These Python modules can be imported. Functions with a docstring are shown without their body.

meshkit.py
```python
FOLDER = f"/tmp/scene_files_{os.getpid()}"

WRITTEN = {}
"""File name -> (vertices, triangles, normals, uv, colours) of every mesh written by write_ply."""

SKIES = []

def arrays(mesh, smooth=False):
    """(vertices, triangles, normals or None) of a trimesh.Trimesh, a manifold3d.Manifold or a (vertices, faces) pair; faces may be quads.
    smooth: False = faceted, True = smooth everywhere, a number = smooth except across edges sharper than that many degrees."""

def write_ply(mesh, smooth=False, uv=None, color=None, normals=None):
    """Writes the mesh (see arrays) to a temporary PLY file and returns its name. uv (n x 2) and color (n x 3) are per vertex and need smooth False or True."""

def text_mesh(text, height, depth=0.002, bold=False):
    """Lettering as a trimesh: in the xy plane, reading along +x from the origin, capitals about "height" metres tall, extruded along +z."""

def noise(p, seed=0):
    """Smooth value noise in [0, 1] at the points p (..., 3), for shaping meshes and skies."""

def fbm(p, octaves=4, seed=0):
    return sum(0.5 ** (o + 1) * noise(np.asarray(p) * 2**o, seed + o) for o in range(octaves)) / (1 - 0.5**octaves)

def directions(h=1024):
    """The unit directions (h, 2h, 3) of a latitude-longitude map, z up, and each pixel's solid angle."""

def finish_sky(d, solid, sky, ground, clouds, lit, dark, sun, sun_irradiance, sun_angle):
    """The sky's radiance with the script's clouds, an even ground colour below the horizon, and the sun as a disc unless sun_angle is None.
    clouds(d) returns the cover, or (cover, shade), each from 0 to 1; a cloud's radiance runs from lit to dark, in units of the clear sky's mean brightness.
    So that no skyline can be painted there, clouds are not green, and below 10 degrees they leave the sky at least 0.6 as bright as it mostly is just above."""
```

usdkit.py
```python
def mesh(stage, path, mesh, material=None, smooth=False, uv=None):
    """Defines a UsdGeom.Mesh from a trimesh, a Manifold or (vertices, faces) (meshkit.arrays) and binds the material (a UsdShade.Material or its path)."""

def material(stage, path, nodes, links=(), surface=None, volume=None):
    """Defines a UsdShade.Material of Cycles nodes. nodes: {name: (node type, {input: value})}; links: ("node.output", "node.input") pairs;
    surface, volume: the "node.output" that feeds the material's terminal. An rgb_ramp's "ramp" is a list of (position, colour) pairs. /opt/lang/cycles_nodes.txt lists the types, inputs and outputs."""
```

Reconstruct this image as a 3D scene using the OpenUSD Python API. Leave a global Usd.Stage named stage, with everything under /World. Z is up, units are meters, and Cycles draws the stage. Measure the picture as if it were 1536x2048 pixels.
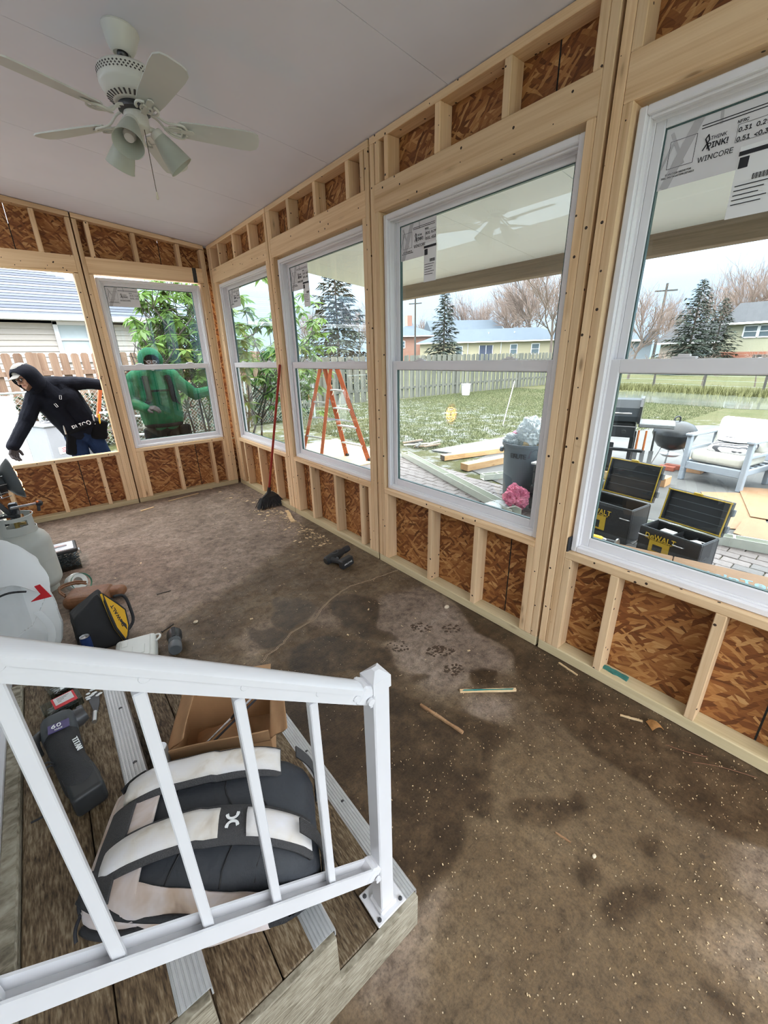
import math, random
import numpy as np, trimesh, usdkit, meshkit
import manifold3d as m3
from shapely.geometry import Polygon, LineString, Point
from shapely.ops import unary_union
from pxr import Usd, UsdGeom, UsdLux, UsdShade, Sdf, Gf, Vt

stage = Usd.Stage.CreateInMemory()
UsdGeom.SetStageUpAxis(stage, UsdGeom.Tokens.z)
UsdGeom.SetStageMetersPerUnit(stage, 1.0)
UsdGeom.Xform.Define(stage, '/World')
UsdGeom.Scope.Define(stage, '/World/Looks')
rng = random.Random(7)
nrng = np.random.default_rng(7)

# ------------------------------------------------------------------ camera, sky, exposure
F_PX, YAW, PITCH, ROLL = 817.17, 0.678422, 0.363269, 0.021711
CAM = np.array([-1.86325, -5.4155, 1.57])
fwd = np.array([math.sin(YAW) * math.cos(PITCH), math.cos(YAW) * math.cos(PITCH), -math.sin(PITCH)])
r0 = np.array([math.cos(YAW), -math.sin(YAW), 0.0]); d0 = np.cross(fwd, r0)
rgt = r0 * math.cos(ROLL) + d0 * math.sin(ROLL); dwn = d0 * math.cos(ROLL) - r0 * math.sin(ROLL)
cam = UsdGeom.Camera.Define(stage, '/World/camera')
cm = Gf.Matrix4d(*rgt, 0, *(-dwn), 0, *(-fwd), 0, *CAM, 1)
cam.AddTransformOp().Set(cm)
cam.CreateHorizontalApertureAttr(36.0); cam.CreateVerticalApertureAttr(48.0)
cam.CreateFocalLengthAttr(36.0 * F_PX / 1536)
cam.CreateClippingRangeAttr(Gf.Vec2f(0.05, 2000))
EXPOSURE = 2.6
cam.CreateExposureAttr(EXPOSURE)

def material(name, nodes, links=(), surface=None, **k):
    return usdkit.material(stage, '/World/Looks/' + name, nodes, links, surface, **k)

# overcast sky: the standard overcast luminance (1 + 2 sin h) / 3, slightly blue, with soft cloud variation
sky = UsdLux.DomeLight.Define(stage, '/World/sky')
sky.CreateIntensityAttr(1.0)
skym = material('overcast_sky', {
    'tc': ('texture_coordinate', {}),
    'sep': ('separate_xyz', {}),
    'ramp': ('rgb_ramp', {'ramp': [(0.0, (0.245, 0.345, 0.455)), (0.12, (0.325, 0.43, 0.545)), (0.35, (0.90, 1.0, 1.10)), (0.7, (1.72, 1.76, 1.80)), (1.0, (2.2, 2.22, 2.24))]}),
    'nz': ('noise_texture', {'scale': 2.2, 'detail': 5.0, 'roughness': 0.55}),
    'nr': ('rgb_ramp', {'ramp': [(0.3, (0.9, 0.93, 0.97)), (0.7, (1.1, 1.07, 1.04))]}),
    'mul': ('mix', {'mix_type': 'multiply', 'fac': 1.0}),
    'bg': ('background_shader', {'strength': 0.62}),
}, [('tc.generated', 'sep.vector'), ('sep.z', 'ramp.fac'), ('tc.generated', 'nz.vector'), ('nz.fac', 'nr.fac'),
    ('ramp.color', 'mul.color1'), ('nr.color', 'mul.color2'), ('mul.color', 'bg.color')], surface='bg.background')
UsdShade.MaterialBindingAPI.Apply(sky.GetPrim()).Bind(skym)

# ------------------------------------------------------------------ helpers: geometry
A = np.array
def V3(*a): return np.array(a, float)
def cat(*ms):
    ms = [m for m in ms if m is not None]
    return trimesh.util.concatenate(ms) if len(ms) > 1 else ms[0]
def box(c, s):
    m = trimesh.creation.box(s); m.apply_translation(c); return m
_cb = {}
def cbox(c, s, b=0.002):
    s = np.asarray(s, float); b = min(b, s.min() * 0.45)
    key = (tuple(np.round(s, 4)), round(b, 5))
    if key not in _cb:
        h = s / 2; pts = []
        for sx in (-1, 1):
            for sy in (-1, 1):
                for sz in (-1, 1):
                    g = A([sx, sy, sz])
                    for k in range(3):
                        o = h - b; o[k] = h[k]; pts.append(g * o)
        _cb[key] = trimesh.Trimesh(pts, process=False).convex_hull
    m = _cb[key].copy(); m.apply_translation(c); return m
def frame_of(d):
    d = np.asarray(d, float); d = d / np.linalg.norm(d)
    a = V3(0, 0, 1) if abs(d[2]) < 0.9 else V3(1, 0, 0)
    u = np.cross(a, d); u /= np.linalg.norm(u)
    return u, np.cross(d, u), d
def bar(p, q, w, h, b=0.0, up=None):
    """Rectangular bar from p to q: width w sideways, height h along 'up'."""
    p, q = A(p, float), A(q, float); d = q - p; L = np.linalg.norm(d); d /= L
    up = V3(0, 0, 1) if up is None else A(up, float)
    s = np.cross(up, d)
    if np.linalg.norm(s) < 1e-6: s = np.cross(V3(1, 0, 0), d)
    s /= np.linalg.norm(s); u = np.cross(d, s)
    m = cbox((0, 0, 0), (L, w, h), b) if b else box((0, 0, 0), (L, w, h))
    T = np.eye(4); T[:3, 0], T[:3, 1], T[:3, 2], T[:3, 3] = d, s, u, (p + q) / 2
    m.apply_transform(T); return m
def tube(pts, r, n=8, closed=False, caps=True):
    pts = A(pts, float); N = len(pts); r = np.broadcast_to(np.asarray(r, float), (N,))
    if closed: t = np.roll(pts, -1, 0) - np.roll(pts, 1, 0)
    else: t = np.gradient(pts, axis=0)
    t /= np.maximum(np.linalg.norm(t, axis=1, keepdims=True), 1e-9)
    u, _, _ = frame_of(t[0]); rings = []
    for i in range(N):
        u = u - t[i] * (u @ t[i]); u /= max(np.linalg.norm(u), 1e-9); v = np.cross(t[i], u)
        a = np.linspace(0, 2 * np.pi, n, endpoint=False)
        rings.append(pts[i] + r[i] * (np.cos(a)[:, None] * u + np.sin(a)[:, None] * v))
    v = np.vstack(rings); f = []
    k = np.arange(n); k2 = (k + 1) % n
    for i in range(N if closed else N - 1):
        a, b = i * n, ((i + 1) % N) * n
        f.append(np.stack([a + k, a + k2, b + k2], 1)); f.append(np.stack([a + k, b + k2, b + k], 1))
    if not closed and caps:
        v = np.vstack([v, pts[0], pts[-1]]); c0, c1 = N * n, N * n + 1; e = (N - 1) * n
        f.append(np.stack([np.full(n, c0), k2, k], 1)); f.append(np.stack([np.full(n, c1), e + k, e + k2], 1))
    return trimesh.Trimesh(v, np.vstack(f), process=False)
def spline(pts, n=24, closed=False):
    from scipy.interpolate import CubicSpline
    pts = A(pts, float)
    if closed: pts = np.vstack([pts, pts[:1]])
    d = np.r_[0, np.cumsum(np.linalg.norm(np.diff(pts, axis=0), axis=1))]
    cs = CubicSpline(d, pts, bc_type='periodic' if closed else 'natural')
    t = np.linspace(0, d[-1], n, endpoint=not closed)
    return cs(t)
def cyl(p, q, r, n=16, r2=None):
    return tube([p, q], [r, r if r2 is None else r2], n)
def lathe(prof, n=32, c=(0, 0, 0), axis=None, sweep=None):
    prof = A(prof, float); a = np.linspace(0, 2 * np.pi, n, endpoint=False)
    v = np.concatenate([np.stack([r * np.cos(a), r * np.sin(a), np.full(n, z)], 1) for r, z in prof])
    k = np.arange(n); k2 = (k + 1) % n; f = []
    for i in range(len(prof) - 1):
        f.append(np.stack([i * n + k, i * n + k2, (i + 1) * n + k2], 1)); f.append(np.stack([i * n + k, (i + 1) * n + k2, (i + 1) * n + k], 1))
    m = trimesh.Trimesh(v, np.vstack(f), process=False); m.merge_vertices(); m.update_faces(m.nondegenerate_faces())
    if axis is not None:
        u, w, d = frame_of(axis); T = np.eye(4); T[:3, 0], T[:3, 1], T[:3, 2] = u, w, d; m.apply_transform(T)
    m.apply_translation(c); return m
def sphere(c, r, sub=2, s=(1, 1, 1)):
    m = trimesh.creation.icosphere(sub, r); m.apply_scale(s); m.apply_translation(c); return m
def prism(poly, h, o=(0, 0, 0), x=(1, 0, 0), y=(0, 1, 0)):
    """Extrudes a polygon (points or shapely) drawn in the plane (x, y) at o by h along x cross y."""
    if not isinstance(poly, Polygon): poly = Polygon(poly)
    m = trimesh.creation.extrude_polygon(poly.buffer(0), h, engine='earcut')
    return place(m, o, x, y)
def place(m, o, x, y):
    x, y = A(x, float), A(y, float); x = x / np.linalg.norm(x); z = np.cross(x, y); z /= np.linalg.norm(z); y = np.cross(z, x)
    T = np.eye(4); T[:3, 0], T[:3, 1], T[:3, 2], T[:3, 3] = x, y, z, o
    m.apply_transform(T); return m
def text(s, h, o, x, y, depth=0.0012, bold=False, center=True):
    m = meshkit.text_mesh(s, h, depth, bold)
    if center: m.apply_translation([-m.bounds[:, 0].mean(), -m.bounds[:, 1].mean(), 0])
    return place(m, o, x, y)
def hull(pts):
    return trimesh.Trimesh(A(pts, float), process=False).convex_hull
def tri(man):
    m = man.to_mesh(); return trimesh.Trimesh(m.vert_properties[:, :3], m.tri_verts, process=True)
def ball(c, r, n=16): return m3.Manifold.sphere(float(r), n).translate(tuple(map(float, c)))
def rbox(c, s, r, n=12):
    s = np.asarray(s, float); h = s / 2 - r
    bs = [ball((sx * h[0], sy * h[1], sz * h[2]), r, n) for sx in (-1, 1) for sy in (-1, 1) for sz in (-1, 1)]
    m = tri(m3.Manifold.batch_hull(bs)); m.apply_translation(c); return m
def bones(links, refine=0.02, it=8):
    """Organic solid: hulls of sphere pairs ((p, r), (q, r)), unioned and smoothed."""
    parts = [m3.Manifold.batch_hull([ball(*a), ball(*b)]) for a, b in links]
    m = m3.Manifold.batch_boolean(parts, m3.OpType.Add).refine_to_length(refine)
    m = tri(m); trimesh.smoothing.filter_taubin(m, lamb=0.5, nu=0.52, iterations=it); return m
def rot(m, axis, deg, about=(0, 0, 0)):
    m.apply_transform(trimesh.transformations.rotation_matrix(math.radians(deg), axis, about)); return m
def roughen(m, amp, scale, seed=0):
    n = meshkit.fbm(m.vertices * scale, 3, seed) - 0.5
    m.vertices = m.vertices + m.vertex_normals * (n * 2 * amp)[:, None]; return m
def fine(m, length):
    v, f = trimesh.remesh.subdivide_to_size(m.vertices, m.faces, length, max_iter=12)
    m = trimesh.Trimesh(v, f); m.merge_vertices(); return m
def sheet(grid, thick=0.002):
    """Closed thin sheet from a grid of points (a, b, 3)."""
    g = A(grid, float); a, b = g.shape[:2]
    du = np.gradient(g, axis=0); dv = np.gradient(g, axis=1); nn = np.cross(du, dv); nn /= np.maximum(np.linalg.norm(nn, axis=2, keepdims=True), 1e-9)
    v = np.vstack([(g + nn * thick / 2).reshape(-1, 3), (g - nn * thick / 2).reshape(-1, 3)]); N = a * b; f = []
    idx = np.arange(N).reshape(a, b)
    p, q, r, s = idx[:-1, :-1].ravel(), idx[1:, :-1].ravel(), idx[1:, 1:].ravel(), idx[:-1, 1:].ravel()
    f += [np.stack([p, q, r], 1), np.stack([p, r, s], 1), np.stack([p, r, q], 1) + N, np.stack([p, s, r], 1) + N]
    loop = np.r_[idx[0, :-1], idx[:-1, -1], idx[-1, :0:-1], idx[:0:-1, 0]]; nx = np.roll(loop, -1)
    f += [np.stack([loop, nx, nx + N], 1)[:, ::-1], np.stack([loop, nx + N, loop + N], 1)[:, ::-1]]
    m = trimesh.Trimesh(v, np.vstack(f), process=False); m.fix_normals(); return m

# ------------------------------------------------------------------ helpers: scene
_used = {}
def fresh(parent, name):
    k = _used.get((parent, name), 0); _used[(parent, name)] = k + 1
    return f'{parent}/{name}' + (f'_{k:03d}' if k else '')
def tagp(prim, label=None, cat=None, group=None, kind=None):
    for k, v in (('label', label), ('category', cat), ('group', group), ('kind', kind)):
        if v: prim.SetCustomDataByKey(k, v)
class Thing:
    def __init__(self, name, loc=(0, 0, 0), label=None, cat=None, group=None, kind=None):
        self.path = fresh('/World', name); self.loc = A(loc, float)
        x = UsdGeom.Xform.Define(stage, self.path); self.op = x.AddTranslateOp(); self.op.Set(Gf.Vec3d(*map(float, loc)))
        self.prim = x.GetPrim(); tagp(self.prim, label, cat, group, kind)
    def part(self, name, mesh, mat, smooth=30, label=None, kind=None, parent=None):
        """World-coordinate mesh as a child part (or sub-part of parent)."""
        p = fresh(parent or self.path, name)
        m = mesh.copy(); m.apply_translation(-self.loc)
        if parent:
            pass
        usdkit.mesh(stage, p, m, mat, smooth=smooth)
        tagp(stage.GetPrimAtPath(p), label, None, None, kind); return p
    def piece(self, name, c, s, mat, b=0.002, label=None, parent=None, mesh=None):
        """A box-like piece with its own origin at its centre, so that its grain is its own."""
        p = fresh(parent or self.path, name)
        usdkit.mesh(stage, p, cbox((0, 0, 0), s, b) if mesh is None else mesh, mat)
        UsdGeom.Xformable(stage.GetPrimAtPath(p)).AddTranslateOp().Set(Gf.Vec3d(*map(float, A(c, float) - self.loc)))
        tagp(stage.GetPrimAtPath(p), label); return p
def solo(name, mesh, mat, label, cat=None, group=None, kind=None, smooth=30, loc=None):
    """A thing that is one mesh; mesh in world coordinates, its origin put at its base."""
    if loc is None:
        b = mesh.bounds; loc = ((b[0, 0] + b[1, 0]) / 2, (b[0, 1] + b[1, 1]) / 2, b[0, 2])
    p = fresh('/World', name); m = mesh.copy(); m.apply_translation(-A(loc, float))
    usdkit.mesh(stage, p, m, mat, smooth=smooth)
    UsdGeom.Xformable(stage.GetPrimAtPath(p)).AddTranslateOp().Set(Gf.Vec3d(*map(float, loc)))
    tagp(stage.GetPrimAtPath(p), label, cat, group, kind); return p
def copy_of(thing, loc, label, rz=0.0, scale=None):
    src = thing.prim.GetCustomData(); base = thing.path.rsplit('/', 1)[1].rstrip('0123456789').rstrip('_')
    p = fresh('/World', base); x = UsdGeom.Xform.Define(stage, p)
    x.GetPrim().GetReferences().AddInternalReference(thing.path); x.ClearXformOpOrder()
    x.AddTranslateOp().Set(Gf.Vec3d(*map(float, loc)))
    if rz: x.AddRotateZOp().Set(rz)
    if scale: x.AddScaleOp().Set(Gf.Vec3f(*scale))
    x.GetPrim().SetInstanceable(True)
    tagp(x.GetPrim(), label, src.get('category'), src.get('group')); return p

# ------------------------------------------------------------------ materials
def plain(name, col, rough=0.5, metal=0.0, var=0.12, scale=14.0, bump=0.0, bscale=60.0, spec=0.5, **k):
    """Principled colour with a slight procedural mottling and fine bump."""
    c = A(col, float)
    nodes = {'tc': ('texture_coordinate', {}), 'n': ('noise_texture', {'scale': scale, 'detail': 5.0, 'roughness': 0.6}),
             'r': ('rgb_ramp', {'ramp': [(0.25, c * (1 - var)), (0.75, np.minimum(c * (1 + var), 1))]}),
             'p': ('principled_bsdf', {'roughness': rough, 'metallic': metal, 'specular_ior_level': spec, **k})}
    links = [('tc.object', 'n.vector'), ('n.fac', 'r.fac'), ('r.color', 'p.base_color')]
    if bump:
        nodes['bn'] = ('noise_texture', {'scale': bscale, 'detail': 4.0}); nodes['b'] = ('bump', {'strength': bump, 'distance': 0.01})
        links += [('tc.object', 'bn.vector'), ('bn.fac', 'b.height'), ('b.normal', 'p.normal')]
    return material(name, nodes, links, 'p.BSDF')

def wood(name, axis, ramp, rough=0.6, knots=1.0, nails=0.0, fine_amt=0.35, across=11.0):
    """Sawn lumber: grain along the axis, knots, optional nail heads; every piece is shifted at random."""
    sc = [across] * 3; sc[axis] = 0.55
    ks = [9.0] * 3; ks[axis] = 2.6
    fs = [90.0] * 3; fs[axis] = 2.0
    nodes = {
        'tc': ('texture_coordinate', {}), 'oi': ('object_info', {}),
        'ra': ('math', {'math_type': 'multiply', 'value2': 43.7}), 'rb': ('math', {'math_type': 'multiply', 'value2': 71.3}),
        'off': ('combine_xyz', {}), 'add': ('vector_math', {'math_type': 'add'}),
        'm1': ('mapping', {'scale': sc}), 'm2': ('mapping', {'scale': ks}), 'm3': ('mapping', {'scale': fs}),
        'g': ('noise_texture', {'scale': 1.0, 'detail': 4.0, 'roughness': 0.55, 'distortion': 0.6}),
        'fg': ('noise_texture', {'scale': 1.0, 'detail': 3.0}),
        'gm': ('mix_float', {'fac': fine_amt}),
        'r': ('rgb_ramp', {'ramp': ramp}),
        'kv': ('voronoi_texture', {'scale': 1.0}),
        'kr': ('rgb_ramp', {'ramp': [(0.0, (1, 1, 1)), (0.05, (0.8, 0.8, 0.8)), (0.085, (0.25, 0.25, 0.25)), (0.16, (0, 0, 0))]}),
        'ks': ('separate_color', {}), 'kt': ('math', {'math_type': 'greater_than', 'value2': 0.5}),
        'km': ('math', {'math_type': 'multiply'}), 'km2': ('math', {'math_type': 'multiply', 'value2': 0.75 * knots}),
        'kc': ('mix', {'mix_type': 'mix', 'color2': (0.16, 0.065, 0.022)}),
        'hv': ('hsv', {}), 'vr': ('map_range', {'from_min': 0.0, 'from_max': 1.0, 'to_min': 0.86, 'to_max': 1.12}),
        'b': ('bump', {'strength': 0.12, 'distance': 0.004}),
        'p': ('principled_bsdf', {'roughness': rough, 'specular_ior_level': 0.3}),
    }
    links = [('oi.random', 'ra.value1'), ('oi.random', 'rb.value1'), ('ra.value', 'off.x'), ('rb.value', 'off.y'), ('ra.value', 'off.z'),
             ('tc.object', 'add.vector1'), ('off.vector', 'add.vector2'), ('add.vector', 'm1.vector'), ('add.vector', 'm2.vector'), ('add.vector', 'm3.vector'),
             ('m1.vector', 'g.vector'), ('m3.vector', 'fg.vector'), ('g.fac', 'gm.a'), ('fg.fac', 'gm.b'), ('gm.result', 'r.fac'),
             ('m2.vector', 'kv.vector'), ('kv.distance', 'kr.fac'), ('kv.color', 'ks.color'), ('ks.r', 'kt.value1'), ('kr.color', 'km.value1'), ('kt.value', 'km.value2'),
             ('km.value', 'km2.value1'), ('km2.value', 'kc.fac'), ('r.color', 'kc.color1'), ('kc.color', 'hv.color'), ('oi.random', 'vr.value'), ('vr.result', 'hv.value'),
             ('hv.color', 'p.base_color'), ('fg.fac', 'b.height'), ('b.normal', 'p.normal')]
    if nails:
        nodes['nv'] = ('voronoi_texture', {'scale': 20.0}); nodes['nl'] = ('math', {'math_type': 'less_than', 'value2': 0.12})
        nodes['ns'] = ('separate_color', {}); nodes['nt'] = ('math', {'math_type': 'greater_than', 'value2': 1 - nails}); nodes['nm'] = ('math', {'math_type': 'multiply'})
        nodes['nc'] = ('mix', {'mix_type': 'mix', 'color2': (0.05, 0.03, 0.02)})
        links += [('add.vector', 'nv.vector'), ('nv.distance', 'nl.value1'), ('nv.color', 'ns.color'), ('ns.g', 'nt.value1'), ('nl.value', 'nm.value1'), ('nt.value', 'nm.value2'),
                  ('nm.value', 'nc.fac'), ('hv.color', 'nc.color1'), ('nc.color', 'p.base_color')]
        links.remove(('hv.color', 'p.base_color'))
    return material(name, nodes, links, 'p.BSDF')
PINE = [(0.26, (0.47, 0.27, 0.125)), (0.40, (0.70, 0.46, 0.255)), (0.56, (0.82, 0.59, 0.36)), (0.75, (0.72, 0.475, 0.265))]
pine_x, pine_y, pine_z = (wood('pine_' + 'xyz'[a], a, PINE, nails=0.55) for a in range(3))
TREAT = [(0.25, (0.33, 0.24, 0.12)), (0.45, (0.54, 0.44, 0.26)), (0.7, (0.64, 0.54, 0.35))]
treated_x, treated_y = wood('treated_pine_x', 0, TREAT, knots=0.6), wood('treated_pine_y', 1, TREAT, knots=0.6)
WEATH = [(0.25, (0.16, 0.11, 0.075)), (0.5, (0.30, 0.215, 0.15)), (0.75, (0.40, 0.30, 0.22))]
weathered_y = wood('weathered_beam_wood', 1, WEATH, rough=0.8); weathered_z = wood('weathered_fence_wood', 2, [(0.2, (0.085, 0.052, 0.036)), (0.5, (0.18, 0.115, 0.078)), (0.75, (0.26, 0.19, 0.135))], rough=0.85, across=8.0)
lumber_x = wood('wet_lumber', 0, [(0.25, (0.34, 0.19, 0.09)), (0.5, (0.52, 0.32, 0.16)), (0.75, (0.62, 0.42, 0.22))])

def osb(name, ax1, ax2):
    """Oriented strand board: three crossed layers of long flakes, each flake its own tone."""
    nodes = {'tc': ('texture_coordinate', {}), 'sep': ('separate_xyz', {}), 'uv': ('combine_xyz', {}), 'oi': ('object_info', {}), 'ra': ('math', {'math_type': 'multiply', 'value2': 31.0}),
             'wn': ('noise_texture', {'scale': 6.0, 'detail': 2.0}), 'ws': ('vector_math', {'math_type': 'scale', 'scale': 0.05}), 'wa': ('vector_math', {'math_type': 'add'})}
    links = [('tc.object', 'sep.vector'), (f'sep.{ax1}', 'uv.x'), (f'sep.{ax2}', 'uv.y'), ('oi.random', 'ra.value1'), ('ra.value', 'uv.z'),
             ('uv.vector', 'wn.vector'), ('wn.color', 'ws.vector1'), ('uv.vector', 'wa.vector1'), ('ws.vector', 'wa.vector2')]
    for i, (ang, su, sv) in enumerate([(0.22, 9, 58), (-0.55, 11, 64), (0.85, 12, 66)]):
        nodes[f'm{i}'] = ('mapping', {'rotation': (0, 0, ang), 'scale': (1, 1, 1)}); nodes[f'k{i}'] = ('mapping', {'scale': (su, sv, 1)})
        nodes[f'v{i}'] = ('voronoi_texture', {'scale': 1.0, 'dimensions': '2D', 'metric': 'chebychev' if False else 'euclidean'}); nodes[f's{i}'] = ('separate_color', {})
        links += [('wa.vector', f'm{i}.vector'), (f'm{i}.vector', f'k{i}.vector'), (f'k{i}.vector', f'v{i}.vector'), (f'v{i}.color', f's{i}.color')]
    nodes |= {'c1': ('math', {'math_type': 'greater_than', 'value2': 0.62}), 'c2': ('math', {'math_type': 'greater_than', 'value2': 0.66}),
              'x1': ('mix_float', {}), 'x2': ('mix_float', {}),
              'fn': ('noise_texture', {'scale': 1.0, 'detail': 3.0}), 'fm': ('mapping', {'scale': (25, 260, 1)}), 'xf': ('mix_float', {'fac': 0.34}),
              'r': ('rgb_ramp', {'ramp': [(0.08, (0.075, 0.024, 0.008)), (0.28, (0.20, 0.068, 0.020)), (0.5, (0.32, 0.125, 0.038)), (0.72, (0.47, 0.225, 0.075)), (0.92, (0.64, 0.38, 0.165))]}),
              'b': ('bump', {'strength': 0.35, 'distance': 0.006}), 'p': ('principled_bsdf', {'roughness': 0.55, 'specular_ior_level': 0.35})}
    links += [('s1.g', 'c1.value1'), ('s2.g', 'c2.value1'), ('s0.r', 'x1.a'), ('s1.r', 'x1.b'), ('c1.value', 'x1.fac'), ('x1.result', 'x2.a'), ('s2.r', 'x2.b'), ('c2.value', 'x2.fac'),
              ('m0.vector', 'fm.vector'), ('fm.vector', 'fn.vector'), ('x2.result', 'xf.a'), ('fn.fac', 'xf.b'), ('xf.result', 'r.fac'), ('r.color', 'p.base_color'), ('xf.result', 'b.height'), ('b.normal', 'p.normal')]
    return material(name, nodes, links, 'p.BSDF')
osb_yz, osb_xz = osb('strand_board_right', 'y', 'z'), osb('strand_board_far', 'x', 'z')

def pane(name, tint, ior=1.5, rough=0.0):
    return material(name, {'ge': ('geometry', {}), 'io': ('mix_float', {'a': ior, 'b': 1 / ior}), 'f': ('fresnel', {}), 't': ('transparent_bsdf', {'color': tint}), 'g': ('glossy_bsdf', {'color': (0.92, 0.97, 0.96), 'roughness': rough}), 'm': ('mix_closure', {})},
                    [('ge.backfacing', 'io.fac'), ('io.result', 'f.IOR'), ('f.fac', 'm.fac'), ('t.BSDF', 'm.closure1'), ('g.BSDF', 'm.closure2')], 'm.closure')
glass = pane('window_glass', (0.93, 0.958, 0.952)); glass_edge = plain('glass_edge_spacer', (0.05, 0.10, 0.095), 0.3)
vinyl = plain('white_vinyl', (0.82, 0.80, 0.82), 0.5, var=0.01)
white_paint = plain('white_powder_coat', (0.68, 0.675, 0.70), 0.28, var=0.03, scale=5)
black_plastic = plain('black_plastic', (0.018, 0.019, 0.02), 0.42, var=0.2)
black_rubber = plain('black_rubber', (0.02, 0.02, 0.022), 0.7, var=0.2, bump=0.2, bscale=200)
grey_plastic = plain('grey_plastic', (0.10, 0.11, 0.12), 0.5)
yellow_plastic = plain('yellow_plastic', (0.86, 0.52, 0.02), 0.45, var=0.05)
steel = plain('steel', (0.55, 0.55, 0.56), 0.3, 1.0, var=0.06)
dark_steel = plain('dark_steel', (0.09, 0.09, 0.095), 0.4, 0.8)
alu = plain('aluminium', (0.62, 0.63, 0.64), 0.42, 0.75, var=0.08, scale=30)
ink = plain('black_print', (0.015, 0.015, 0.02), 0.6, var=0.0)
paper = plain('white_paper', (0.74, 0.72, 0.73), 0.6, var=0.02)
white_print = plain('white_print', (0.85, 0.85, 0.85), 0.5, var=0.0)
red_print = plain('red_print', (0.62, 0.02, 0.03), 0.5, var=0.03)
cardboard = plain('brown_cardboard', (0.42, 0.235, 0.115), 0.75, var=0.12, scale=9, bump=0.06, bscale=120)
cardboard_in = plain('brown_cardboard_inside', (0.36, 0.20, 0.10), 0.8, var=0.25, scale=12)

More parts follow.
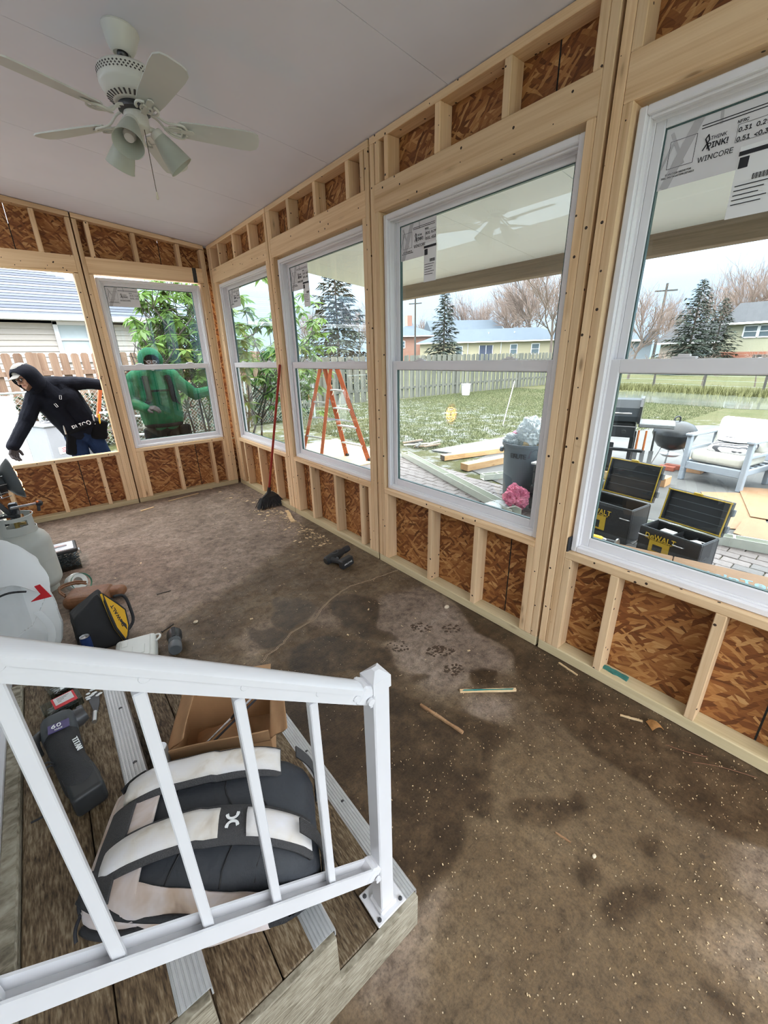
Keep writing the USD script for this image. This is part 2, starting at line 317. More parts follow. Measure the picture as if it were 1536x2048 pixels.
# ------------------------------------------------------------------ the setting: floor
def ceil_z(x): return 2.777 - 0.106 * x
GZ = -0.15                                     # ground outside
FX0, FX1, FY0, FY1 = -2.42, 0.10, -7.4, 0.10
wet_polys = [
 [(0.05,-3.375),(0.034,-3.557),(0.03,-3.679),(0.001,-3.869),(-0.066,-4.019),(-0.145,-4.161),(-0.139,-4.264),(-0.114,-4.354),(-0.186,-4.442),(-0.30,-4.56),(-0.38,-4.75),(-0.42,-5.0),(-0.40,-5.35),(-0.30,-5.7),(0.1,-5.7),(0.1,-3.3)],
 [(-0.582,-3.264),(-0.495,-3.306),(-0.405,-3.484),(-0.517,-3.627),(-0.613,-3.806),(-0.706,-3.774),(-0.68,-3.485),(-0.655,-3.328)],
 [(-0.939,-3.018),(-0.792,-3.113),(-0.76,-3.299),(-0.885,-3.363),(-1.017,-3.407),(-1.047,-3.25)],
 [(-1.186,-3.21),(-1.065,-3.288),(-1.035,-3.442),(-1.128,-3.502),(-1.231,-3.436)],
 [(-0.777,-3.713),(-0.707,-3.887),(-0.679,-3.976),(-0.772,-4.133),(-0.849,-4.067),(-0.867,-3.918),(-0.989,-3.872),(-1.119,-3.722),(-1.101,-3.571),(-0.901,-3.606)],
 [(-0.427,-4.354),(-0.368,-4.385),(-0.349,-4.458),(-0.421,-4.487),(-0.484,-4.45),(-0.49,-4.392)],
 [(-0.596,-3.746),(-0.553,-3.808),(-0.548,-3.91),(-0.606,-3.907),(-0.662,-3.812)],
 [(-0.706,-4.152),(-0.613,-4.204),(-0.631,-4.236),(-0.729,-4.206)],
 [(-1.36,-4.9),(-1.36,-3.7),(-1.1,-3.75),(-0.85,-4.15),(-0.72,-4.42),(-0.6,-4.72),(-0.9,-4.8),(-1.1,-4.85)],
 [(-0.947,-4.784),(-0.88,-4.827),(-0.935,-4.89),(-0.984,-4.871),(-0.991,-4.819)],
 [(-0.863,-4.915),(-0.767,-4.96),(-0.648,-5.036),(-0.686,-5.064),(-0.812,-5.026),(-0.894,-4.957)],
 [(-0.896,-5.256),(-0.791,-5.286),(-0.711,-5.344),(-0.741,-5.361),(-0.888,-5.324),(-0.921,-5.281)],
 [(-0.634,-5.25),(-0.577,-5.308),(-0.632,-5.311),(-0.662,-5.276)],
 [(-0.889,-5.124),(-0.813,-5.179),(-0.842,-5.209),(-0.929,-5.162)],
 [(-0.872,-5.492),(-0.86,-5.543),(-0.853,-5.582),(-0.888,-5.559),(-0.894,-5.503)],
 [(-0.30,-0.15),(-0.05,-0.1),(-0.05,-1.0),(-0.2,-0.8)]]
wet_amt = [1.05, 1.0, .95, .9, 1.0, 1.05, 1, 1, .85, 1.05, 1.05, .95, .95, .9, 1.0, .35]
dry_polys = [
 [(-0.395,-3.492),(-0.265,-3.507),(-0.088,-3.559),(-0.038,-3.706),(-0.017,-3.885),(-0.129,-4.125),(-0.153,-4.274),(-0.175,-4.41),(-0.271,-4.488),(-0.353,-4.436),(-0.416,-4.344),(-0.501,-4.401),(-0.611,-4.393),(-0.684,-4.33),(-0.71,-4.186),(-0.735,-4.09),(-0.658,-3.951),(-0.584,-3.731),(-0.49,-3.593)],
 [(-0.65,-4.44),(-0.538,-4.504),(-0.457,-4.605),(-0.519,-4.658),(-0.63,-4.62),(-0.679,-4.536)],
 [(-0.864,-3.326),(-0.696,-3.293),(-0.68,-3.485),(-0.731,-3.604),(-0.844,-3.557),(-0.887,-3.442)],
 [(-1.096,-3.152),(-1.009,-3.256),(-1.106,-3.429),(-1.252,-3.484),(-1.342,-3.511),(-1.276,-3.282)],
 [(-1.492,-4.93),(-1.441,-4.975),(-1.423,-5.015),(-1.476,-5.002),(-1.514,-4.964)],
 [(-1.302,-4.85),(-1.25,-4.911),(-1.306,-4.953),(-1.392,-4.96),(-1.457,-4.95),(-1.6,-4.935),(-1.60,-4.88),(-1.348,-4.87)],
 [(-1.555,-4.972),(-1.502,-4.992),(-1.5,-5.029),(-1.547,-5.024),(-1.577,-4.999)],
 [(-0.804,-5.444),(-0.643,-5.506),(-0.603,-5.577),(-0.704,-5.594),(-0.827,-5.492)],
 [(-2.4,0.1),(0.1,0.1),(0.1,-1.6),(-0.3,-2.2),(-1.0,-2.6),(-1.7,-2.9),(-2.4,-3.0)],
 [(-0.6,-5.62),(-0.2,-5.62),(-0.2,-5.5),(-0.55,-5.45)]]
dry_amt = [.75, .8, .6, .5, 1, .9, 1, .5, .75, .45]
ochre_polys = [[(-0.93,-4.981),(-0.835,-5.04),(-0.88,-5.084),(-0.971,-5.027)], [(-0.761,-5.163),(-0.699,-5.235),(-0.758,-5.243),(-0.813,-5.187)],
 [(-0.94,-5.303),(-0.719,-5.388),(-0.733,-5.431),(-0.91,-5.397),(-0.979,-5.333)], [(-1.36,-4.7),(-0.7,-4.6),(-0.4,-5.0),(-0.5,-5.5),(-1.0,-5.6),(-1.5,-5.3)]]
ochre_amt = [1, 1, 1, .45]
import shapely
from scipy.ndimage import gaussian_filter
STEP = 0.012
gx = np.arange(FX0, FX1 + 1e-6, STEP); gy = np.arange(FY0, FY1 + 1e-6, STEP)
GX, GY = np.meshgrid(gx, gy, indexing='ij')
def mask(polys, amts, blur):
    m = np.zeros_like(GX)
    P3 = np.stack([GX, GY, 0 * GX], -1)
    wob = 0.05 * (np.stack([meshkit.fbm(P3 * 7, 4, 3), meshkit.fbm(P3 * 7, 4, 9)], -1) - 0.5) * 2
    for p, a in zip(polys, amts):
        poly = Polygon(p).buffer(0)
        m = np.maximum(m, a * shapely.contains_xy(poly, GX + wob[..., 0], GY + wob[..., 1]))
    return gaussian_filter(m, blur)
stain = np.stack([mask(wet_polys, wet_amt, 1.0), mask(dry_polys, dry_amt, 2.5), mask(ochre_polys, ochre_amt, 5)], -1).reshape(-1, 3)
na, nb = GX.shape
idx = np.arange(na * nb).reshape(na, nb)
ff = np.vstack([np.stack([idx[:-1, :-1].ravel(), idx[1:, :-1].ravel(), idx[1:, 1:].ravel()], 1), np.stack([idx[:-1, :-1].ravel(), idx[1:, 1:].ravel(), idx[:-1, 1:].ravel()], 1)])
concrete = material('stained_concrete', {
    'tc': ('texture_coordinate', {}), 'at': ('attribute', {'attribute': 'stain'}), 'sc': ('separate_color', {}),
    'n1': ('noise_texture', {'scale': 2.1, 'detail': 7.0, 'roughness': 0.62}), 'n2': ('noise_texture', {'scale': 9.0, 'detail': 6.0, 'roughness': 0.68, 'distortion': 0.4}),
    'n3': ('noise_texture', {'scale': 120.0, 'detail': 4.0, 'roughness': 0.7}),
    'w1': ('math', {'math_type': 'multiply_add', 'value2': 1.1, 'value3': -0.42}), 'w2': ('math', {'math_type': 'add'}), 'w3': ('math', {'math_type': 'multiply_add', 'value2': -0.8, 'value3': 0.22}), 'w4': ('math', {'math_type': 'add'}),
    'wr': ('rgb_ramp', {'ramp': [(0.18, (0, 0, 0)), (0.5, (0.62, 0.62, 0.62)), (0.62, (0.8, 0.8, 0.8)), (1.0, (1, 1, 1))]}),
    'n4': ('noise_texture', {'scale': 24.0, 'detail': 5.0, 'roughness': 0.72, 'distortion': 0.3}), 'r4': ('rgb_ramp', {'ramp': [(0.33, (0.5, 0.48, 0.46)), (0.5, (1, 1, 1)), (0.68, (1.3, 1.27, 1.22))]}), 'g4': ('mix', {'mix_type': 'multiply', 'fac': 0.85}), 'nm': ('mix_float', {'fac': 0.55}), 'dry0': ('rgb_ramp', {'ramp': [(0.34, (0.050, 0.031, 0.017)), (0.47, (0.125, 0.083, 0.046)), (0.58, (0.195, 0.140, 0.085)), (0.70, (0.27, 0.21, 0.145))]}), 'pale': ('rgb_ramp', {'ramp': [(0.32, (0.115, 0.080, 0.058)), (0.47, (0.22, 0.165, 0.13)), (0.58, (0.30, 0.235, 0.193)), (0.72, (0.40, 0.33, 0.28))]}), 'dry': ('mix', {}),
    'wet': ('rgb_ramp', {'ramp': [(0.34, (0.016, 0.010, 0.006)), (0.5, (0.050, 0.031, 0.017)), (0.66, (0.110, 0.073, 0.041))]}),
    'mx': ('mix', {}), 'oc': ('mix', {'color2': (0.21, 0.135, 0.06)}), 'oa': ('math', {'math_type': 'multiply'}), 'oa2': ('math', {'math_type': 'multiply', 'value2': 1.15, 'use_clamp': True}),
    'gr': ('rgb_ramp', {'ramp': [(0.3, (0.62, 0.62, 0.62)), (0.5, (1, 1, 1)), (0.75, (1.28, 1.25, 1.2))]}), 'gm': ('mix', {'mix_type': 'multiply', 'fac': 1.0}),
    'vs': ('voronoi_texture', {'scale': 75.0}), 'vl': ('math', {'math_type': 'less_than', 'value2': 0.15}), 'vc': ('separate_color', {}), 'vt': ('math', {'math_type': 'greater_than', 'value2': 0.88}), 'vm': ('math', {'math_type': 'multiply'}),
    'sp': ('mix', {'color2': (0.50, 0.40, 0.27)}),
    'dm': ('voronoi_texture', {'scale': 23.0}), 'dl': ('math', {'math_type': 'less_than', 'value2': 0.2}), 'dc': ('separate_color', {}), 'dt': ('math', {'math_type': 'greater_than', 'value2': 0.84}), 'dmm': ('math', {'math_type': 'multiply'}), 'dx': ('math', {'math_type': 'multiply', 'value2': 0.22}),
    'dk': ('mix', {'color2': (0.025, 0.018, 0.014)}),
    'bl': ('mapping', {'rotation': (0, 0, 0.35), 'scale': (8, 150, 1)}), 'bn': ('noise_texture', {'scale': 1.0, 'detail': 2.0}),
    'bx': ('math', {'math_type': 'multiply_add', 'value2': 0.6}), 'b': ('bump', {'strength': 0.35, 'distance': 0.004}),
    'ro': ('map_range', {'from_min': 0.0, 'from_max': 1.0, 'to_min': 0.78, 'to_max': 0.36}),
    'p': ('principled_bsdf', {'specular_ior_level': 0.4})},
    [('at.color', 'sc.color'), ('tc.object', 'n1.vector'), ('tc.object', 'n2.vector'), ('tc.object', 'n3.vector'),
     ('n2.fac', 'w1.value1'), ('sc.r', 'w2.value1'), ('w1.value', 'w2.value2'), ('sc.g', 'w3.value1'), ('w2.value', 'w4.value1'), ('w3.value', 'w4.value2'), ('w4.value', 'wr.fac'),
     ('n1.fac', 'nm.a'), ('n2.fac', 'nm.b'), ('nm.result', 'dry0.fac'), ('nm.result', 'pale.fac'), ('sc.g', 'dry.fac'), ('dry0.color', 'dry.color1'), ('pale.color', 'dry.color2'), ('nm.result', 'wet.fac'), ('wr.color', 'mx.fac'), ('dry.color', 'oc.color1'), ('oc.color', 'mx.color1'), ('wet.color', 'mx.color2'),
     ('sc.b', 'oa.value1'), ('n2.fac', 'oa.value2'), ('oa.value', 'oa2.value1'), ('oa2.value', 'oc.fac'),
     ('tc.object', 'n4.vector'), ('n4.fac', 'r4.fac'), ('mx.color', 'g4.color1'), ('r4.color', 'g4.color2'), ('n3.fac', 'gr.fac'), ('g4.color', 'gm.color1'), ('gr.color', 'gm.color2'),
     ('tc.object', 'dm.vector'), ('dm.distance', 'dl.value1'), ('dm.color', 'dc.color'), ('dc.r', 'dt.value1'), ('dl.value', 'dmm.value1'), ('dt.value', 'dmm.value2'), ('dmm.value', 'dx.value1'), ('dx.value', 'dk.fac'), ('gm.color', 'dk.color1'),
     ('tc.object', 'vs.vector'), ('vs.distance', 'vl.value1'), ('vs.color', 'vc.color'), ('vc.r', 'vt.value1'), ('vl.value', 'vm.value1'), ('vt.value', 'vm.value2'), ('vm.value', 'sp.fac'), ('dk.color', 'sp.color1'),
     ('sp.color', 'p.base_color'), ('wr.color', 'ro.value'), ('ro.result', 'p.roughness'),
     ('tc.object', 'bl.vector'), ('bl.vector', 'bn.vector'), ('bn.fac', 'bx.value1'), ('n3.fac', 'bx.value3'), ('bx.value', 'b.height'), ('b.normal', 'p.normal')], 'p.BSDF')
floor_t = Thing('floor', (0, 0, 0), 'stained wet concrete porch floor strewn with wood chips', kind='structure')
top = usdkit.mesh(stage, floor_t.path + '/slab_surface', (np.stack([GX.ravel(), GY.ravel(), np.zeros(na * nb)], 1), ff), concrete)
UsdGeom.PrimvarsAPI(top).CreatePrimvar('stain', Sdf.ValueTypeNames.Color3fArray, 'vertex').Set(Vt.Vec3fArray.FromNumpy(stain.astype(np.float32)))
slab_side = plain('slab_concrete', (0.30, 0.27, 0.24), 0.8, bump=0.3)
floor_t.part('slab', box(((FX0 + FX1) / 2, (FY0 + FY1) / 2, -0.16), (FX1 - FX0, FY1 - FY0, 0.316)), slab_side)
def ribbon(pts, w, z, seed=0):
    r = random.Random(seed); pts = spline([(x, y, 0) for x, y in pts], len(pts) * 5)
    pts[:, 0] += [r.uniform(-.006, .006) for _ in pts]; pts[:, 1] += [r.uniform(-.006, .006) for _ in pts]
    return LineString(pts[:, :2]).buffer(w, cap_style=2)
crack_pts = [(0.0,-3.268),(-0.057,-3.262),(-0.164,-3.249),(-0.306,-3.239),(-0.434,-3.219),(-0.557,-3.251),(-0.686,-3.302),(-0.769,-3.351),(-0.832,-3.396),(-0.999,-3.423),(-1.112,-3.494),(-1.194,-3.513),(-1.261,-3.56)]
floor_t.part('crack_filler', prism(ribbon(crack_pts, 0.005, 0, 1), 0.0016, (0, 0, -0.0005)), plain('crack_grit', (0.40, 0.30, 0.20), 0.9, scale=60, var=0.4), False)
floor_t.part('crack', prism(ribbon(crack_pts, 0.0018, 0, 1), 0.0021, (0, 0, -0.0005)), plain('crack_dark', (0.045, 0.03, 0.02), 0.9), False)
wetm = plain('wet_tread_mark', (0.055, 0.036, 0.024), 0.3, scale=30, var=0.3)
def footprint(cx, cy, ang, L, W, n, seed):
    r = random.Random(seed); out = []
    for i in range(n):
        u, v = r.uniform(-L / 2, L / 2), r.uniform(-W / 2, W / 2)
        if (2 * u / L) ** 2 + (2 * v / W) ** 2 > 1: continue
        a = r.uniform(0, 3.1); s = r.uniform(.006, .014)
        out.append(Polygon([(u + s * r.uniform(.5, 1.1) * math.cos(a + k * 1.256), v + s * r.uniform(.4, .9) * math.sin(a + k * 1.256)) for k in range(5)]).buffer(.001))
    u = unary_union([p.buffer(-.0008) for p in out]); gs = getattr(u, 'geoms', [u])
    m = cat(*[prism(g, 0.0012, (0, 0, -0.0005)) for g in gs if g.area > 1e-6]); rot(m, (0, 0, 1), ang); m.apply_translation((cx, cy, 0)); return m
for k, (x, y, a, L, W, n) in enumerate([(-.448, -4.13, -35, .17, .09, 75), (-.492, -4.288, -35, .11, .085, 48), (-.24, -4.04, -30, .11, .08, 34), (-.373, -3.915, -40, .15, .09, 40), (-.6, -3.95, -40, .16, .09, 26)]):
    floor_t.part('boot_print', footprint(x, y, a, L, W, n, k + 5), wetm, False, kind='stuff')

# ------------------------------------------------------------------ ceiling
ceil_mat = plain('ceiling_paint', (0.795, 0.78, 0.865), 0.6, var=0.025, scale=2.5)
ceiling = Thing('ceiling', (0, 0, 0), 'sloping painted porch ceiling of wide smooth panels', kind='structure')
ys = [0.15, -0.47, -1.53, -2.595, -3.656, -4.72, -5.78, -6.6, -7.4]
for a, b in zip(ys[:-1], ys[1:]):
    poly = [(-2.42, ceil_z(-2.42)), (0.0995, ceil_z(0.0995)), (0.0995, ceil_z(0.0995) + .02), (-2.42, ceil_z(-2.42) + .02)]
    ceiling.part('ceiling_panel', prism(poly, a - b - 0.0025, (0, a, 0), (1, 0, 0), (0, 0, 1)), ceil_mat, False)
ceiling.part('ceiling_backing', prism([(-2.42, ceil_z(-2.42) + .021), (0.1, ceil_z(0.1) + .021), (0.1, ceil_z(0.1) + .12), (-2.42, ceil_z(-2.42) + .12)], 7.55, (0, 0.15, 0), (1, 0, 0), (0, 0, 1)), ceil_mat, False)

# ------------------------------------------------------------------ framed walls
RD = 0.0445                                    # half depth of a 2x4
SW = 0.038
class Frame:
    """A stud wall: right wall runs along -y with depth +x; far wall along +x with depth +y."""
    def __init__(self, t, right):
        self.t, self.right = t, right
    def put(self, name, u0, u1, z0, z1, d0=0.0, d1=0.089, mat=None, b=0.003, label=None):
        c = ((d0 + d1) / 2, (u0 + u1) / 2, (z0 + z1) / 2) if self.right else ((u0 + u1) / 2, (d0 + d1) / 2, (z0 + z1) / 2)
        s = (d1 - d0, abs(u1 - u0), z1 - z0) if self.right else (abs(u1 - u0), d1 - d0, z1 - z0)
        self.t.piece(name, c, s, mat, b, label)
SILL0, SILL1, HB, HT, TP0 = 0.598, 0.636, 2.393, 2.533, 2.735
wr = Thing('wall_right', (0, 0, 0), 'long wall of bare pine framing with four window openings', kind='structure')
W = Frame(wr, True)
def sloped_top(u): return 2.735
mods = [ # u of section start, studs full height, opening (a, b), header (a, b), lower cripples, upper cripples, section end
    dict(s=-0.002, e=-1.564, full=[-0.002, -0.04], trim=[-0.079, -0.117, -1.488], king=[-1.526], op=(-0.155, -1.488), hd=(-0.079, -1.526), low=[-.155, -.305, -.74, -1.15, -1.45], up=[-.085, -.346, -.77, -1.17]),
    dict(s=-1.577, e=-3.021, full=[-1.577], trim=[-1.615, -2.945], king=[-2.983], op=(-1.653, -2.945), hd=(-1.615, -2.983), low=[-1.653, -1.96, -2.395, -2.785, -2.907], up=[-1.615, -1.956, -2.365, -2.778, -2.935]),
    dict(s=-3.037, e=-4.459, full=[-3.037], trim=[-3.075, -4.381], king=[-4.420], op=(-3.113, -4.381), hd=(-3.075, -4.420), low=[-3.113, -3.581, -3.975, -4.343], up=[-3.085, -3.172, -3.573, -3.981, -4.381]),
    dict(s=-4.473, e=-5.90, full=[-4.473], trim=[-4.512, -5.823], king=[-5.861], op=(-4.550, -5.823), hd=(-4.512, -5.861), low=[-4.550, -4.775, -5.175, -5.53, -5.785], up=[-4.512, -4.94, -5.30, -5.66]),
    dict(s=-5.913, e=-7.36, full=[-5.913], trim=[-5.951, -7.283], king=[-7.321], op=(-5.989, -7.283), hd=(-5.951, -7.321), low=[-5.989, -6.4, -6.8, -7.245], up=[-5.951, -6.4, -6.8, -7.2])]
for m in mods:
    W.put('sole_plate', m['s'], m['e'], 0.0, 0.058, mat=treated_y, b=0.004)
    W.put('top_plate', m['s'], m['e'], TP0, TP0 + 0.036, mat=pine_y, b=0.002)
    for u in m['full'] + m['king']: W.put('stud', u, u - SW, 0.058, TP0, mat=pine_z)
    for u in m['trim']: W.put('trimmer_stud', u, u - SW, 0.058, HB, mat=pine_z)
    W.put('header', m['hd'][0], m['hd'][1], HB, HT, mat=pine_y)
    W.put('rough_sill', m['op'][0], m['op'][1], SILL0, SILL1, mat=pine_y)
    for u in m['low']: W.put('cripple_stud', u, u - SW, 0.058, SILL0, mat=pine_z)
    for u in m['up']: W.put('cripple_stud', u, u - SW, HT, TP0, mat=pine_z)
seams = [0.1, -0.525, -1.745, -2.965, -4.185, -5.405, -6.625, -7.38]
for a, b in zip(seams[:-1], seams[1:]):
    for z0, z1 in ((0.0, SILL0), (HT, 2.77)):
        W.put('strand_board', a - .003, b + .003, z0, z1, 0.0895, 0.1005, osb_yz, 0.001)
for m in mods:                                 # board beside the openings, behind the studs
    for a, b in ((m['s'] + .006, m['op'][0]), (m['op'][1], m['e'] - .006)):
        W.put('strand_board', a, b, SILL0, HT, 0.0895, 0.1005, osb_yz, 0.001)
W.put('strand_board', -0.155, -1.488, HB, HT, 0.0895, 0.1005, osb_yz, 0.001)
for m in mods[1:]: W.put('strand_board', m['op'][0], m['op'][1], HB, HT, 0.0895, 0.1005, osb_yz, 0.001)
siding_out = plain('house_wrap', (0.62, 0.64, 0.66), 0.5)
W.put('house_wrap', 0.1, -7.38, GZ, SILL0 - .01, 0.101, 0.104, siding_out, 0.001); W.put('house_wrap', 0.1, -7.38, HB + .01, 2.9, 0.101, 0.104, siding_out, 0.001)
wr.part('flashing_tape', cbox((0.028, -4.556, 0.668), (0.05, 0.006, 0.09), .002), black_rubber, False, 'black flashing tape peeling at the lower window corner')

wf = Thing('wall_far', (0, 0, 0), 'short end wall of bare pine framing with one window and one open gap', kind='structure')
Fm = Frame(wf, False)
def ztop(u): return ceil_z(u) - 0.006 - 0.04
PRISM_TOP = lambda x0, x1: prism([(x0, ceil_z(x0) - .044), (x1, ceil_z(x1) - .044), (x1, ceil_z(x1) - .005), (x0, ceil_z(x0) - .005)], 0.089, (0, 0.089, 0), (1, 0, 0), (0, 0, 1))
for x0, x1 in ((-1.223, -0.03), (-2.42, -1.235)):
    c = A([(x0 + x1) / 2, 0.0445, ceil_z((x0 + x1) / 2) - .0245]); mm = PRISM_TOP(x0, x1); mm.apply_translation(-c)
    wf.piece('top_plate', c, None, pine_x, mesh=mm); Fm.put('sole_plate', x0, x1, 0, 0.055, mat=treated_x, b=0.004)
for u in (-1.223, -0.08): Fm.put('stud', u, u + SW, 0.055, ztop(u + SW) - .002, mat=pine_z)
for u in (-1.185, -0.118): Fm.put('trimmer_stud', u, u + SW, 0.055, HB, mat=pine_z)
Fm.put('header', -1.185, -0.08, HB + .005, HT + .012, mat=pine_x); Fm.put('rough_sill', -1.147, -0.118, SILL0, SILL1, mat=pine_x)
for u in (-1.147, -1.109, -0.731, -0.322, -0.156): Fm.put('cripple_stud', u, u + SW, 0.055, SILL0, mat=pine_z)
for u in (-1.129, -0.741, -0.324): Fm.put('cripple_stud', u, u + SW, HT + .012, ztop(u + SW) - .002, mat=pine_z)
Fm.put('corner_stud', -0.041, -0.028, 0.055, ztop(-.028) - .002, 0.0, 0.089, pine_z)
Fm.put('metal_strap', -0.189, -0.147, HB + .006, HT + .011, -0.0015, 0.0, plain('black_strap', (0.03, 0.03, 0.03), 0.5, var=0.6, scale=80), 0.0005, 'black printed strap wrapped over the header')
Fm.put('stud', -1.273, -1.235, 0.055, ztop(-1.235) - .002, mat=pine_z); Fm.put('trimmer_stud', -1.311, -1.273, 0.055, HB, mat=pine_z)
Fm.put('header', -2.42, -1.273, HB + .005, HT + .012, mat=pine_x); Fm.put('rough_sill', -2.42, -1.311, SILL0 - .006, SILL1 - .006, mat=pine_x)
for u in (-1.350, -1.531, -1.93, -2.33): Fm.put('cripple_stud', u, u + SW, 0.055, SILL0 - .006, mat=pine_z)
for u in (-1.534, -2.0): Fm.put('cripple_stud', u, u + SW, HT + .012, ztop(u + SW) - .002, mat=pine_z)
for a, b in ((-2.42, -1.702), (-1.698, -0.480), (-0.476, 0.088)):
    Fm.put('strand_board', a, b, 0, SILL0 - .006, 0.0895, 0.1005, osb_xz, 0.001)
    c = A([(a + b) / 2, .095, 2.7]); mm = prism([(a, HT), (b, HT), (b, ceil_z(b) - .002), (a, ceil_z(a) - .002)], .011, (0, .1005, 0), (1, 0, 0), (0, 0, 1)); mm.apply_translation(-c); wf.piece('strand_board', c, None, osb_xz, mesh=mm)
    if a < -2: Fm.put('strand_board', a, b, HB + .005, HT, 0.0895, 0.1005, osb_xz, 0.001)
for a, b in ((-1.311, -1.147), (-0.118, 0.088)): Fm.put('strand_board', a, b, SILL0, HT, 0.0895, 0.1005, osb_xz, 0.001)
Fm.put('house_wrap', -2.42, 0.1, HT + .02, ceil_z(0.1) - .01, 0.1025, 0.106, siding_out, 0.001)
joint = plain('dark_board_joint', (0.012, 0.010, 0.009), 0.9)
for u in (-1.700, -0.478):
    for z0, z1 in ((0, SILL0 - .01), (HT, 2.76)): Fm.put('board_joint', u - .004, u + .004, z0, z1, 0.0893, 0.1012, joint, 0.0005)
for u in (-.525, -1.745, -2.965, -4.185, -5.405):
    for z0, z1 in ((.058, SILL0), (HT, 2.735)): W.put('board_joint', u - .0035, u + .0035, z0, z1, 0.0893, 0.1012, joint, 0.0005)
Fm.put('house_wrap', -2.42, 0.1, GZ, SILL0 - .02, 0.101, 0.104, siding_out, 0.001)

# ------------------------------------------------------------------ windows
def ring(u0, u1, z0, z1, w, d0, d1, wt=None, wb=None, b=0.003):
    wt, wb = wt or w, wb or w
    return [cbox(((u0 + w / 2), (d0 + d1) / 2, (z0 + z1) / 2), (w, d1 - d0, z1 - z0), b), cbox(((u1 - w / 2), (d0 + d1) / 2, (z0 + z1) / 2), (w, d1 - d0, z1 - z0), b),
            cbox(((u0 + u1) / 2, (d0 + d1) / 2, z1 - wt / 2), (u1 - u0 - 2 * w + .002, d1 - d0, wt), b), cbox(((u0 + u1) / 2, (d0 + d1) / 2, z0 + wb / 2), (u1 - u0 - 2 * w + .002, d1 - d0, wb), b)]
_wn = [0]
sticker_grey = plain('sticker_grey_swirl', (0.50, 0.48, 0.49), 0.6, var=0.03)
def window(right, start, width, label, sheet_w=0.30, small=(0.205, 0.10), detail=1):
    """Double-hung white vinyl window; (u, d, z) local, u left to right from inside, d outwards."""
    _wn[0] += 1
    o = V3(0, start, 0) if right else V3(start, 0, 0)
    T = Thing(f'window_{_wn[0]}', tuple(o), label, kind='structure')
    def w(m):
        m = m.copy()
        if right: m.apply_transform(A([[0, 1, 0, 0], [-1, 0, 0, 0], [0, 0, 1, 0], [0, 0, 0, 1.0]]))
        m.apply_translation(o); return m
    g = 0.010; u0, u1, z0, z1 = g, width - g, SILL1 + .001, 2.374
    fr = ring(u0, u1, z0, z1, 0.028, 0.028, 0.125, b=.004) + ring(u0 + .026, u1 - .026, z0 + .026, z1 - .026, 0.010, 0.046, 0.060, b=.003) + ring(u0 + .026, u1 - .026, z0 + .026, z1 - .026, 0.012, 0.092, 0.098, b=.002) + [box(((u0 + u1) / 2, 0.11, z0 + .018), (u1 - u0 - .02, .03, .036))]
    T.part('window_frame', w(cat(*fr)), vinyl, False)
    iu0, iu1, iz0, iz1 = u0 + .030, u1 - .030, z0 + .028, z1 - .028; zm = 1.486
    T.part('upper_sash', w(cat(*ring(iu0 + .006, iu1 - .006, zm + .012, iz1, 0.034, 0.098, 0.122, wt=.034, wb=.036))), vinyl, False)
    T.part('lower_sash', w(cat(*(ring(iu0, iu1, iz0, zm + .054, 0.040, 0.062, 0.092, wt=.054, wb=.050) + ring(iu0 + .036, iu1 - .036, iz0 + .046, zm + .004, 0.006, 0.067, 0.071, b=.0015)))), vinyl, False)
    pu = T.part('upper_pane', w(box(((u0 + u1) / 2, 0.110, (zm + .048 + iz1 - .034) / 2), (iu1 - iu0 - .07, .004, iz1 - .034 - zm - .04))), glass, False)
    T.part('lower_pane', w(box(((u0 + u1) / 2, 0.077, (iz0 + .050 + zm) / 2), (iu1 - iu0 - .076, .004, zm - iz0 - .046))), glass, False)
    sp = lambda a, b, c, d, y: cat(*ring(a, b, c, d, .005, y - .009, y + .009, b=.001))
    T.part('glass_spacer', w(sp(iu0 + .040, iu1 - .040, zm + .046, iz1 - .034, .112)), glass_edge, False); T.part('glass_spacer', w(sp(iu0 + .040, iu1 - .040, iz0 + .050, zm + .001, .079)), glass_edge, False)
    for k in (0.22, 0.78):
        lu = iu0 + (iu1 - iu0) * k
        T.part('sash_lock', w(cat(cbox((lu, .077, zm + .058), (.085, .026, .009), .004), cbox((lu, .073, zm + .066), (.045, .016, .010), .004))), vinyl)
    # paper label stuck on the upper pane's inside face
    su, sd, szt = iu0 + .045, 0.1072, iz1 - .036
    Xd, Yd = (V3(0, -1, 0), V3(0, 0, 1)) if right else (V3(1, 0, 0), V3(0, 0, 1))
    def P(u, z, dd=0.0): return (o + V3(sd - dd, -u, z)) if right else (o + V3(u, sd - dd, z))
    s = T.part('paper_label', w(box((su + sheet_w / 2, sd, szt - .0925), (sheet_w, .0008, .185))), paper, False, 'grey and white paper window label')
    sw = []
    for (a, b2, wd) in (((0.02, -.185), (0.10, 0.0), .028), ((0.02, -.02), (0.07, -.12), .010), ((0.16, 0), (0.165, -.04), .008), ((.0, -.12), (.03, -.05), .008)):
        ln = LineString([(su + a[0], szt + a[1]), (su + b2[0], szt + b2[1])]).buffer(wd / 2, cap_style=2).intersection(Polygon([(su, szt - .185), (su + sheet_w, szt - .185), (su + sheet_w, szt), (su, szt)]))
        sw.append(ln)
    sw = unary_union(sw); T.part('swirl_print', cat(*[prism(g_, .0006, P(0, 0, .0010), Xd, Yd) for g_ in getattr(sw, 'geoms', [sw])]), sticker_grey, False, parent=s)
    def tx(t, h, u, z, bold=False): return text(t, h, P(u, z, .0013), Xd, Yd, .0004, bold)
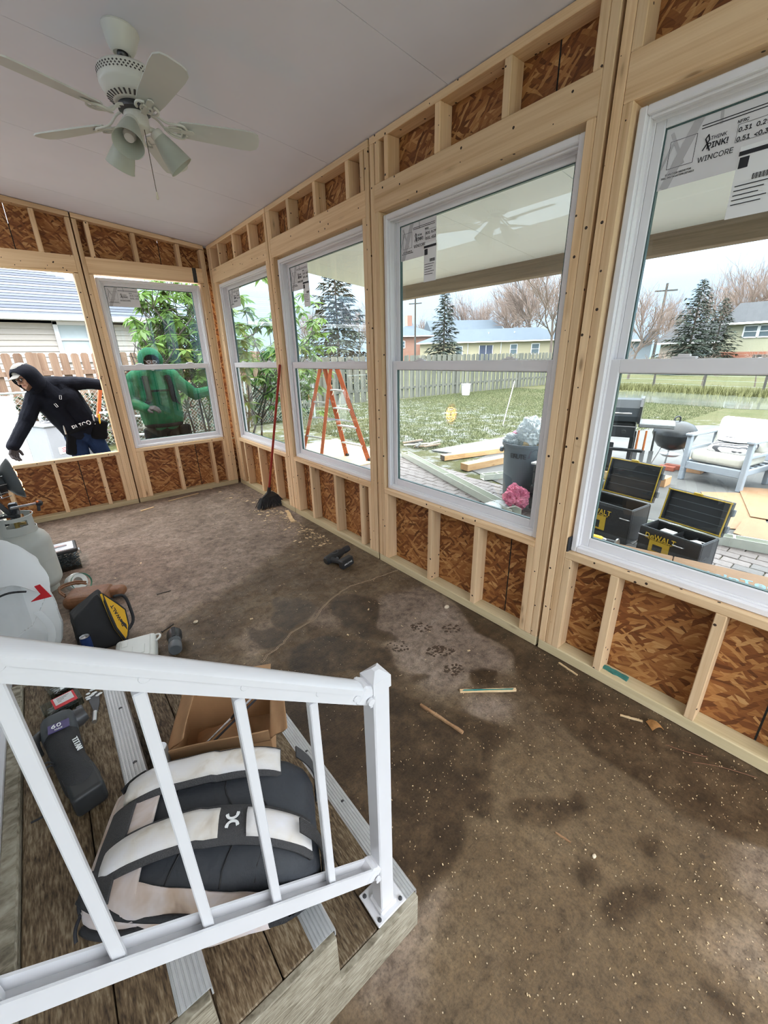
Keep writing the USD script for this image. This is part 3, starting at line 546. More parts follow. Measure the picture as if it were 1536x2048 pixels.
    pr = [tx('THINK', .010, su + .165, szt - .072), tx('PINK!', .016, su + .165, szt - .092, True), tx('WINCORE', .015, su + .165, szt - .125),
          tx('SCAN CODE ABOVE FOR', .005, su + .06, szt - .142, True), tx('FULL INSTALLATION DETAILS', .005, su + .06, szt - .151, True), tx('0.31', .012, su + .235, szt - .075, True), tx('0.51', .012, su + .235, szt - .100, True),
          tx('0.29', .012, su + .28, szt - .075, True), tx('<0.3', .012, su + .28, szt - .100, True), tx('NFRC', .008, su + .225, szt - .052, True)]
    def bx(ua, ub, za, zb, wd=.0012):
        return [prism(Polygon([(ua, za), (ub, za), (ub, zb), (ua, zb)]).exterior.buffer(wd / 2), .0004, P(0, 0, .0013), Xd, Yd)]
    pr += bx(su + .02, su + .10, szt - .125, szt - .045) + bx(su + .215, su + .30, szt - .108, szt - .06, .0008)
    pr.append(prism(LineString([(su + .125, szt - .10), (su + .14, szt - .075), (su + .135, szt - .06), (su + .128, szt - .07), (su + .145, szt - .105)]).buffer(.0018), .0004, P(0, 0, .0013), Xd, Yd))
    for k in range(2): pr.append(prism([(su + .11, szt - .030 - k * .008), (su + .29, szt - .030 - k * .008), (su + .29, szt - .0275 - k * .008), (su + .11, szt - .0275 - k * .008)], .0004, P(0, 0, .0013), Xd, Yd))
    T.part('label_print', cat(*pr), ink, False, parent=s)
    if small:
        a, sw2 = small
        s2 = T.part('paper_label', w(box((su + a + sw2 / 2, sd - .001, szt - .225), (sw2, .0008, .20))), white_print, False, 'white energy rating label below the larger one')
        q = [prism([(su + a, szt - .150), (su + a + sw2, szt - .150), (su + a + sw2, szt - .138), (su + a, szt - .138)], .0004, P(0, 0, .0025), Xd, Yd), prism([(su + a + .005, szt - .185), (su + a + .03, szt - .185), (su + a + .03, szt - .155), (su + a + .005, szt - .155)], .0004, P(0, 0, .0025), Xd, Yd)]
        for k in range(5): q.append(prism([(su + a + .008, szt - .235 - k * .013), (su + a + sw2 * (.85 - .1 * (k % 3)), szt - .235 - k * .013), (su + a + sw2 * (.85 - .1 * (k % 3)), szt - .2325 - k * .013), (su + a + .008, szt - .2325 - k * .013)], .0004, P(0, 0, .0025), Xd, Yd))
        for k in range(14): q.append(prism([(su + a + .05 + k * .003, szt - .224), (su + a + .05 + k * .003 + (.001 if k % 3 else .002), szt - .224), (su + a + .05 + k * .003 + (.001 if k % 3 else .002), szt - .208), (su + a + .05 + k * .003, szt - .208)], .0004, P(0, 0, .0025), Xd, Yd))
        T.part('label_print', cat(*q), ink, False, parent=s2)
    return T
window(False, -1.147, 1.029, 'double hung white window in the end wall with a worker behind it', small=None)
window(True, -0.155, 1.333, 'double hung white window nearest the far corner in the long wall', small=None)
window(True, -1.653, 1.292, 'double hung white window showing the orange stepladder outside')
window(True, -3.113, 1.268, 'double hung white window showing the trash can and fenced lawn')
window(True, -4.550, 1.273, 'double hung white window showing the patio chair and open tool cases', sheet_w=0.34, small=(0.235, 0.115))
window(True, -5.989, 1.294, 'double hung white window beside where the photographer stands', small=None)

# ------------------------------------------------------------------ house wall on the left with its door
wl = Thing('wall_left', (-2.42, 0, 0), 'white lap sided house wall beside the porch', kind='structure')
lap_m = plain('white_siding', (0.72, 0.73, 0.72), 0.5, var=0.03)
for k in range(22):
    z = 0.02 + k * 0.135
    prof = [(-2.47, z), (-2.43, z), (-2.452, z + .14), (-2.47, z + .14)]
    for ya, yb in ((0.1, -3.55), (-5.5, -7.4)):
        if z + .14 < 2.98: wl.part('siding_board', prism(prof, yb * -1 + ya, (0, ya, 0), (1, 0, 0), (0, 0, 1)), lap_m, False)
for z in (2.62, 2.755, 2.89):
    wl.part('siding_board', prism([(-2.47, z), (-2.43, z), (-2.452, z + .13), (-2.47, z + .13)], 1.95, (0, -3.55, 0), (1, 0, 0), (0, 0, 1)), lap_m, False)
wl.part('foundation', box((-2.49, -3.65, 0.24), (.06, 7.5, .5)), slab_side, False)
dr = Thing('door_1', (-2.3, -4.5, .505), 'white sliding glass door with a grooved threshold at the top of the steps', kind='structure')
thr = [(-2.43, .50), (-2.183, .50), (-2.183, .53), (-2.196, .53), (-2.196, .545), (-2.210, .545), (-2.210, .528), (-2.225, .528), (-2.225, .552), (-2.240, .552), (-2.240, .53), (-2.262, .53), (-2.262, .56), (-2.276, .56), (-2.276, .532), (-2.30, .532), (-2.30, .57), (-2.43, .57)]
dr.part('threshold', prism(thr, 1.90, (0, -3.57, 0), (1, 0, 0), (0, 0, 1)), white_paint, False)
for y in (-3.60, -5.45): dr.part('door_jamb', cbox((-2.38, y, 1.59), (.14, .07, 2.05), .004), vinyl)
dr.part('door_head', cbox((-2.38, -4.525, 2.585), (.14, 1.92, .06), .004), vinyl)
for y, x in ((-4.09, -2.36), (-4.95, -2.40)):
    fr = [cbox((x, y + s * .43, 1.56), (.04, .07, 1.98), .004) for s in (-1, 1)] + [cbox((x, y, z), (.04, .82, .08), .004) for z in (.61, 2.51)]
    dd = dr.part('door_leaf', cat(*fr), vinyl); dr.part('door_pane', box((x, y, 1.56), (.006, .80, 1.84)), glass, False, parent=dd)
dr.part('blind', box((-2.455, -4.5, 1.56), (.01, 1.86, 2.0)), plain('cream_blind', (0.60, 0.57, 0.52), 0.8), False)

# ------------------------------------------------------------------ porch roof outside the long wall
pr = Thing('porch_roof', (1.3, -3, 2.5), 'white panelled porch overhang resting on a dark timber beam', kind='structure')
soff = plain('soffit_panel_paint', (0.86, 0.87, 0.84), 0.55, var=0.02, scale=3)
ysf = [0.05, -0.47, -1.53, -2.595, -3.656, -4.72, -5.78, -6.6, -7.4]
for a, b in zip(ysf[:-1], ysf[1:]):
    pr.part('soffit_panel', prism([(.106, ceil_z(.106)), (2.78, ceil_z(2.78)), (2.78, ceil_z(2.78) + .02), (.106, ceil_z(.106) + .02)], a - b - .003, (0, a, 0), (1, 0, 0), (0, 0, 1)), soff, False)
pr.part('roof_deck', prism([(.1, ceil_z(.1) + .022), (2.95, ceil_z(2.95) + .022), (2.95, ceil_z(2.95) + .13), (.1, ceil_z(.1) + .13)], 7.5, (0, 0.10, 0), (1, 0, 0), (0, 0, 1)), soff, False)
pr.part('roof_gutter', cbox((2.97, -3.65, 2.50), (.10, 7.5, .12), .02), vinyl)
pr.piece('beam', (2.62, -3.68, 2.427), (.13, 7.4, .172), weathered_y, .004, 'dark weathered timber beam')
for y in (-7.2,): pr.piece('post', (2.62, y, 1.095), (.13, .13, 2.49), weathered_z, .004)

# ------------------------------------------------------------------ ground outside
lawn_m = material('frosted_lawn', {
    'tc': ('texture_coordinate', {}), 'n1': ('noise_texture', {'scale': 0.45, 'detail': 6.0, 'roughness': 0.65}), 'n2': ('noise_texture', {'scale': 2.6, 'detail': 8.0, 'roughness': 0.75}), 'n3': ('noise_texture', {'scale': 30.0, 'detail': 4.0, 'roughness': 0.8}),
    'mp': ('mapping', {'scale': (1.0, 1.0, 1.0)}),
    'gr': ('rgb_ramp', {'ramp': [(0.3, (0.046, 0.055, 0.017)), (0.45, (0.078, 0.086, 0.030)), (0.6, (0.112, 0.105, 0.050)), (0.72, (0.128, 0.105, 0.062))]}),
    'a': ('mix_float', {'fac': 0.5}), 'sep': ('separate_xyz', {}), 'dx': ('map_range', {'from_min': 9.0, 'from_max': 15.0, 'to_min': 0.0, 'to_max': -0.22, 'clamp': True}),
    'sn': ('math', {'math_type': 'add'}), 'sr': ('rgb_ramp', {'ramp': [(0.49, (0, 0, 0)), (0.62, (0.8, 0.8, 0.8))]}), 'mx': ('mix', {'color2': (0.30, 0.32, 0.325)}),
    'f': ('rgb_ramp', {'ramp': [(0.3, (0.55, 0.55, 0.55)), (0.7, (1.3, 1.3, 1.25))]}), 'fm': ('mix', {'mix_type': 'multiply', 'fac': 0.9}),
    'b': ('bump', {'strength': 0.9, 'distance': 0.05}), 'p': ('principled_bsdf', {'roughness': 0.85, 'specular_ior_level': 0.2})},
    [('tc.object', 'n1.vector'), ('tc.object', 'n2.vector'), ('tc.object', 'n3.vector'), ('n1.fac', 'a.a'), ('n2.fac', 'a.b'), ('a.result', 'gr.fac'), ('tc.object', 'sep.vector'), ('sep.x', 'dx.value'),
     ('n2.fac', 'sn.value1'), ('dx.result', 'sn.value2'), ('sn.value', 'sr.fac'), ('gr.color', 'fm.color1'), ('n3.fac', 'f.fac'), ('f.color', 'fm.color2'), ('fm.color', 'mx.color1'), ('sr.color', 'mx.fac'), ('mx.color', 'p.base_color'), ('n3.fac', 'b.height'), ('b.normal', 'p.normal')], 'p.BSDF')
gn = 90
lx = np.linspace(-60, 140, gn); ly = np.linspace(-90, 140, gn); LX, LY = np.meshgrid(lx, ly, indexing='ij'); li = np.arange(gn * gn).reshape(gn, gn)
lf = np.vstack([np.stack([li[:-1, :-1].ravel(), li[1:, :-1].ravel(), li[1:, 1:].ravel()], 1), np.stack([li[:-1, :-1].ravel(), li[1:, 1:].ravel(), li[:-1, 1:].ravel()], 1)])
usdkit.mesh(stage, '/World/lawn', (np.stack([LX.ravel(), LY.ravel(), np.full(gn * gn, GZ - .012)], 1), lf), lawn_m)
tagp(stage.GetPrimAtPath('/World/lawn'), 'frosted green lawn of the back yard', kind='structure')
wet_slab = plain('wet_patio_concrete', (0.085, 0.085, 0.083), 0.6, var=0.3, scale=1.6, spec=0.2)
lawn_edge = [(2.9, -9), (2.9, -2.2), (3.3, -1.1), (4.2, -0.9), (6.3, -1.2), (9.6, -1.9), (10.6, -2.6), (11.5, -4.5), (12.5, -9)]
slab = prism(lawn_edge, .10, (0, 0, GZ - .10)); ps = Thing('patio_slab', (6, -4, GZ - .1), 'wet grey concrete patio under the garden furniture', kind='structure'); ps.part('slab', slab, wet_slab, False)
pv = Thing('paver_patio', (1.5, -2.5, GZ - .06), 'grey brick paver patio outside the long wall', kind='structure')
pv_m = [plain(f'paver_{k}', c, 0.6, var=0.18, scale=25, bump=0.2) for k, c in enumerate([(0.15, 0.128, 0.122), (0.185, 0.158, 0.15), (0.125, 0.116, 0.113)])]
pv.part('sand_bed', prism([(.105, -6.2), (2.9, -6.2), (2.9, -2.2), (3.3, -1.1), (3.45, 1.0), (.105, 1.2)], .045, (0, 0, GZ - .075)), plain('joint_sand', (0.09, 0.08, 0.07), 0.9), False)
cells = []
prng = random.Random(3)
for i in range(25):
    for j in range(34):
        x = .17 + i * .115; y = -5.7 + j * .205 + (.1 if i % 2 else 0)
        if x > 2.85 and y < -1.4 or y > 1.0: continue
        d = A([x, y, GZ]) - CAM; q = A([d @ rgt, d @ dwn, d @ fwd]); vis = q[2] > .2 and abs(q[0] / q[2]) < .98 and abs(q[1] / q[2]) < 1.27 and y < .2
        cells.append((0 if vis else 1, float(np.linalg.norm(d)), x, y))
cells.sort()
rest = []
for k, (v, d, x, y) in enumerate(cells):
    dz = prng.uniform(-.003, .003)
    if k < 290: pv.piece('paver', (x, y, GZ - .03 + dz), (.109, .198, .06), pv_m[prng.randrange(3)], .005)
    else: rest.append(cbox((x, y, GZ - .03 + dz), (.109, .198, .06), .005))
if rest: pv.part('pavers', cat(*rest), pv_m[0], False, kind='stuff')

# ------------------------------------------------------------------ porch steps
comp = material('composite_deck_board', {
    'tc': ('texture_coordinate', {}), 'oi': ('object_info', {}), 'ra': ('math', {'math_type': 'multiply', 'value2': 29.0}), 'off': ('combine_xyz', {}), 'ad': ('vector_math', {'math_type': 'add'}),
    'm': ('mapping', {'scale': (260, 42, 120)}), 'g': ('noise_texture', {'scale': 1.0, 'detail': 2.0, 'distortion': 0.3}), 'n': ('noise_texture', {'scale': 4.2, 'detail': 8.0, 'roughness': 0.75}), 'a': ('mix_float', {'fac': 0.55}),
    'r': ('rgb_ramp', {'ramp': [(0.34, (0.022, 0.014, 0.009)), (0.45, (0.085, 0.055, 0.030)), (0.54, (0.155, 0.108, 0.062)), (0.66, (0.27, 0.215, 0.145))]}),
    'hv': ('hsv', {}), 'vr': ('map_range', {'from_min': 0.0, 'from_max': 1.0, 'to_min': 0.85, 'to_max': 1.2}),
    'b': ('bump', {'strength': 0.6, 'distance': 0.004}), 'p': ('principled_bsdf', {'roughness': 0.6, 'specular_ior_level': 0.3})},
    [('oi.random', 'ra.value1'), ('ra.value', 'off.x'), ('ra.value', 'off.y'), ('tc.object', 'ad.vector1'), ('off.vector', 'ad.vector2'), ('ad.vector', 'm.vector'), ('m.vector', 'g.vector'), ('ad.vector', 'n.vector'), ('n.fac', 'a.a'), ('g.fac', 'a.b'), ('a.result', 'r.fac'),
     ('oi.random', 'vr.value'), ('vr.result', 'hv.value'), ('r.color', 'hv.color'), ('hv.color', 'p.base_color'), ('g.fac', 'b.height'), ('b.normal', 'p.normal')], 'p.BSDF')
comp_side = material('composite_fascia', {
    'tc': ('texture_coordinate', {}), 'm': ('mapping', {'scale': (34, 60, 260)}), 'g': ('noise_texture', {'scale': 1.0, 'detail': 3.0, 'distortion': 0.5}), 'n': ('noise_texture', {'scale': 4.0, 'detail': 7.0, 'roughness': 0.7}), 'a': ('mix_float', {'fac': 0.5}),
    'r': ('rgb_ramp', {'ramp': [(0.34, (0.07, 0.056, 0.037)), (0.45, (0.21, 0.18, 0.13)), (0.54, (0.33, 0.295, 0.225)), (0.68, (0.46, 0.42, 0.34))]}),
    'b': ('bump', {'strength': 0.6, 'distance': 0.004}), 'p': ('principled_bsdf', {'roughness': 0.65, 'specular_ior_level': 0.3})},
    [('tc.object', 'm.vector'), ('m.vector', 'g.vector'), ('tc.object', 'n.vector'), ('n.fac', 'a.a'), ('g.fac', 'a.b'), ('a.result', 'r.fac'), ('r.color', 'p.base_color'), ('g.fac', 'b.height'), ('b.normal', 'p.normal')], 'p.BSDF')
Y0, Y1 = -4.9, -3.72                            # near and far end of the steps
st = Thing('porch_steps', (-1.77, -4.3, 0), 'three composite deck steps with ribbed silver nosings below the sliding door', 'steps')
T1, T2, T3, X1, X2, X3 = 0.135, 0.318, 0.505, -1.368, -1.63, -1.882
ym, yl = (Y0 + Y1) / 2, Y1 - Y0
for name, xa, xb, z in (('tread_board', X2, -1.502, T1), ('tread_board', -1.499, X1, T1), ('tread_board', X3, -1.757, T2), ('tread_board', -1.754, X2, T2), ('tread_board', -2.148, -2.018, T3), ('tread_board', -2.015, X3, T3)):
    st.piece(name, ((xa + xb) / 2, ym, z - .0125), (xb - xa, yl, .025), comp, .003)
st.piece('edge_board', (-2.167, ym, T3 - .004), (.034, yl, .042), comp_side, .004)
for x, z0, z1 in ((X1 - .012, 0, T1 - .026), (X2 - .010, T1 + .001, T2 - .026), (X3 - .010, T2 + .001, T3 - .026)):
    st.piece('riser_board', (x, ym, (z0 + z1) / 2), (.018, yl - .01, z1 - z0), comp, .002)
for xb, z0, z1 in ((X1, 0, T1 - .002), (X2, T1 - .001, T2 - .002), (X3, T2 - .001, T3 - .002)):
    for y in (Y0 - .010, Y1 + .010): st.piece('side_board', ((xb - 2.185) / 2, y, (z0 + z1) / 2), (xb + 2.185, .018, z1 - z0), comp_side, .002)
st.part('inner_frame', cat(box((-1.78, ym, .05), (.80, yl - .06, .10)), box((-1.92, ym, .2), (.52, yl - .06, .18)), box((-2.04, ym, .38), (.27, yl - .06, .18))), plain('step_frame_wood', (0.10, 0.07, 0.05), 0.8), False)
def nosing(x, z):
    w, pts = .052, [(x + .003, z - .022), (x + .006, z - .022), (x + .006, z + .001)]
    for k in range(6):
        a = x + .002 - k * .0086; pts += [(a, z + .005), (a - .0048, z + .005), (a - .0058, z + .0022), (a - .0076, z + .0022)]
    pts += [(x - w, z + .0008), (x + .003, z + .0008)]
    return prism(pts, yl + .008, (0, Y1 + .004, 0), (1, 0, 0), (0, 0, 1))
for x, z in ((X1, T1), (X2, T2), (X3, T3)):
    nz = st.part('nosing_strip', nosing(x, z), alu, False, 'ribbed silver aluminium nosing')
    [st.part('screw', lathe([(0, .0018), (.004, .0016), (.0055, 0)], 10, (x - .018, y, z + .004)), dark_steel, parent=nz) for y in np.linspace(Y0 + .09, Y1 - .09, 5)]

# ------------------------------------------------------------------ stair railing
rl = Thing('stair_railing', (-1.4535, -4.866, T1), 'white metal stair railing with square balusters and a capped end post', 'railing')
PX, PY, ph = -1.4535, -4.866, .0215
rl.part('post', cbox((PX, PY, .53), (.043, .043, .785), .003), white_paint)
cap = hull([(PX + sx * .0235, PY + sy * .0235, z) for sx in (-1, 1) for sy in (-1, 1) for z in (.915, .945)] + [(PX + sx * .006, PY + sy * .006, .958) for sx in (-1, 1) for sy in (-1, 1)])
rl.part('post_cap', cap, white_paint)
bp = rl.part('base_plate', cat(cbox((PX + .002, PY + .006, T1 + .008), (.098, .092, .006), .002), cbox((PX, PY, T1 + .017), (.056, .056, .014), .004)), white_paint)
[rl.part('bolt', lathe([(0, .006), (.004, .005), (.006, 0)], 10, (PX + .002 + sx * .037, PY + .006 + sy * .034, T1 + .011)), dark_steel, parent=bp) for sx in (-1, 1) for sy in (-1, 1)]
SL = 0.742                                      # slope of the rails
def rail(x0, z0, x1, prof):
    """Sweeps the profile (side, up) along the sloped line in the plane y = PY."""
    d = V3(x1 - x0, 0, (x0 - x1) * SL); L = np.linalg.norm(d); d /= L; side = V3(0, 1, 0); up = np.cross(side, d) * 1.0
    if up[2] < 0: up = -up
    m = trimesh.creation.extrude_polygon(Polygon(prof), L, engine='earcut'); T = np.eye(4); T[:3, 0], T[:3, 1], T[:3, 2], T[:3, 3] = side, up, d, (x0, PY, z0)
    m.apply_transform(T); m.fix_normals(); return m
XE = -2.30                                      # upper end, at the house
topp = [(-.0155, -.030), (.0155, -.030), (.0155, -.009), (.019, -.008), (.0195, .003), (.015, .008), (.006, .010), (-.006, .010), (-.015, .008), (-.0195, .003), (-.019, -.008), (-.0155, -.009)]
rl.part('top_rail', rail(-1.485, .927, XE, topp), white_paint, 40)
botp = [(-.018, -.019), (.018, -.019), (.018, .019), (.0135, .019), (.0135, -.004), (-.0135, -.004), (-.0135, .019), (-.018, .019)]
rl.part('bottom_rail', rail(-1.488, .325, XE, botp), white_paint, False)
for x in (-1.604, -1.731, -1.854, -1.976, -2.10, -2.22):
    zb, zt = .325 + (-1.488 - x) * SL, .927 + (-1.485 - x) * SL
    rl.part('baluster', cbox((x, PY, (zb + zt - .05) / 2), (.0175, .0175, zt - zb - .04), .002), white_paint)
    rl.part('plug', lathe([(0, .0015), (.007, .001), (.008, 0)], 12, (x + .01, PY - .0158, zt - .020), axis=(0, -1, 0)), white_paint)
for z0, zz, hh in ((.927, -.012, .052), (.325, 0, .05)):
    d = V3(-1, 0, SL) / math.hypot(1, SL)
    q = V3(-1.482, PY, z0 + zz); rl.part('rail_bracket', cat(bar(q - d * .006, q + d * .030, .042, hh - .010, .004), cbox((-1.4775, PY, z0 + zz - .006), (.008, .034, .06), .002), cyl((-1.487, PY - .024, z0 + zz - .004), (-1.487, PY - .030, z0 + zz - .004), .008, 12)), white_paint)
rl.part('rail_clip', cat(*[cyl((x, PY - .0158, .927 + (-1.485 - x) * SL - .020), (x, PY - .018, .927 + (-1.485 - x) * SL - .020), .007, 12) for x in (-1.515,)]), white_paint)
rl.part('wall_post', cbox((-2.315, PY, .95), (.043, .043, .90), .003), white_paint)

# ------------------------------------------------------------------ ceiling fan
fan_w = plain('fan_enamel', (0.66, 0.65, 0.60), 0.32, var=0.04, scale=6)
blade_m = plain('fan_blade', (0.60, 0.61, 0.58), 0.5, var=0.04, scale=5)
FX, FY = -1.215, -2.878; FC = ceil_z(FX)
fan = Thing('ceiling_fan', (FX, FY, FC), 'white five blade ceiling fan with three frosted glass lamp shades', 'ceiling fan')
dn = -V3(.106, 0, 1) / math.hypot(.106, 1)
fan.part('canopy', lathe([(0, 0), (.070, .0005), (.072, .008), (.069, .014), (.064, .030), (.057, .055), (.046, .075), (.040, .083), (.034, .086), (.030, .080), (0, .078)], 36, (FX, FY, FC), axis=dn), fan_w, 40)
fan.part('hanger_ball', sphere((FX - .007, FY, FC - .083), .022, 2), dark_steel, True)
fan.part('downrod', cyl((FX - .006, FY, FC - .075), (FX, FY, 2.765), .0105, 16), fan_w)
fan.part('motor_housing', lathe([(0, 2.778), (.05, 2.778), (.085, 2.774), (.112, 2.766), (.122, 2.756), (.1235, 2.735), (.1235, 2.712), (.120, 2.700), (.113, 2.690), (.108, 2.678), (.100, 2.668), (.078, 2.656), (.07, 2.650), (0, 2.65)], 48, (FX, FY, 0)), fan_w, 40)
slots = []
for k in range(48):
    for j, (z, o) in enumerate(((2.747, 0), (2.7385, .5), (2.730, 0))):
        a = (k + o) * 2 * np.pi / 48; d = V3(math.cos(a), math.sin(a), 0); p = V3(FX, FY, z) + d * .1232
        slots.append(prism([(-.0045, 0), (0, -.0040), (.0045, 0), (0, .0040)], .0008, p, (-d[1], d[0], 0), (0, 0, 1)))
fan.part('vent_slots', cat(*slots), plain('vent_dark', (0.06, 0.05, 0.05), 0.8), False, kind='stuff')
low = []
for k in range(30):
    a = k * 2 * np.pi / 30; d = V3(math.cos(a), math.sin(a), 0)
    low.append(bar(V3(FX, FY, 2.6665) + d * .1005, V3(FX, FY, 2.657) + d * .079, .0075, .002))
fan.part('vent_fins', cat(*low), plain('vent_dark2', (0.08, 0.07, 0.07), 0.8), False, kind='stuff')
fan.part('flywheel', lathe([(0, 2.65), (.062, 2.65), (.066, 2.640), (.066, 2.628), (.05, 2.622), (0, 2.622)], 32, (FX, FY, 0)), dark_steel, 40)
fan.part('switch_housing', lathe([(0, 2.624), (.046, 2.624), (.050, 2.615), (.050, 2.575), (.046, 2.566), (.030, 2.556), (0, 2.552)], 32, (FX, FY, 0)), fan_w, 40)
for k in range(5):
    a = math.radians(128.77 - 72 * k); d = V3(math.cos(a), math.sin(a), 0); t = V3(-d[1], d[0], 0); p = math.radians(13)
    tv = t * math.cos(p) - V3(0, 0, 1) * math.sin(p); n = np.cross(d, tv)
    o = V3(FX, FY, 2.590)
    outl = [(.165, -.030), (.185, -.046), (.24, -.052), (.46, -.064), (.505, -.062), (.532, -.046), (.540, -.022), (.540, .022), (.532, .046), (.505, .062), (.46, .064), (.24, .052), (.185, .046), (.165, .030)]
    b = fan.part('blade', prism(outl, .006, o, d, tv), blade_m, False)
    arms = []
    for s in (-1, 1):
        arms.append(tube(spline([o + d * .055 + V3(0, 0, .042) + t * s * .012, o + d * .09 + V3(0, 0, .028) + t * s * .018, o + d * .12 + V3(0, 0, .004) - tv * 0 + tv * s * .026, o + d * .155 - n * .007 + tv * s * .040, o + d * .195 - n * .008 + tv * s * .036, o + d * .205 - n * .008 + tv * s * .018], 16), .0052, 8))
        arms.append(tube(spline([o + d * .13 - n * .004 + tv * s * .012, o + d * .16 - n * .008 + tv * s * .022, o + d * .185 - n * .008 + tv * s * .014, o + d * .18 - n * .008 + tv * s * .004], 10), .004, 6))
    arms.append(prism([(.11, -.010), (.23, -.012), (.24, 0), (.23, .012), (.11, .010)], .005, o - n * .0075, d, tv))
    fan.part('blade_bracket', cat(*arms), fan_w, 40, parent=b)
frost = material('frosted_glass', {'tc': ('texture_coordinate', {}), 'n': ('noise_texture', {'scale': 9.0, 'detail': 3.0}), 'r': ('rgb_ramp', {'ramp': [(0.3, (0.50, 0.52, 0.46)), (0.7, (0.66, 0.68, 0.61))]}), 'p': ('principled_bsdf', {'roughness': 0.35}), 't': ('translucent_bsdf', {'color': (0.7, 0.72, 0.66)}), 'm': ('mix_closure', {'fac': 0.3})},
                 [('tc.object', 'n.vector'), ('n.fac', 'r.fac'), ('r.color', 'p.base_color'), ('p.BSDF', 'm.closure1'), ('t.BSDF', 'm.closure2')], 'm.closure')
for k, ang in enumerate((-122, -8, 118)):
    a = math.radians(ang); d = V3(math.cos(a), math.sin(a), 0); ax = d * .62 - V3(0, 0, 1) * .79; ax /= np.linalg.norm(ax)
    p0 = V3(FX, FY, 2.575) + d * .045; p1 = p0 + d * .022 - V3(0, 0, .004)
    lamp = fan.part('lamp_fitter', cat(tube(spline([p0 - d * .02, p0, p1], 6), .011, 10), lathe([(0, -.004), (.024, 0), (.029, .010), (.029, .026), (.024, .028), (0, .026)], 24, p1, axis=ax)), fan_w, 40)
    sh = [(.028, .022), (.034, .040), (.045, .078), (.053, .112), (.0595, .148), (.062, .154), (.0595, .153), (.0505, .111), (.042, .078), (.031, .040), (.025, .024)]
    fan.part('lamp_shade', lathe(sh, 36, p1, axis=ax), frost, 50, parent=lamp)
    fan.part('bulb', lathe([(0, .03), (.012, .032), (.014, .055), (.024, .085), (.026, .098), (.019, .116), (0, .122)], 20, p1, axis=ax), plain('bulb_glass', (0.80, 0.72, 0.70), 0.25, var=0.02) if k == 0 else stage.GetPrimAtPath('/World/Looks/bulb_glass') and UsdShade.Material.Get(stage, '/World/Looks/bulb_glass'), 50, parent=lamp)
ch = [(FX + .018, FY - .030, 2.562)] + [(FX + .018 + .004 * s, FY - .030, 2.562 - .235 * s) for s in (.33, .66, 1)]
pc = fan.part('pull_chain', tube(ch, .0016, 6), plain('chain_metal', (0.16, 0.14, 0.12), 0.4, 0.6))
fan.part('pull_knob', lathe([(0, 0), (.0035, -.003), (.0055, -.018), (.006, -.026), (.004, -.031), (0, -.032)], 12, ch[-1]), plain('knob_cream', (0.62, 0.55, 0.42), 0.4), 50, parent=pc)
fan.part('pull_chain', tube([(FX - .02, FY - .045, 2.562), (FX - .02, FY - .045, 2.50)], .0014, 6), UsdShade.Material.Get(stage, '/World/Looks/chain_metal'))

# ------------------------------------------------------------------ gas cylinder with its heater
TX, TY, TR = -2.195, -1.735, .155
tank_m = plain('tank_paint', (0.47, 0.48, 0.44), 0.38, var=0.05, scale=7)
tk = Thing('gas_cylinder', (TX, TY, 0), 'grey white propane gas cylinder with a slotted collar', 'gas cylinder')
tk.part('shell', lathe([(0, .03), (.10, .03), (.135, .045), (.152, .075), (TR, .11), (TR, .250), (.1565, .253), (.1565, .259), (TR, .262), (TR, .37), (.150, .405), (.136, .437), (.112, .462), (.08, .478), (0, .485)], 56, (TX, TY, 0)), tank_m, 50)
tk.part('foot_ring', lathe([(.112, 0), (.118, 0), (.118, .05), (.112, .05), (.112, 0)], 40, (TX, TY, 0)), tank_m)
col = m3.Manifold.cylinder(.125, .105, .105, 64) - m3.Manifold.cylinder(.13, .101, .101, 64).translate((0, 0, -.002))
cam_a = math.degrees(math.atan2(CAM[1] - TY, CAM[0] - TX))
for da, w, z0, z1 in ((0, .115, .058, .098), (92, .10, .03, .115), (-125, .10, .03, .115), (178, .10, .058, .1)):
    cutter = m3.Manifold.cube((.2, w, z1 - z0), True).translate((.11, 0, (z0 + z1) / 2)).rotate((0, 0, cam_a + da)); col = col - cutter
cm_ = tri(col); cm_.apply_translation((TX, TY, .470)); tk.part('collar', cm_, tank_m, 30)
tk.part('valve', cat(cyl((TX, TY, .48), (TX, TY, .55), .014, 16), cyl((TX, TY, .53), (TX + .05, TY - .02, .53), .010, 12)), plain('brass', (0.45, 0.33, 0.12), 0.35, 0.9))
tk.part('valve_knob', lathe([(0, .55), (.022, .55), (.026, .556), (.026, .568), (.02, .574), (0, .574)], 12, (TX, TY, 0)), black_plastic)
ca = math.radians(cam_a)
for z, s, h in ((.425, 'LP GAS', .016), (.405, '20 WC', .011)):
    d = V3(math.cos(ca - .75), math.sin(ca - .75), 0); tk.part('stamp', text(s, h, V3(TX, TY, z) + d * (.1435 if z > .41 else .1508), (-d[1], d[0], 0), V3(0, 0, 1) * .84 - d * .55, .0012), plain('stamp_grey_%d' % int(z * 1000), (0.16, 0.17, 0.16), 0.6), False)
ht = Thing('gas_heater', (TX + .02, TY, .58), 'lit tank top gas heater with grey reflector dish and wire guard', 'heater')
HA = V3(.975, .16, .10); HA /= np.linalg.norm(HA); HC = V3(-2.125, -1.735, .845)
dish_m = plain('dish_grey', (0.13, 0.14, 0.145), 0.4, 0.5)
ht.part('reflector_dish', lathe([(.03, -.055), (.06, -.05), (.105, -.022), (.135, .010), (.139, .012), (.139, .006), (.108, -.03), (.062, -.057), (.03, -.062), (.03, -.055)], 40, HC, axis=HA), dish_m, 40)
glow = material('glowing_burner', {'e': ('emission', {'color': (1.0, 0.22, 0.04), 'strength': 9.0})}, [], 'e.emission')
hu, hw, _ = frame_of(HA)
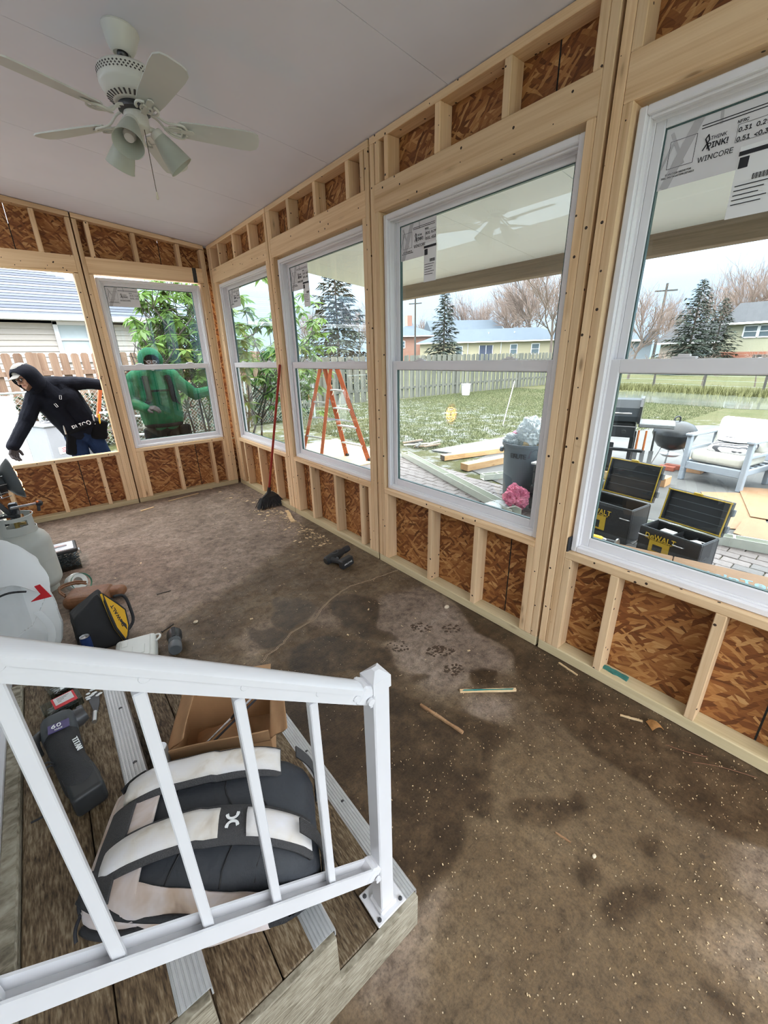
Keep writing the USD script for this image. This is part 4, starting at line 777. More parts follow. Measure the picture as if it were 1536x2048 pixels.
gl = [tube([HC + HA * (.012 + .006 * math.sin(8 * q)) + (hu * math.cos(q) + hw * math.sin(q)) * r for q in np.linspace(0, 2 * np.pi, 40, endpoint=False)], .0055, 6, closed=True) for r in (.035, .062, .090)]
ht.part('glowing_coil', cat(*gl), glow, True, 'orange glowing burner coil')
ht.part('coil_plate', lathe([(0, -.030), (.098, -.012), (.100, -.008), (0, -.02)], 32, HC, axis=HA), plain('burner_plate', (0.10, 0.05, 0.035), 0.7), 40)
ht.part('burner_barrel', lathe([(0, -.27), (.07, -.27), (.085, -.255), (.088, -.10), (.075, -.06), (0, -.055)], 32, HC, axis=HA), black_plastic, 40)
for q in (-.27, -.215, -.16, -.105): ht.part('guard_ring', tube([HC + HA * q + (hu * math.cos(a) + hw * math.sin(a)) * .108 for a in np.linspace(0, 2 * np.pi, 30, endpoint=False)], .0022, 6, closed=True), steel)
for k in range(12):
    a = k * 2 * np.pi / 12; r = hu * math.cos(a) + hw * math.sin(a)
    ht.part('guard_wire', tube([HC - HA * .285 + r * .03, HC - HA * .275 + r * .095, HC - HA * .26 + r * .108, HC - HA * .055 + r * .108], .0018, 6), steel)
ht.part('stem', cat(bar((TX + .01, TY, .555), (HC - HA * .15)[:3] - V3(0, 0, .08), .030, .030, .004), cbox((TX + .015, TY, .64), (.05, .06, .08), .008), cyl((TX + .02, TY - .03, .62), (TX + .02, TY - .07, .60), .022, 16)), dark_steel)
lv = bar((TX + .005, TY - .09, .668), (TX + .145, TY - .02, .655), .014, .014, .003)
ht.part('regulator_lever', lv, steel); ht.part('lever_knob', cat(sphere((TX + .155, TY - .016, .652), .022, 2), cyl((TX + .15, TY - .02, .65), (TX + .142, TY - .03, .60), .010, 10)), black_plastic, True)
ht.part('gas_hose', tube(spline([(TX + .02, TY - .06, .60), (TX - .07, TY - .12, .62), (TX - .12, TY - .06, .56), (TX - .04, TY + .01, .535)], 20), .009, 8), black_rubber, True)

# ------------------------------------------------------------------ things on the floor by the house wall
film = material('white_plastic_film', {'tc': ('texture_coordinate', {}), 'n': ('noise_texture', {'scale': 7.0, 'detail': 4.0}), 'b': ('bump', {'strength': 0.3, 'distance': 0.02}), 'p': ('principled_bsdf', {'base_color': (0.84, 0.85, 0.85), 'roughness': 0.35}), 't': ('translucent_bsdf', {'color': (0.75, 0.76, 0.76)}), 'm': ('mix_closure', {'fac': 0.3})},
                [('tc.object', 'n.vector'), ('n.fac', 'b.height'), ('b.normal', 'p.normal'), ('p.BSDF', 'm.closure1'), ('t.BSDF', 'm.closure2')], 'm.closure')
def lump(c, s, seed, amp=.18, k=3.0, sub=4, crease=0.5, flat=True):
    """Crumpled bag-like blob standing on its base."""
    m = trimesh.creation.icosphere(sub); v = m.vertices
    n = meshkit.fbm(v * k + seed, 4, seed) - .5; cr = np.abs(meshkit.fbm(v * k * 1.7 + 3 * seed, 3, seed + 5) - .5)
    v = v * (1 + amp * 2 * n - crease * amp * 2 * cr)[:, None]
    v = v * (A(s) / 2)
    if flat: v[:, 2] = np.maximum(v[:, 2], -s[2] * .42)
    m.vertices = v; m.apply_translation((c[0], c[1], c[2] - v[:, 2].min())); return m
tb = Thing('carrier_bag', (-2.17, -2.72, 0), 'large stuffed white plastic carrier bag with red print beside the gas cylinder', 'bag')
br_ = np.random.default_rng(12); bp_ = br_.normal(0, 1, (34, 3)); bp_ /= np.linalg.norm(bp_, axis=1, keepdims=True); bp_ *= br_.uniform(.86, 1.06, (34, 1)); bp_ = bp_ * A([.185, .20, .29]) + A([-2.225, -2.72, .27]); bp_[:, 2] = np.maximum(bp_[:, 2], .002)
bm_ = fine(hull(bp_), .03); trimesh.smoothing.filter_taubin(bm_, iterations=3); roughen(bm_, .010, 9, 7); bm_.vertices[:, 2] = np.maximum(bm_.vertices[:, 2], .001); tb.part('bag_body', bm_, film, 25)
def drape(pts, n=10, seed=0, amp=.012):
    """Bent sheet through a 3 x 3 grid of points."""
    from scipy.interpolate import RectBivariateSpline
    g = A(pts, float); t = np.linspace(0, 1, 3); u = np.linspace(0, 1, n)
    o = np.stack([RectBivariateSpline(t, t, g[..., k], kx=2, ky=2)(u, u) for k in range(3)], -1)
    o += (np.stack([meshkit.fbm(o * 12, 3, seed + q) for q in range(3)], -1) - .5) * 2 * amp; return o
fl = drape([[(-2.30, -2.86, .50), (-2.20, -2.90, .56), (-2.06, -2.92, .46)], [(-2.30, -2.75, .62), (-2.19, -2.80, .63), (-2.05, -2.83, .53)], [(-2.30, -2.62, .70), (-2.20, -2.64, .72), (-2.09, -2.66, .60)]], 14, 2)
tb.part('bag_flap', sheet(fl, .003), film, True)
g2 = drape([[(-2.115, -2.905, .485), (-2.09, -2.912, .472), (-2.07, -2.915, .462)], [(-2.135, -2.86, .535), (-2.10, -2.85, .525), (-2.07, -2.84, .515)], [(-2.135, -2.81, .575), (-2.105, -2.79, .565), (-2.08, -2.77, .55)]], 8, 2, .004)
tb.part('red_print', prism([(-.035, -.045), (.050, -.040), (.028, .050), (.005, .045), (.014, -.010)], .004, (-2.105, -2.945, .505), (.97, -.2, 0), (0, -.25, .97)), red_print, False, 'red printed patch')
hd = spline([(-2.13, -2.93, .40), (-2.10, -2.955, .32), (-2.12, -2.965, .22), (-2.16, -2.96, .17)], 14)
tb.part('handle', sheet(np.stack([hd + V3(-.016, 0, 0), hd + V3(.016, -.002, 0)], 1), .003), film, True)
tb.part('handle', tube(spline([(-2.27, -2.93, .52), (-2.2, -2.95, .545), (-2.14, -2.94, .525)], 10), .005, 6), black_rubber, True)

leather = plain('brown_leather', (0.20, 0.085, 0.035), 0.6, var=0.25, scale=20, bump=0.25, bscale=90)
po = Thing('tool_pouch', (-1.93, -2.16, 0), 'brown leather tool pouch lying on the floor behind the black and yellow bag', 'tool pouch')
mp = rbox((0, 0, .05), (.27, .19, .09), .035); mp = fine(mp, .03); roughen(mp, .008, 14, 2); rot(mp, (0, 0, 1), -22); mp.apply_translation((-1.92, -2.20, .002)); po.part('pouch_body', mp, leather, True)
m2 = rbox((0, 0, .045), (.20, .10, .07), .03); rot(m2, (0, 0, 1), -30); m2.apply_translation((-1.80, -2.21, .0)); po.part('side_pocket', fine(m2, .03), leather, True)
for off in (0, .035): po.part('strap', tube(spline([(-2.05, -2.12 - off, .08), (-2.07, -2.02 - off, .10), (-1.99, -1.98 - off, .095), (-1.92, -2.05 - off, .10)], 16), .007, 6), leather, True)
po.part('rivet', sphere((-1.96, -2.305, .072), .007, 1), steel, True)
rt = Thing('tape_roll', (-1.945, -1.93, 0), 'shiny silver roll with a green print leaning behind the brown pouch', 'tape roll')
rm = lathe([(.03, -.03), (.062, -.03), (.066, -.025), (.066, .025), (.062, .03), (.03, .03), (.03, -.03)], 36, (-1.975, -1.93, .065), axis=(.45, -.75, .5)); rt.part('roll', rm, plain('foil', (0.72, 0.73, 0.72), 0.25, 0.6), 40)
rt.part('print_band', lathe([(.0665, -.012), (.0672, -.012), (.0672, .010), (.0665, .010)], 36, (-1.945, -1.95, .065), axis=(.45, -.75, .5)), plain('green_print', (0.06, 0.28, 0.18), 0.4), 40)

clear = pane('clear_plastic', (0.86, 0.88, 0.88), 1.45, .02)
bn = Thing('storage_bin', (-2.02, -1.42, 0), 'clear plastic bin of dark screws with a black and silver lid', 'storage bin')
bn.part('bin_body', cat(*[cbox(c, s, .004) for c, s in (((-2.02, -1.525, .075), (.20, .006, .15)), ((-2.02, -1.315, .075), (.20, .006, .15)), ((-1.92, -1.42, .075), (.006, .21, .15)), ((-2.12, -1.42, .075), (.006, .21, .15)), ((-2.02, -1.42, .004), (.20, .21, .006)))]), clear, False)
bn.part('latch', cat(cbox((-1.906, -1.42, .115), (.018, .06, .035), .005), cbox((-1.90, -1.42, .095), (.012, .04, .02), .004)), clear)
lid = bn.part('lid', rbox((-2.02, -1.42, .165), (.215, .225, .032), .012), black_plastic, 40); bn.part('lid_label', cat(cbox((-2.02, -1.42, .1815), (.17, .18, .003), .001), cbox((-2.02, -1.42, .188), (.09, .012, .012), .004)), plain('lid_silver', (0.62, 0.66, 0.70), 0.22, 0.3), False, parent=lid)
scr = [bar((x, y, z), (x + .03 * math.cos(a), y + .03 * math.sin(a), z + .01), .004, .004) for x, y, z, a in [(-2.02 + nrng.uniform(-.08, .08), -1.42 + nrng.uniform(-.085, .085), nrng.uniform(.012, .10), nrng.uniform(0, 6.28)) for _ in range(420)]]
bn.part('screws', cat(*scr), plain('screw_blue', (0.07, 0.10, 0.12), 0.35, 0.6, var=0.5, scale=40), False, kind='stuff')

bagc = plain('black_nylon', (0.016, 0.016, 0.018), 0.75, bump=0.3, bscale=260); bagy = plain('yellow_nylon', (0.72, 0.40, 0.015), 0.65, var=0.08, bump=0.2, bscale=260)
db = Thing('tool_bag', (-1.90, -2.72, 0), 'slumped black nylon tool bag with yellow end panel beside the white carrier bag', 'tool bag')
bd = hull([(-2.04, -2.60, .0), (-2.03, -2.84, .0), (-1.80, -2.86, .0), (-1.775, -2.66, .0), (-1.82, -2.56, .0), (-2.03, -2.64, .20), (-2.01, -2.80, .22), (-1.865, -2.70, .318), (-1.875, -2.76, .315), (-1.80, -2.80, .10), (-1.79, -2.68, .12)])
bd = fine(bd, .025); trimesh.smoothing.filter_taubin(bd, iterations=6); roughen(bd, .006, 16, 4); db.part('bag_body', bd, bagc, True)
e0, e1 = V3(-1.855, -2.755, .312), V3(-1.775, -2.66, .02)
pn = [(-1.858, -2.772, .312), (-1.800, -2.735, .205), (-1.772, -2.72, .14), (-1.782, -2.78, .06), (-1.80, -2.845, .03), (-1.818, -2.875, .03), (-1.842, -2.865, .12), (-1.85, -2.83, .20)]
ctr = np.mean(pn, 0); nn = np.cross(A(pn[2]) - A(pn[6]), A(pn[0]) - A(pn[4])); nn /= np.linalg.norm(nn)
if nn @ (CAM - ctr) < 0: nn = -nn
ux = A(pn[2]) - A(pn[6]); ux -= nn * (ux @ nn); ux /= np.linalg.norm(ux); uy = np.cross(nn, ux)
pl = [((A(q) - ctr) @ ux, (A(q) - ctr) @ uy) for q in pn]
yp = db.part('end_panel', prism(Polygon(pl).buffer(.004), .012, ctr - nn * .002, ux, uy), bagy, False, 'yellow end panel')
db.part('piping', tube(A([ctr + nn * .006 + ux * a + uy * b for a, b in pl]), .008, 8, closed=True), bagc, True)
up = A(pn[0]) - A(pn[4]); up -= nn * (up @ nn)
db.part('lettering', text('DeWALT', .026, ctr + nn * .0105 + up * .08, up, np.cross(nn, up / np.linalg.norm(up)), .0015, True), ink, False, parent=yp)
db.part('print_shape', prism(Polygon([(-.012, -.085), (.012, -.06), (.004, -.02), (-.008, -.01), (-.012, -.04)]), .0015, ctr + nn * .010, ux, uy), ink, False, parent=yp)
db.part('carry_handle', tube(spline([(-1.80, -2.66, .22), (-1.755, -2.64, .20), (-1.735, -2.68, .12), (-1.745, -2.74, .05), (-1.775, -2.77, .03)], 20), .009, 8), bagc, True)
cn = Thing('drink_can', (-1.985, -2.905, 0), 'open blue and silver drink can', 'can')
cn.part('can_body', lathe([(0, .006), (.022, .004), (.026, .012), (.026, .142), (.0235, .152), (.0235, .156), (.0222, .156), (.0205, .150), (0, .150)], 32, (-1.985, -2.905, 0)), plain('can_blue', (0.03, 0.06, 0.19), 0.3, 0.6), 40)
cn.part('can_top', cat(lathe([(.0205, .1515), (.0242, .157), (.0242, .1595), (.022, .160), (.0195, .1525), (0, .1525)], 32, (-1.985, -2.905, 0)), cbox((-1.985, -2.908, .156), (.012, .020, .002), .001)), steel, 40)
wc_ = plain('pale_grey_plastic', (0.62, 0.63, 0.60), 0.4, var=0.03)
wc = Thing('drill_case', (-1.785, -3.11, 0), 'white moulded plastic case lying shut on the floor behind the railing', 'case')
cs = rbox((0, 0, .05), (.20, .24, .10), .02); rot(cs, (0, 0, 1), -12); cs.apply_translation((-1.785, -3.11, 0)); wc.part('case_body', cs, wc_, 40)
ct = cat(cbox((0, .0, .103), (.150, .19, .006), .003), cbox((.02, -.03, .107), (.06, .08, .004), .002), cbox((-.05, .05, .107), (.03, .05, .004), .002)); rot(ct, (0, 0, 1), -12); ct.apply_translation((-1.785, -3.11, 0)); wc.part('lid_relief', ct, wc_, False)
hl = tube(spline([(.09, .105, .08), (.115, .10, .085), (.12, .07, .085), (.10, .05, .08)], 12), .006, 8); rot(hl, (0, 0, 1), -12); hl.apply_translation((-1.785, -3.11, 0)); wc.part('carry_loop', hl, wc_, True)
wt = Thing('work_torch', (-1.59, -3.10, 0), 'short black cordless work torch lying beside the white case', 'torch')
ta, tbq = V3(-1.572, -3.02, .045), V3(-1.607, -3.19, .045); ax = (tbq - ta) / np.linalg.norm(tbq - ta)
wt.part('head', lathe([(0, 0), (.036, 0), (.041, .008), (.041, .05), (.034, .062), (.032, .08), (0, .08)], 24, ta, axis=ax), black_plastic, 40)
wt.part('barrel', cat(lathe([(0, .078), (.030, .078), (.031, .12), (.036, .13), (.036, .172), (.03, .18), (0, .18)], 24, ta, axis=ax), *[lathe([(.0312, q), (.034, q + .002), (.034, q + .005), (.0312, q + .007)], 24, ta, axis=ax) for q in (.085, .097, .109)]), grey_plastic, 40)
wt.part('clip', bar(ta + V3(.0, 0, .040), ta + ax * .09 + V3(0, 0, .036), .02, .006, .002), black_rubber)

def impact_driver(name, label, o, ax, hd, tool_m, text_s):
    """Cordless driver lying on its side: ax = towards the nose, hd = from body to battery."""
    t = Thing(name, (o[0], o[1], 0), label, 'cordless drill'); ax = A(ax, float); ax /= np.linalg.norm(ax); hd = A(hd, float); hd -= ax * (hd @ ax); hd /= np.linalg.norm(hd); o = A(o, float)
    t.part('motor_body', fine(lathe([(0, -.10), (.026, -.10), (.036, -.09), (.039, -.03), (.039, .03), (.034, .05), (.028, .075), (.026, .09), (0, .09)], 28, o, axis=ax), .05), tool_m, 40)
    t.part('chuck', lathe([(0, .088), (.023, .088), (.027, .095), (.028, .125), (.025, .150), (.012, .156), (0, .156)], 24, o, axis=ax), black_rubber, 40)
    g0, g1 = o - ax * .055 + hd * .02, o - ax * .035 + hd * .135
    t.part('grip', bones([((g0), .026), ((g0 + g1) / 2, .021), ][0:0] + [((g0, .026), ((g0 + g1) / 2, .020)), (((g0 + g1) / 2, .020), (g1, .024))], .012, 4), black_rubber, True)
    t.part('trigger', bar(o - ax * .012 + hd * .036, o - ax * .018 + hd * .066, .016, .02, .004), grey_plastic)
    c = o - ax * .015 + hd * .160; s3 = np.cross(ax, hd)
    m = rbox((0, 0, 0), (.118, .055, .074), .010); T = np.eye(4); T[:3, 0], T[:3, 1], T[:3, 2], T[:3, 3] = ax, hd, s3, c; m.apply_transform(T)
    b = t.part('battery', m, black_plastic, 40)
    up = s3 if s3[2] > 0 else -s3
    t.part('battery_print', text(text_s, .012, c + hd * .0278, -ax if up[2] > .5 else ax, up, .001, True), white_print, False, parent=b)
    t.part('clip_line', tube(spline([o + up * .0395 - ax * .03, o + up * .038 + hd * .02 - ax * .02, o + up * .036 + hd * .025 + ax * .02, o + up * .0385 + ax * .035], 12), .002, 6), grey_plastic, True)
    return t
impact_driver('cordless_drill', 'black cordless drill lying on the wet concrete near the framed wall', (-.285, -2.80, .042), (.90, .10, .12), (-.10, -.95, .02), black_plastic, '20V 5.0Ah')

# push broom leaning in the framing
br = Thing('broom', (-.12, -1.17, 0), 'red handled broom with black bristles leaning against the framing', 'broom')
b0, b1 = V3(-.105, -1.165, .16), V3(-.018, -1.60, 1.52); bd_ = (b1 - b0) / np.linalg.norm(b1 - b0)
br.part('handle', tube([b0, b0 + bd_ * .5, b1 - bd_ * .01, b1], [.0125, .0125, .0125, .009], 14), plain('red_handle', (0.30, 0.03, 0.02), 0.4))
br.part('socket', lathe([(0, -.05), (.022, -.05), (.024, 0), (.017, .07), (0, .07)], 16, b0, axis=bd_), black_plastic, 40)
hb = hull([(-.21, -1.175, .10), (.0, -1.19, .115), (-.20, -1.15, .10), (.0, -1.16, .115), (-.13, -1.18, .16), (-.06, -1.18, .165), (-.13, -1.15, .16), (-.06, -1.15, .165)])
br.part('head_block', hb, black_plastic)
bris = []
for i in range(26):
    for j in range(5):
        u, v = i / 25, j / 4; p = V3(-.205 + .2 * u, -1.185 + .04 * v, .108); e = V3(-.275 + .315 * u + nrng.uniform(-.008, .008), -1.25 + .09 * v + nrng.uniform(-.008, .008), .006 + .012 * nrng.uniform())
        bris.append(tube([p, p * .45 + e * .55 + V3(0, 0, .004), e], [.004, .0045, .003], 5))
br.part('bristles', cat(*bris), plain('black_bristle', (0.022, 0.023, 0.025), 0.7, var=0.4), True, kind='stuff')

# ------------------------------------------------------------------ loose offcuts and debris on the floor
wood_bits = wood('offcut_wood', 0, [(0.25, (0.50, 0.34, 0.17)), (0.5, (0.66, 0.48, 0.27)), (0.75, (0.76, 0.60, 0.38))], knots=0.2)
bark = wood('bark_stick', 0, [(0.25, (0.14, 0.065, 0.03)), (0.5, (0.33, 0.19, 0.10)), (0.75, (0.46, 0.30, 0.17))])
teal = plain('teal_paint', (0.04, 0.20, 0.18), 0.5, var=0.3, scale=40)
def stick(name, p, q, w, h, mat, label, cat_='wood scrap', seed=1, extra=None):
    """A splintered strip lying from p to q."""
    r = random.Random(seed); p, q = A(p, float), A(q, float); n = 9; d = (q - p) / np.linalg.norm(q - p); s = np.cross(V3(0, 0, 1), d); pts = []
    up = [(i / (n - 1), w / 2 * r.uniform(.6, 1.1)) for i in range(n)]; dnp = [(i / (n - 1), -w / 2 * r.uniform(.6, 1.1)) for i in range(n)][::-1]
    L = np.linalg.norm(q - p); poly = Polygon([(a * L, b) for a, b in up + dnp])
    t = Thing(name, (p[0], p[1], 0), label, cat_); t.part('strip', prism(poly, h, p + V3(0, 0, .0005), d, s), mat, False)
    if extra: extra(t, p, d, s, L)
    return t
def teal_face(t, p, d, s, L):
    r = random.Random(5)
    t.part('painted_face', prism(Polygon([(0.01, -.004), (.08, -.006), (.16, -.004), (L - .02, -.006), (L - .01, .003), (.18, .002), (.1, .005), (.02, .004)]), .0012, p + V3(0, 0, .0108), d, s), teal, False, 'teal painted face')
stick('wood_splinter', (-.591, -4.409, 0), (-.372, -4.583, 0), .016, .011, wood_bits, 'teal painted splinter of wood on the pale dry patch of floor', seed=2, extra=teal_face)
stick('wood_splinter', (-.799, -4.342, 0), (-.764, -4.576, 0), .014, .010, bark, 'brown barky stick on the wet floor near the white post', seed=3)
stick('wood_lath', (-.958, -.183, 0), (-.591, -.107, 0), .018, .008, wood_bits, 'long pale lath lying below the end wall window', seed=4)
stick('wood_lath', (-.15, -1.80, 0), (-.045, -1.46, 0), .045, .012, wood_bits, 'short wide pale offcut lying beside the broom head', seed=5)
stick('wood_chip', (-1.28, -.335, 0), (-1.14, -.29, 0), .03, .006, wood_bits, 'flat pale wood chip below the post of the end wall', seed=6)
stick('shim', (.045, -4.80, .058), (.045, -4.93, .058), .03, .012, teal, 'teal shim lying on the sole plate beside a short stud', 'shim', seed=7)
stick('bark_strip', (-.03, -4.62, 0), (-.045, -4.73, 0), .010, .006, wood_bits, 'curled strip of pale bark below the sole plate', seed=8)
stick('wood_splinter', (-.14, -4.98, 0), (-.10, -5.06, 0), .010, .006, wood_bits, 'thin pale splinter on dark wet floor near the teal shim', seed=9)
stick('wood_splinter', (-.83, -5.05, 0), (-.82, -5.10, 0), .006, .005, bark, 'short dark splinter in the middle of the foreground floor', seed=10)
def nail(p, q, label):
    t = Thing('nail', (p[0], p[1], 0), label, 'nail'); p, q = A(p, float), A(q, float)
    t.part('shank', cyl(p + V3(0, 0, .004), q + V3(0, 0, .003), .0028, 8), plain('nail_steel_%d' % int(-1e3 * p[0]), (0.05, 0.045, 0.04), 0.5, 0.5)); d = (q - p) / np.linalg.norm(q - p)
    t.part('nail_head', cyl(p + V3(0, 0, .0062), p + V3(0, 0, .0062) + d * .002, .006, 10), dark_steel)
nail((-1.545, -2.395, 0), (-1.455, -2.405, 0), 'bare nail lying straight across in the middle of the floor')
nail((-1.622, -2.90, 0), (-1.545, -2.855, 0), 'dark nail lying slanted just behind the black torch')
for k, (pts, lab) in enumerate([([(-.16, -5.27, .004), (-.12, -5.33, .01), (-.05, -5.45, .004)], 'dry brown pine needle twig on the wet floor at the right edge'), ([(-.155, -5.17, .004), (-.13, -5.24, .008), (-.09, -5.30, .004)], 'second brown twig crossing the longer pine needle')]):
    solo('twig', tube(spline(pts, 12), .0016, 5), plain('twig_brown_%d' % k, (0.16, 0.075, 0.04), 0.7), lab, 'twig')
lf = drape([[(-.12, -5.11, .004), (-.10, -5.125, .022), (-.08, -5.14, .006)], [(-.105, -5.09, .006), (-.088, -5.105, .028), (-.07, -5.12, .008)], [(-.09, -5.07, .004), (-.075, -5.085, .018), (-.06, -5.10, .004)]], 8, 1, .006)
solo('dry_leaf', sheet(lf, .0015), plain('dry_leaf_brown', (0.36, 0.17, 0.05), 0.7, var=0.3, scale=60), 'curled dry orange brown leaf below the right hand framing', 'leaf')
lumps = [(-.10, -3.87, .028, 'white lump of foam beside the wet edge of the floor'), (-1.43, -2.93, .022, 'pale crumb of wood on the dry floor ahead of the torch'), (-.80, -5.17, .012, 'round cream pebble in the middle of the foreground floor')]
for k, (x, y, s, lab) in enumerate(lumps):
    solo('crumb', lump((x, y, 0), (s * 1.4, s, s * .7), 20 + k, .25, 2.5, 2), plain('crumb_cream_%d' % k, (0.66, 0.56, 0.42), 0.7, scale=80), lab, 'crumb')
def flakes(n, area, smin, smax, seed, lift=.0012):
    r = np.random.default_rng(seed); out = []
    for _ in range(n):
        x, y = area(r); a = r.uniform(0, 6.28); L = smin + (smax - smin) * r.uniform() ** 2.2; w = r.uniform(.0008, .0028)
        if r.uniform() < .25: w = L * r.uniform(.4, .9)
        h = r.uniform(.0008, .003); m = box((0, 0, h / 2), (L, w, h)); m.vertices[m.vertices[:, 0] > 0, 2] += r.uniform(0, .003); rot(m, (0, 0, 1), math.degrees(a)); m.apply_translation((x, y, lift * .3)); out.append(m)
    return cat(*out)
chipm = plain('wood_flake', (0.62, 0.47, 0.28), 0.7, var=0.35, scale=90)
near = flakes(1300, lambda r: (r.uniform(-1.35, -.02), -4.4 - 1.25 * r.uniform() ** .7), .0012, .006, 1)
solo('wood_shavings', near, chipm, 'tiny pale wood flakes strewn over the near half of the floor', 'wood shavings', kind='stuff', smooth=False)
far = cat(flakes(420, lambda r: (-.10 - abs(r.normal(0, .13)), -1.2 - 1.3 * r.uniform()), .006, .035, 2), flakes(160, lambda r: (-.25 + .18 * r.normal(), -.75 + .35 * r.normal()), .006, .04, 3))
far.vertices[:, 0] = np.minimum(far.vertices[:, 0], -.004)
solo('wood_shavings', far, chipm, 'heap of pale wood shavings swept along the wall around the broom', 'wood shavings', kind='stuff', smooth=False)
mid = flakes(240, lambda r: (r.uniform(-2.0, -.05), r.uniform(-4.3, -.3)), .003, .02, 4)
solo('wood_shavings', mid, chipm, 'scattered wood crumbs over the far half of the floor', 'wood shavings', kind='stuff', smooth=False)

# ------------------------------------------------------------------ on the steps: backpack
navy = plain('charcoal_quilt', (0.030, 0.033, 0.040), 0.6, var=0.2, scale=10, bump=0.35, bscale=45); navy2 = plain('dark_grey_webbing', (0.052, 0.050, 0.052), 0.75, bump=0.5, bscale=300)
blush = material('soiled_pale_fabric', {'tc': ('texture_coordinate', {}), 'n': ('noise_texture', {'scale': 6.5, 'detail': 4.0, 'roughness': 0.55, 'distortion': 0.8}), 'r': ('rgb_ramp', {'ramp': [(0.30, (0.20, 0.11, 0.065)), (0.42, (0.52, 0.38, 0.29)), (0.55, (0.66, 0.56, 0.53)), (0.72, (0.60, 0.57, 0.66))]}), 'b': ('bump', {'strength': 0.35, 'distance': 0.02}), 'p': ('principled_bsdf', {'roughness': 0.7, 'sheen_weight': 0.2})},
                [('tc.object', 'n.vector'), ('n.fac', 'r.fac'), ('r.color', 'p.base_color'), ('n.fac', 'b.height'), ('b.normal', 'p.normal')], 'p.BSDF')
padw = material('white_strap_pad', {'tc': ('texture_coordinate', {}), 'n': ('noise_texture', {'scale': 9.0, 'detail': 4.0, 'distortion': 0.5}), 'r': ('rgb_ramp', {'ramp': [(0.28, (0.50, 0.40, 0.29)), (0.42, (0.70, 0.65, 0.60)), (0.6, (0.74, 0.72, 0.74))]}), 'bn': ('noise_texture', {'scale': 220.0}), 'b': ('bump', {'strength': 0.15, 'distance': 0.003}), 'p': ('principled_bsdf', {'roughness': 0.65})},
               [('tc.object', 'n.vector'), ('n.fac', 'r.fac'), ('r.color', 'p.base_color'), ('tc.object', 'bn.vector'), ('bn.fac', 'b.height'), ('b.normal', 'p.normal')], 'p.BSDF')
BC = V3(-1.785, -4.640, 0); Ba = V3(.905, -.425, 0); Bb = V3(-.425, -.905, 0)
def sag(s): return np.interp(s, [-.24, -.12, -.06, .24], [.512, .510, .345, .322])
def prof(s):
    """(half width, bottom z, top z) of the pack along its length s in [-.24, .24]."""
    e = (abs(s) / .24); k = math.sqrt(max(1 - e ** 4, 0.0))
    zt = .505 + .078 * k + (.006 if s < 0 else -.035 * (s / .24) ** 2) ; zb = sag(s) + (1 - k) * .02
    zt = max(zt, zb + .03); return .158 * (0.55 + .45 * k) * (1 if s < .05 else 1.0), zb, zt
def P_(s, u, z): return BC + Ba * s + Bb * u + V3(0, 0, z)
def shell(s0, s1, a0, a1, grow=0.0, ns=40, na=44, closed=True):
    g = []
    for s in np.linspace(s0, s1, ns):
        hw, zb, zt = prof(s); row = []
        for a in np.linspace(a0, a1, na, endpoint=not closed):
            c, q = math.cos(a), math.sin(a); pw = 2 / 3.2
            row.append(P_(s, (hw + grow) * np.sign(c) * abs(c) ** pw, (zb + zt) / 2 + ((zt - zb) / 2 + grow) * np.sign(q) * abs(q) ** pw))
        g.append(row)
    return A(g)
def top_z(s, u):
    hw, zb, zt = prof(s); c = min(abs(u) / hw, .999); return (zb + zt) / 2 + (zt - zb) / 2 * (1 - c ** 3.2) ** (1 / 3.2)
def loft(g):
    ns, na = g.shape[:2]; v = g.reshape(-1, 3); idx = np.arange(ns * na).reshape(ns, na); r = np.roll(idx, -1, 1); f = [np.stack([idx[:-1].ravel(), r[:-1].ravel(), r[1:].ravel()], 1), np.stack([idx[:-1].ravel(), r[1:].ravel(), idx[1:].ravel()], 1)]
    v = np.vstack([v, g[0].mean(0), g[-1].mean(0)]); a, b = ns * na, ns * na + 1
    f += [np.stack([np.full(na, a), r[0], idx[0]], 1), np.stack([np.full(na, b), idx[-1], r[-1]], 1)]
    m = trimesh.Trimesh(v, np.vstack(f), process=False); m.fix_normals(); return m
bpk = Thing('backpack', (-1.795, -4.635, .32), 'charcoal and soiled white backpack lying straps up across the steps', 'backpack')
mb = loft(shell(-.224, .238, 0, 2 * np.pi)); roughen(mb, .005, 18, 3); mb.vertices[:, 2] = np.maximum(mb.vertices[:, 2], .3235); low = (mb.vertices[:, 0] < -1.876); mb.vertices[low, 2] = np.maximum(mb.vertices[low, 2], .5115); bpk.part('main_body', mb, navy, True, 'charcoal quilted back panel')
def patch(s0, s1, a0, a1, grow, mat, name, label=None, seed=1, amp=.004, thick=.006, ns=24, na=20, a1b=None):
    a1b = a1 if a1b is None else a1b; g = A([shell(s, s + 1e-4, a0, a1 + (a1b - a1) * t, grow, 2, na, False)[0] for s, t in zip(np.linspace(s0, s1, ns), np.linspace(0, 1, ns) ** .8)]); g += (np.stack([meshkit.fbm(g * 14, 3, seed + q) for q in range(3)], -1) - .5) * 2 * amp
    m = sheet(g, thick); m.vertices[:, 2] = np.maximum(m.vertices[:, 2], .3235); k = m.vertices[:, 0] < -1.876; m.vertices[k, 2] = np.maximum(m.vertices[k, 2], .5115); k = m.vertices[:, 1] < -4.842; m.vertices[k, 1] = -4.842
    bpk.part(name, m, mat, True, label)
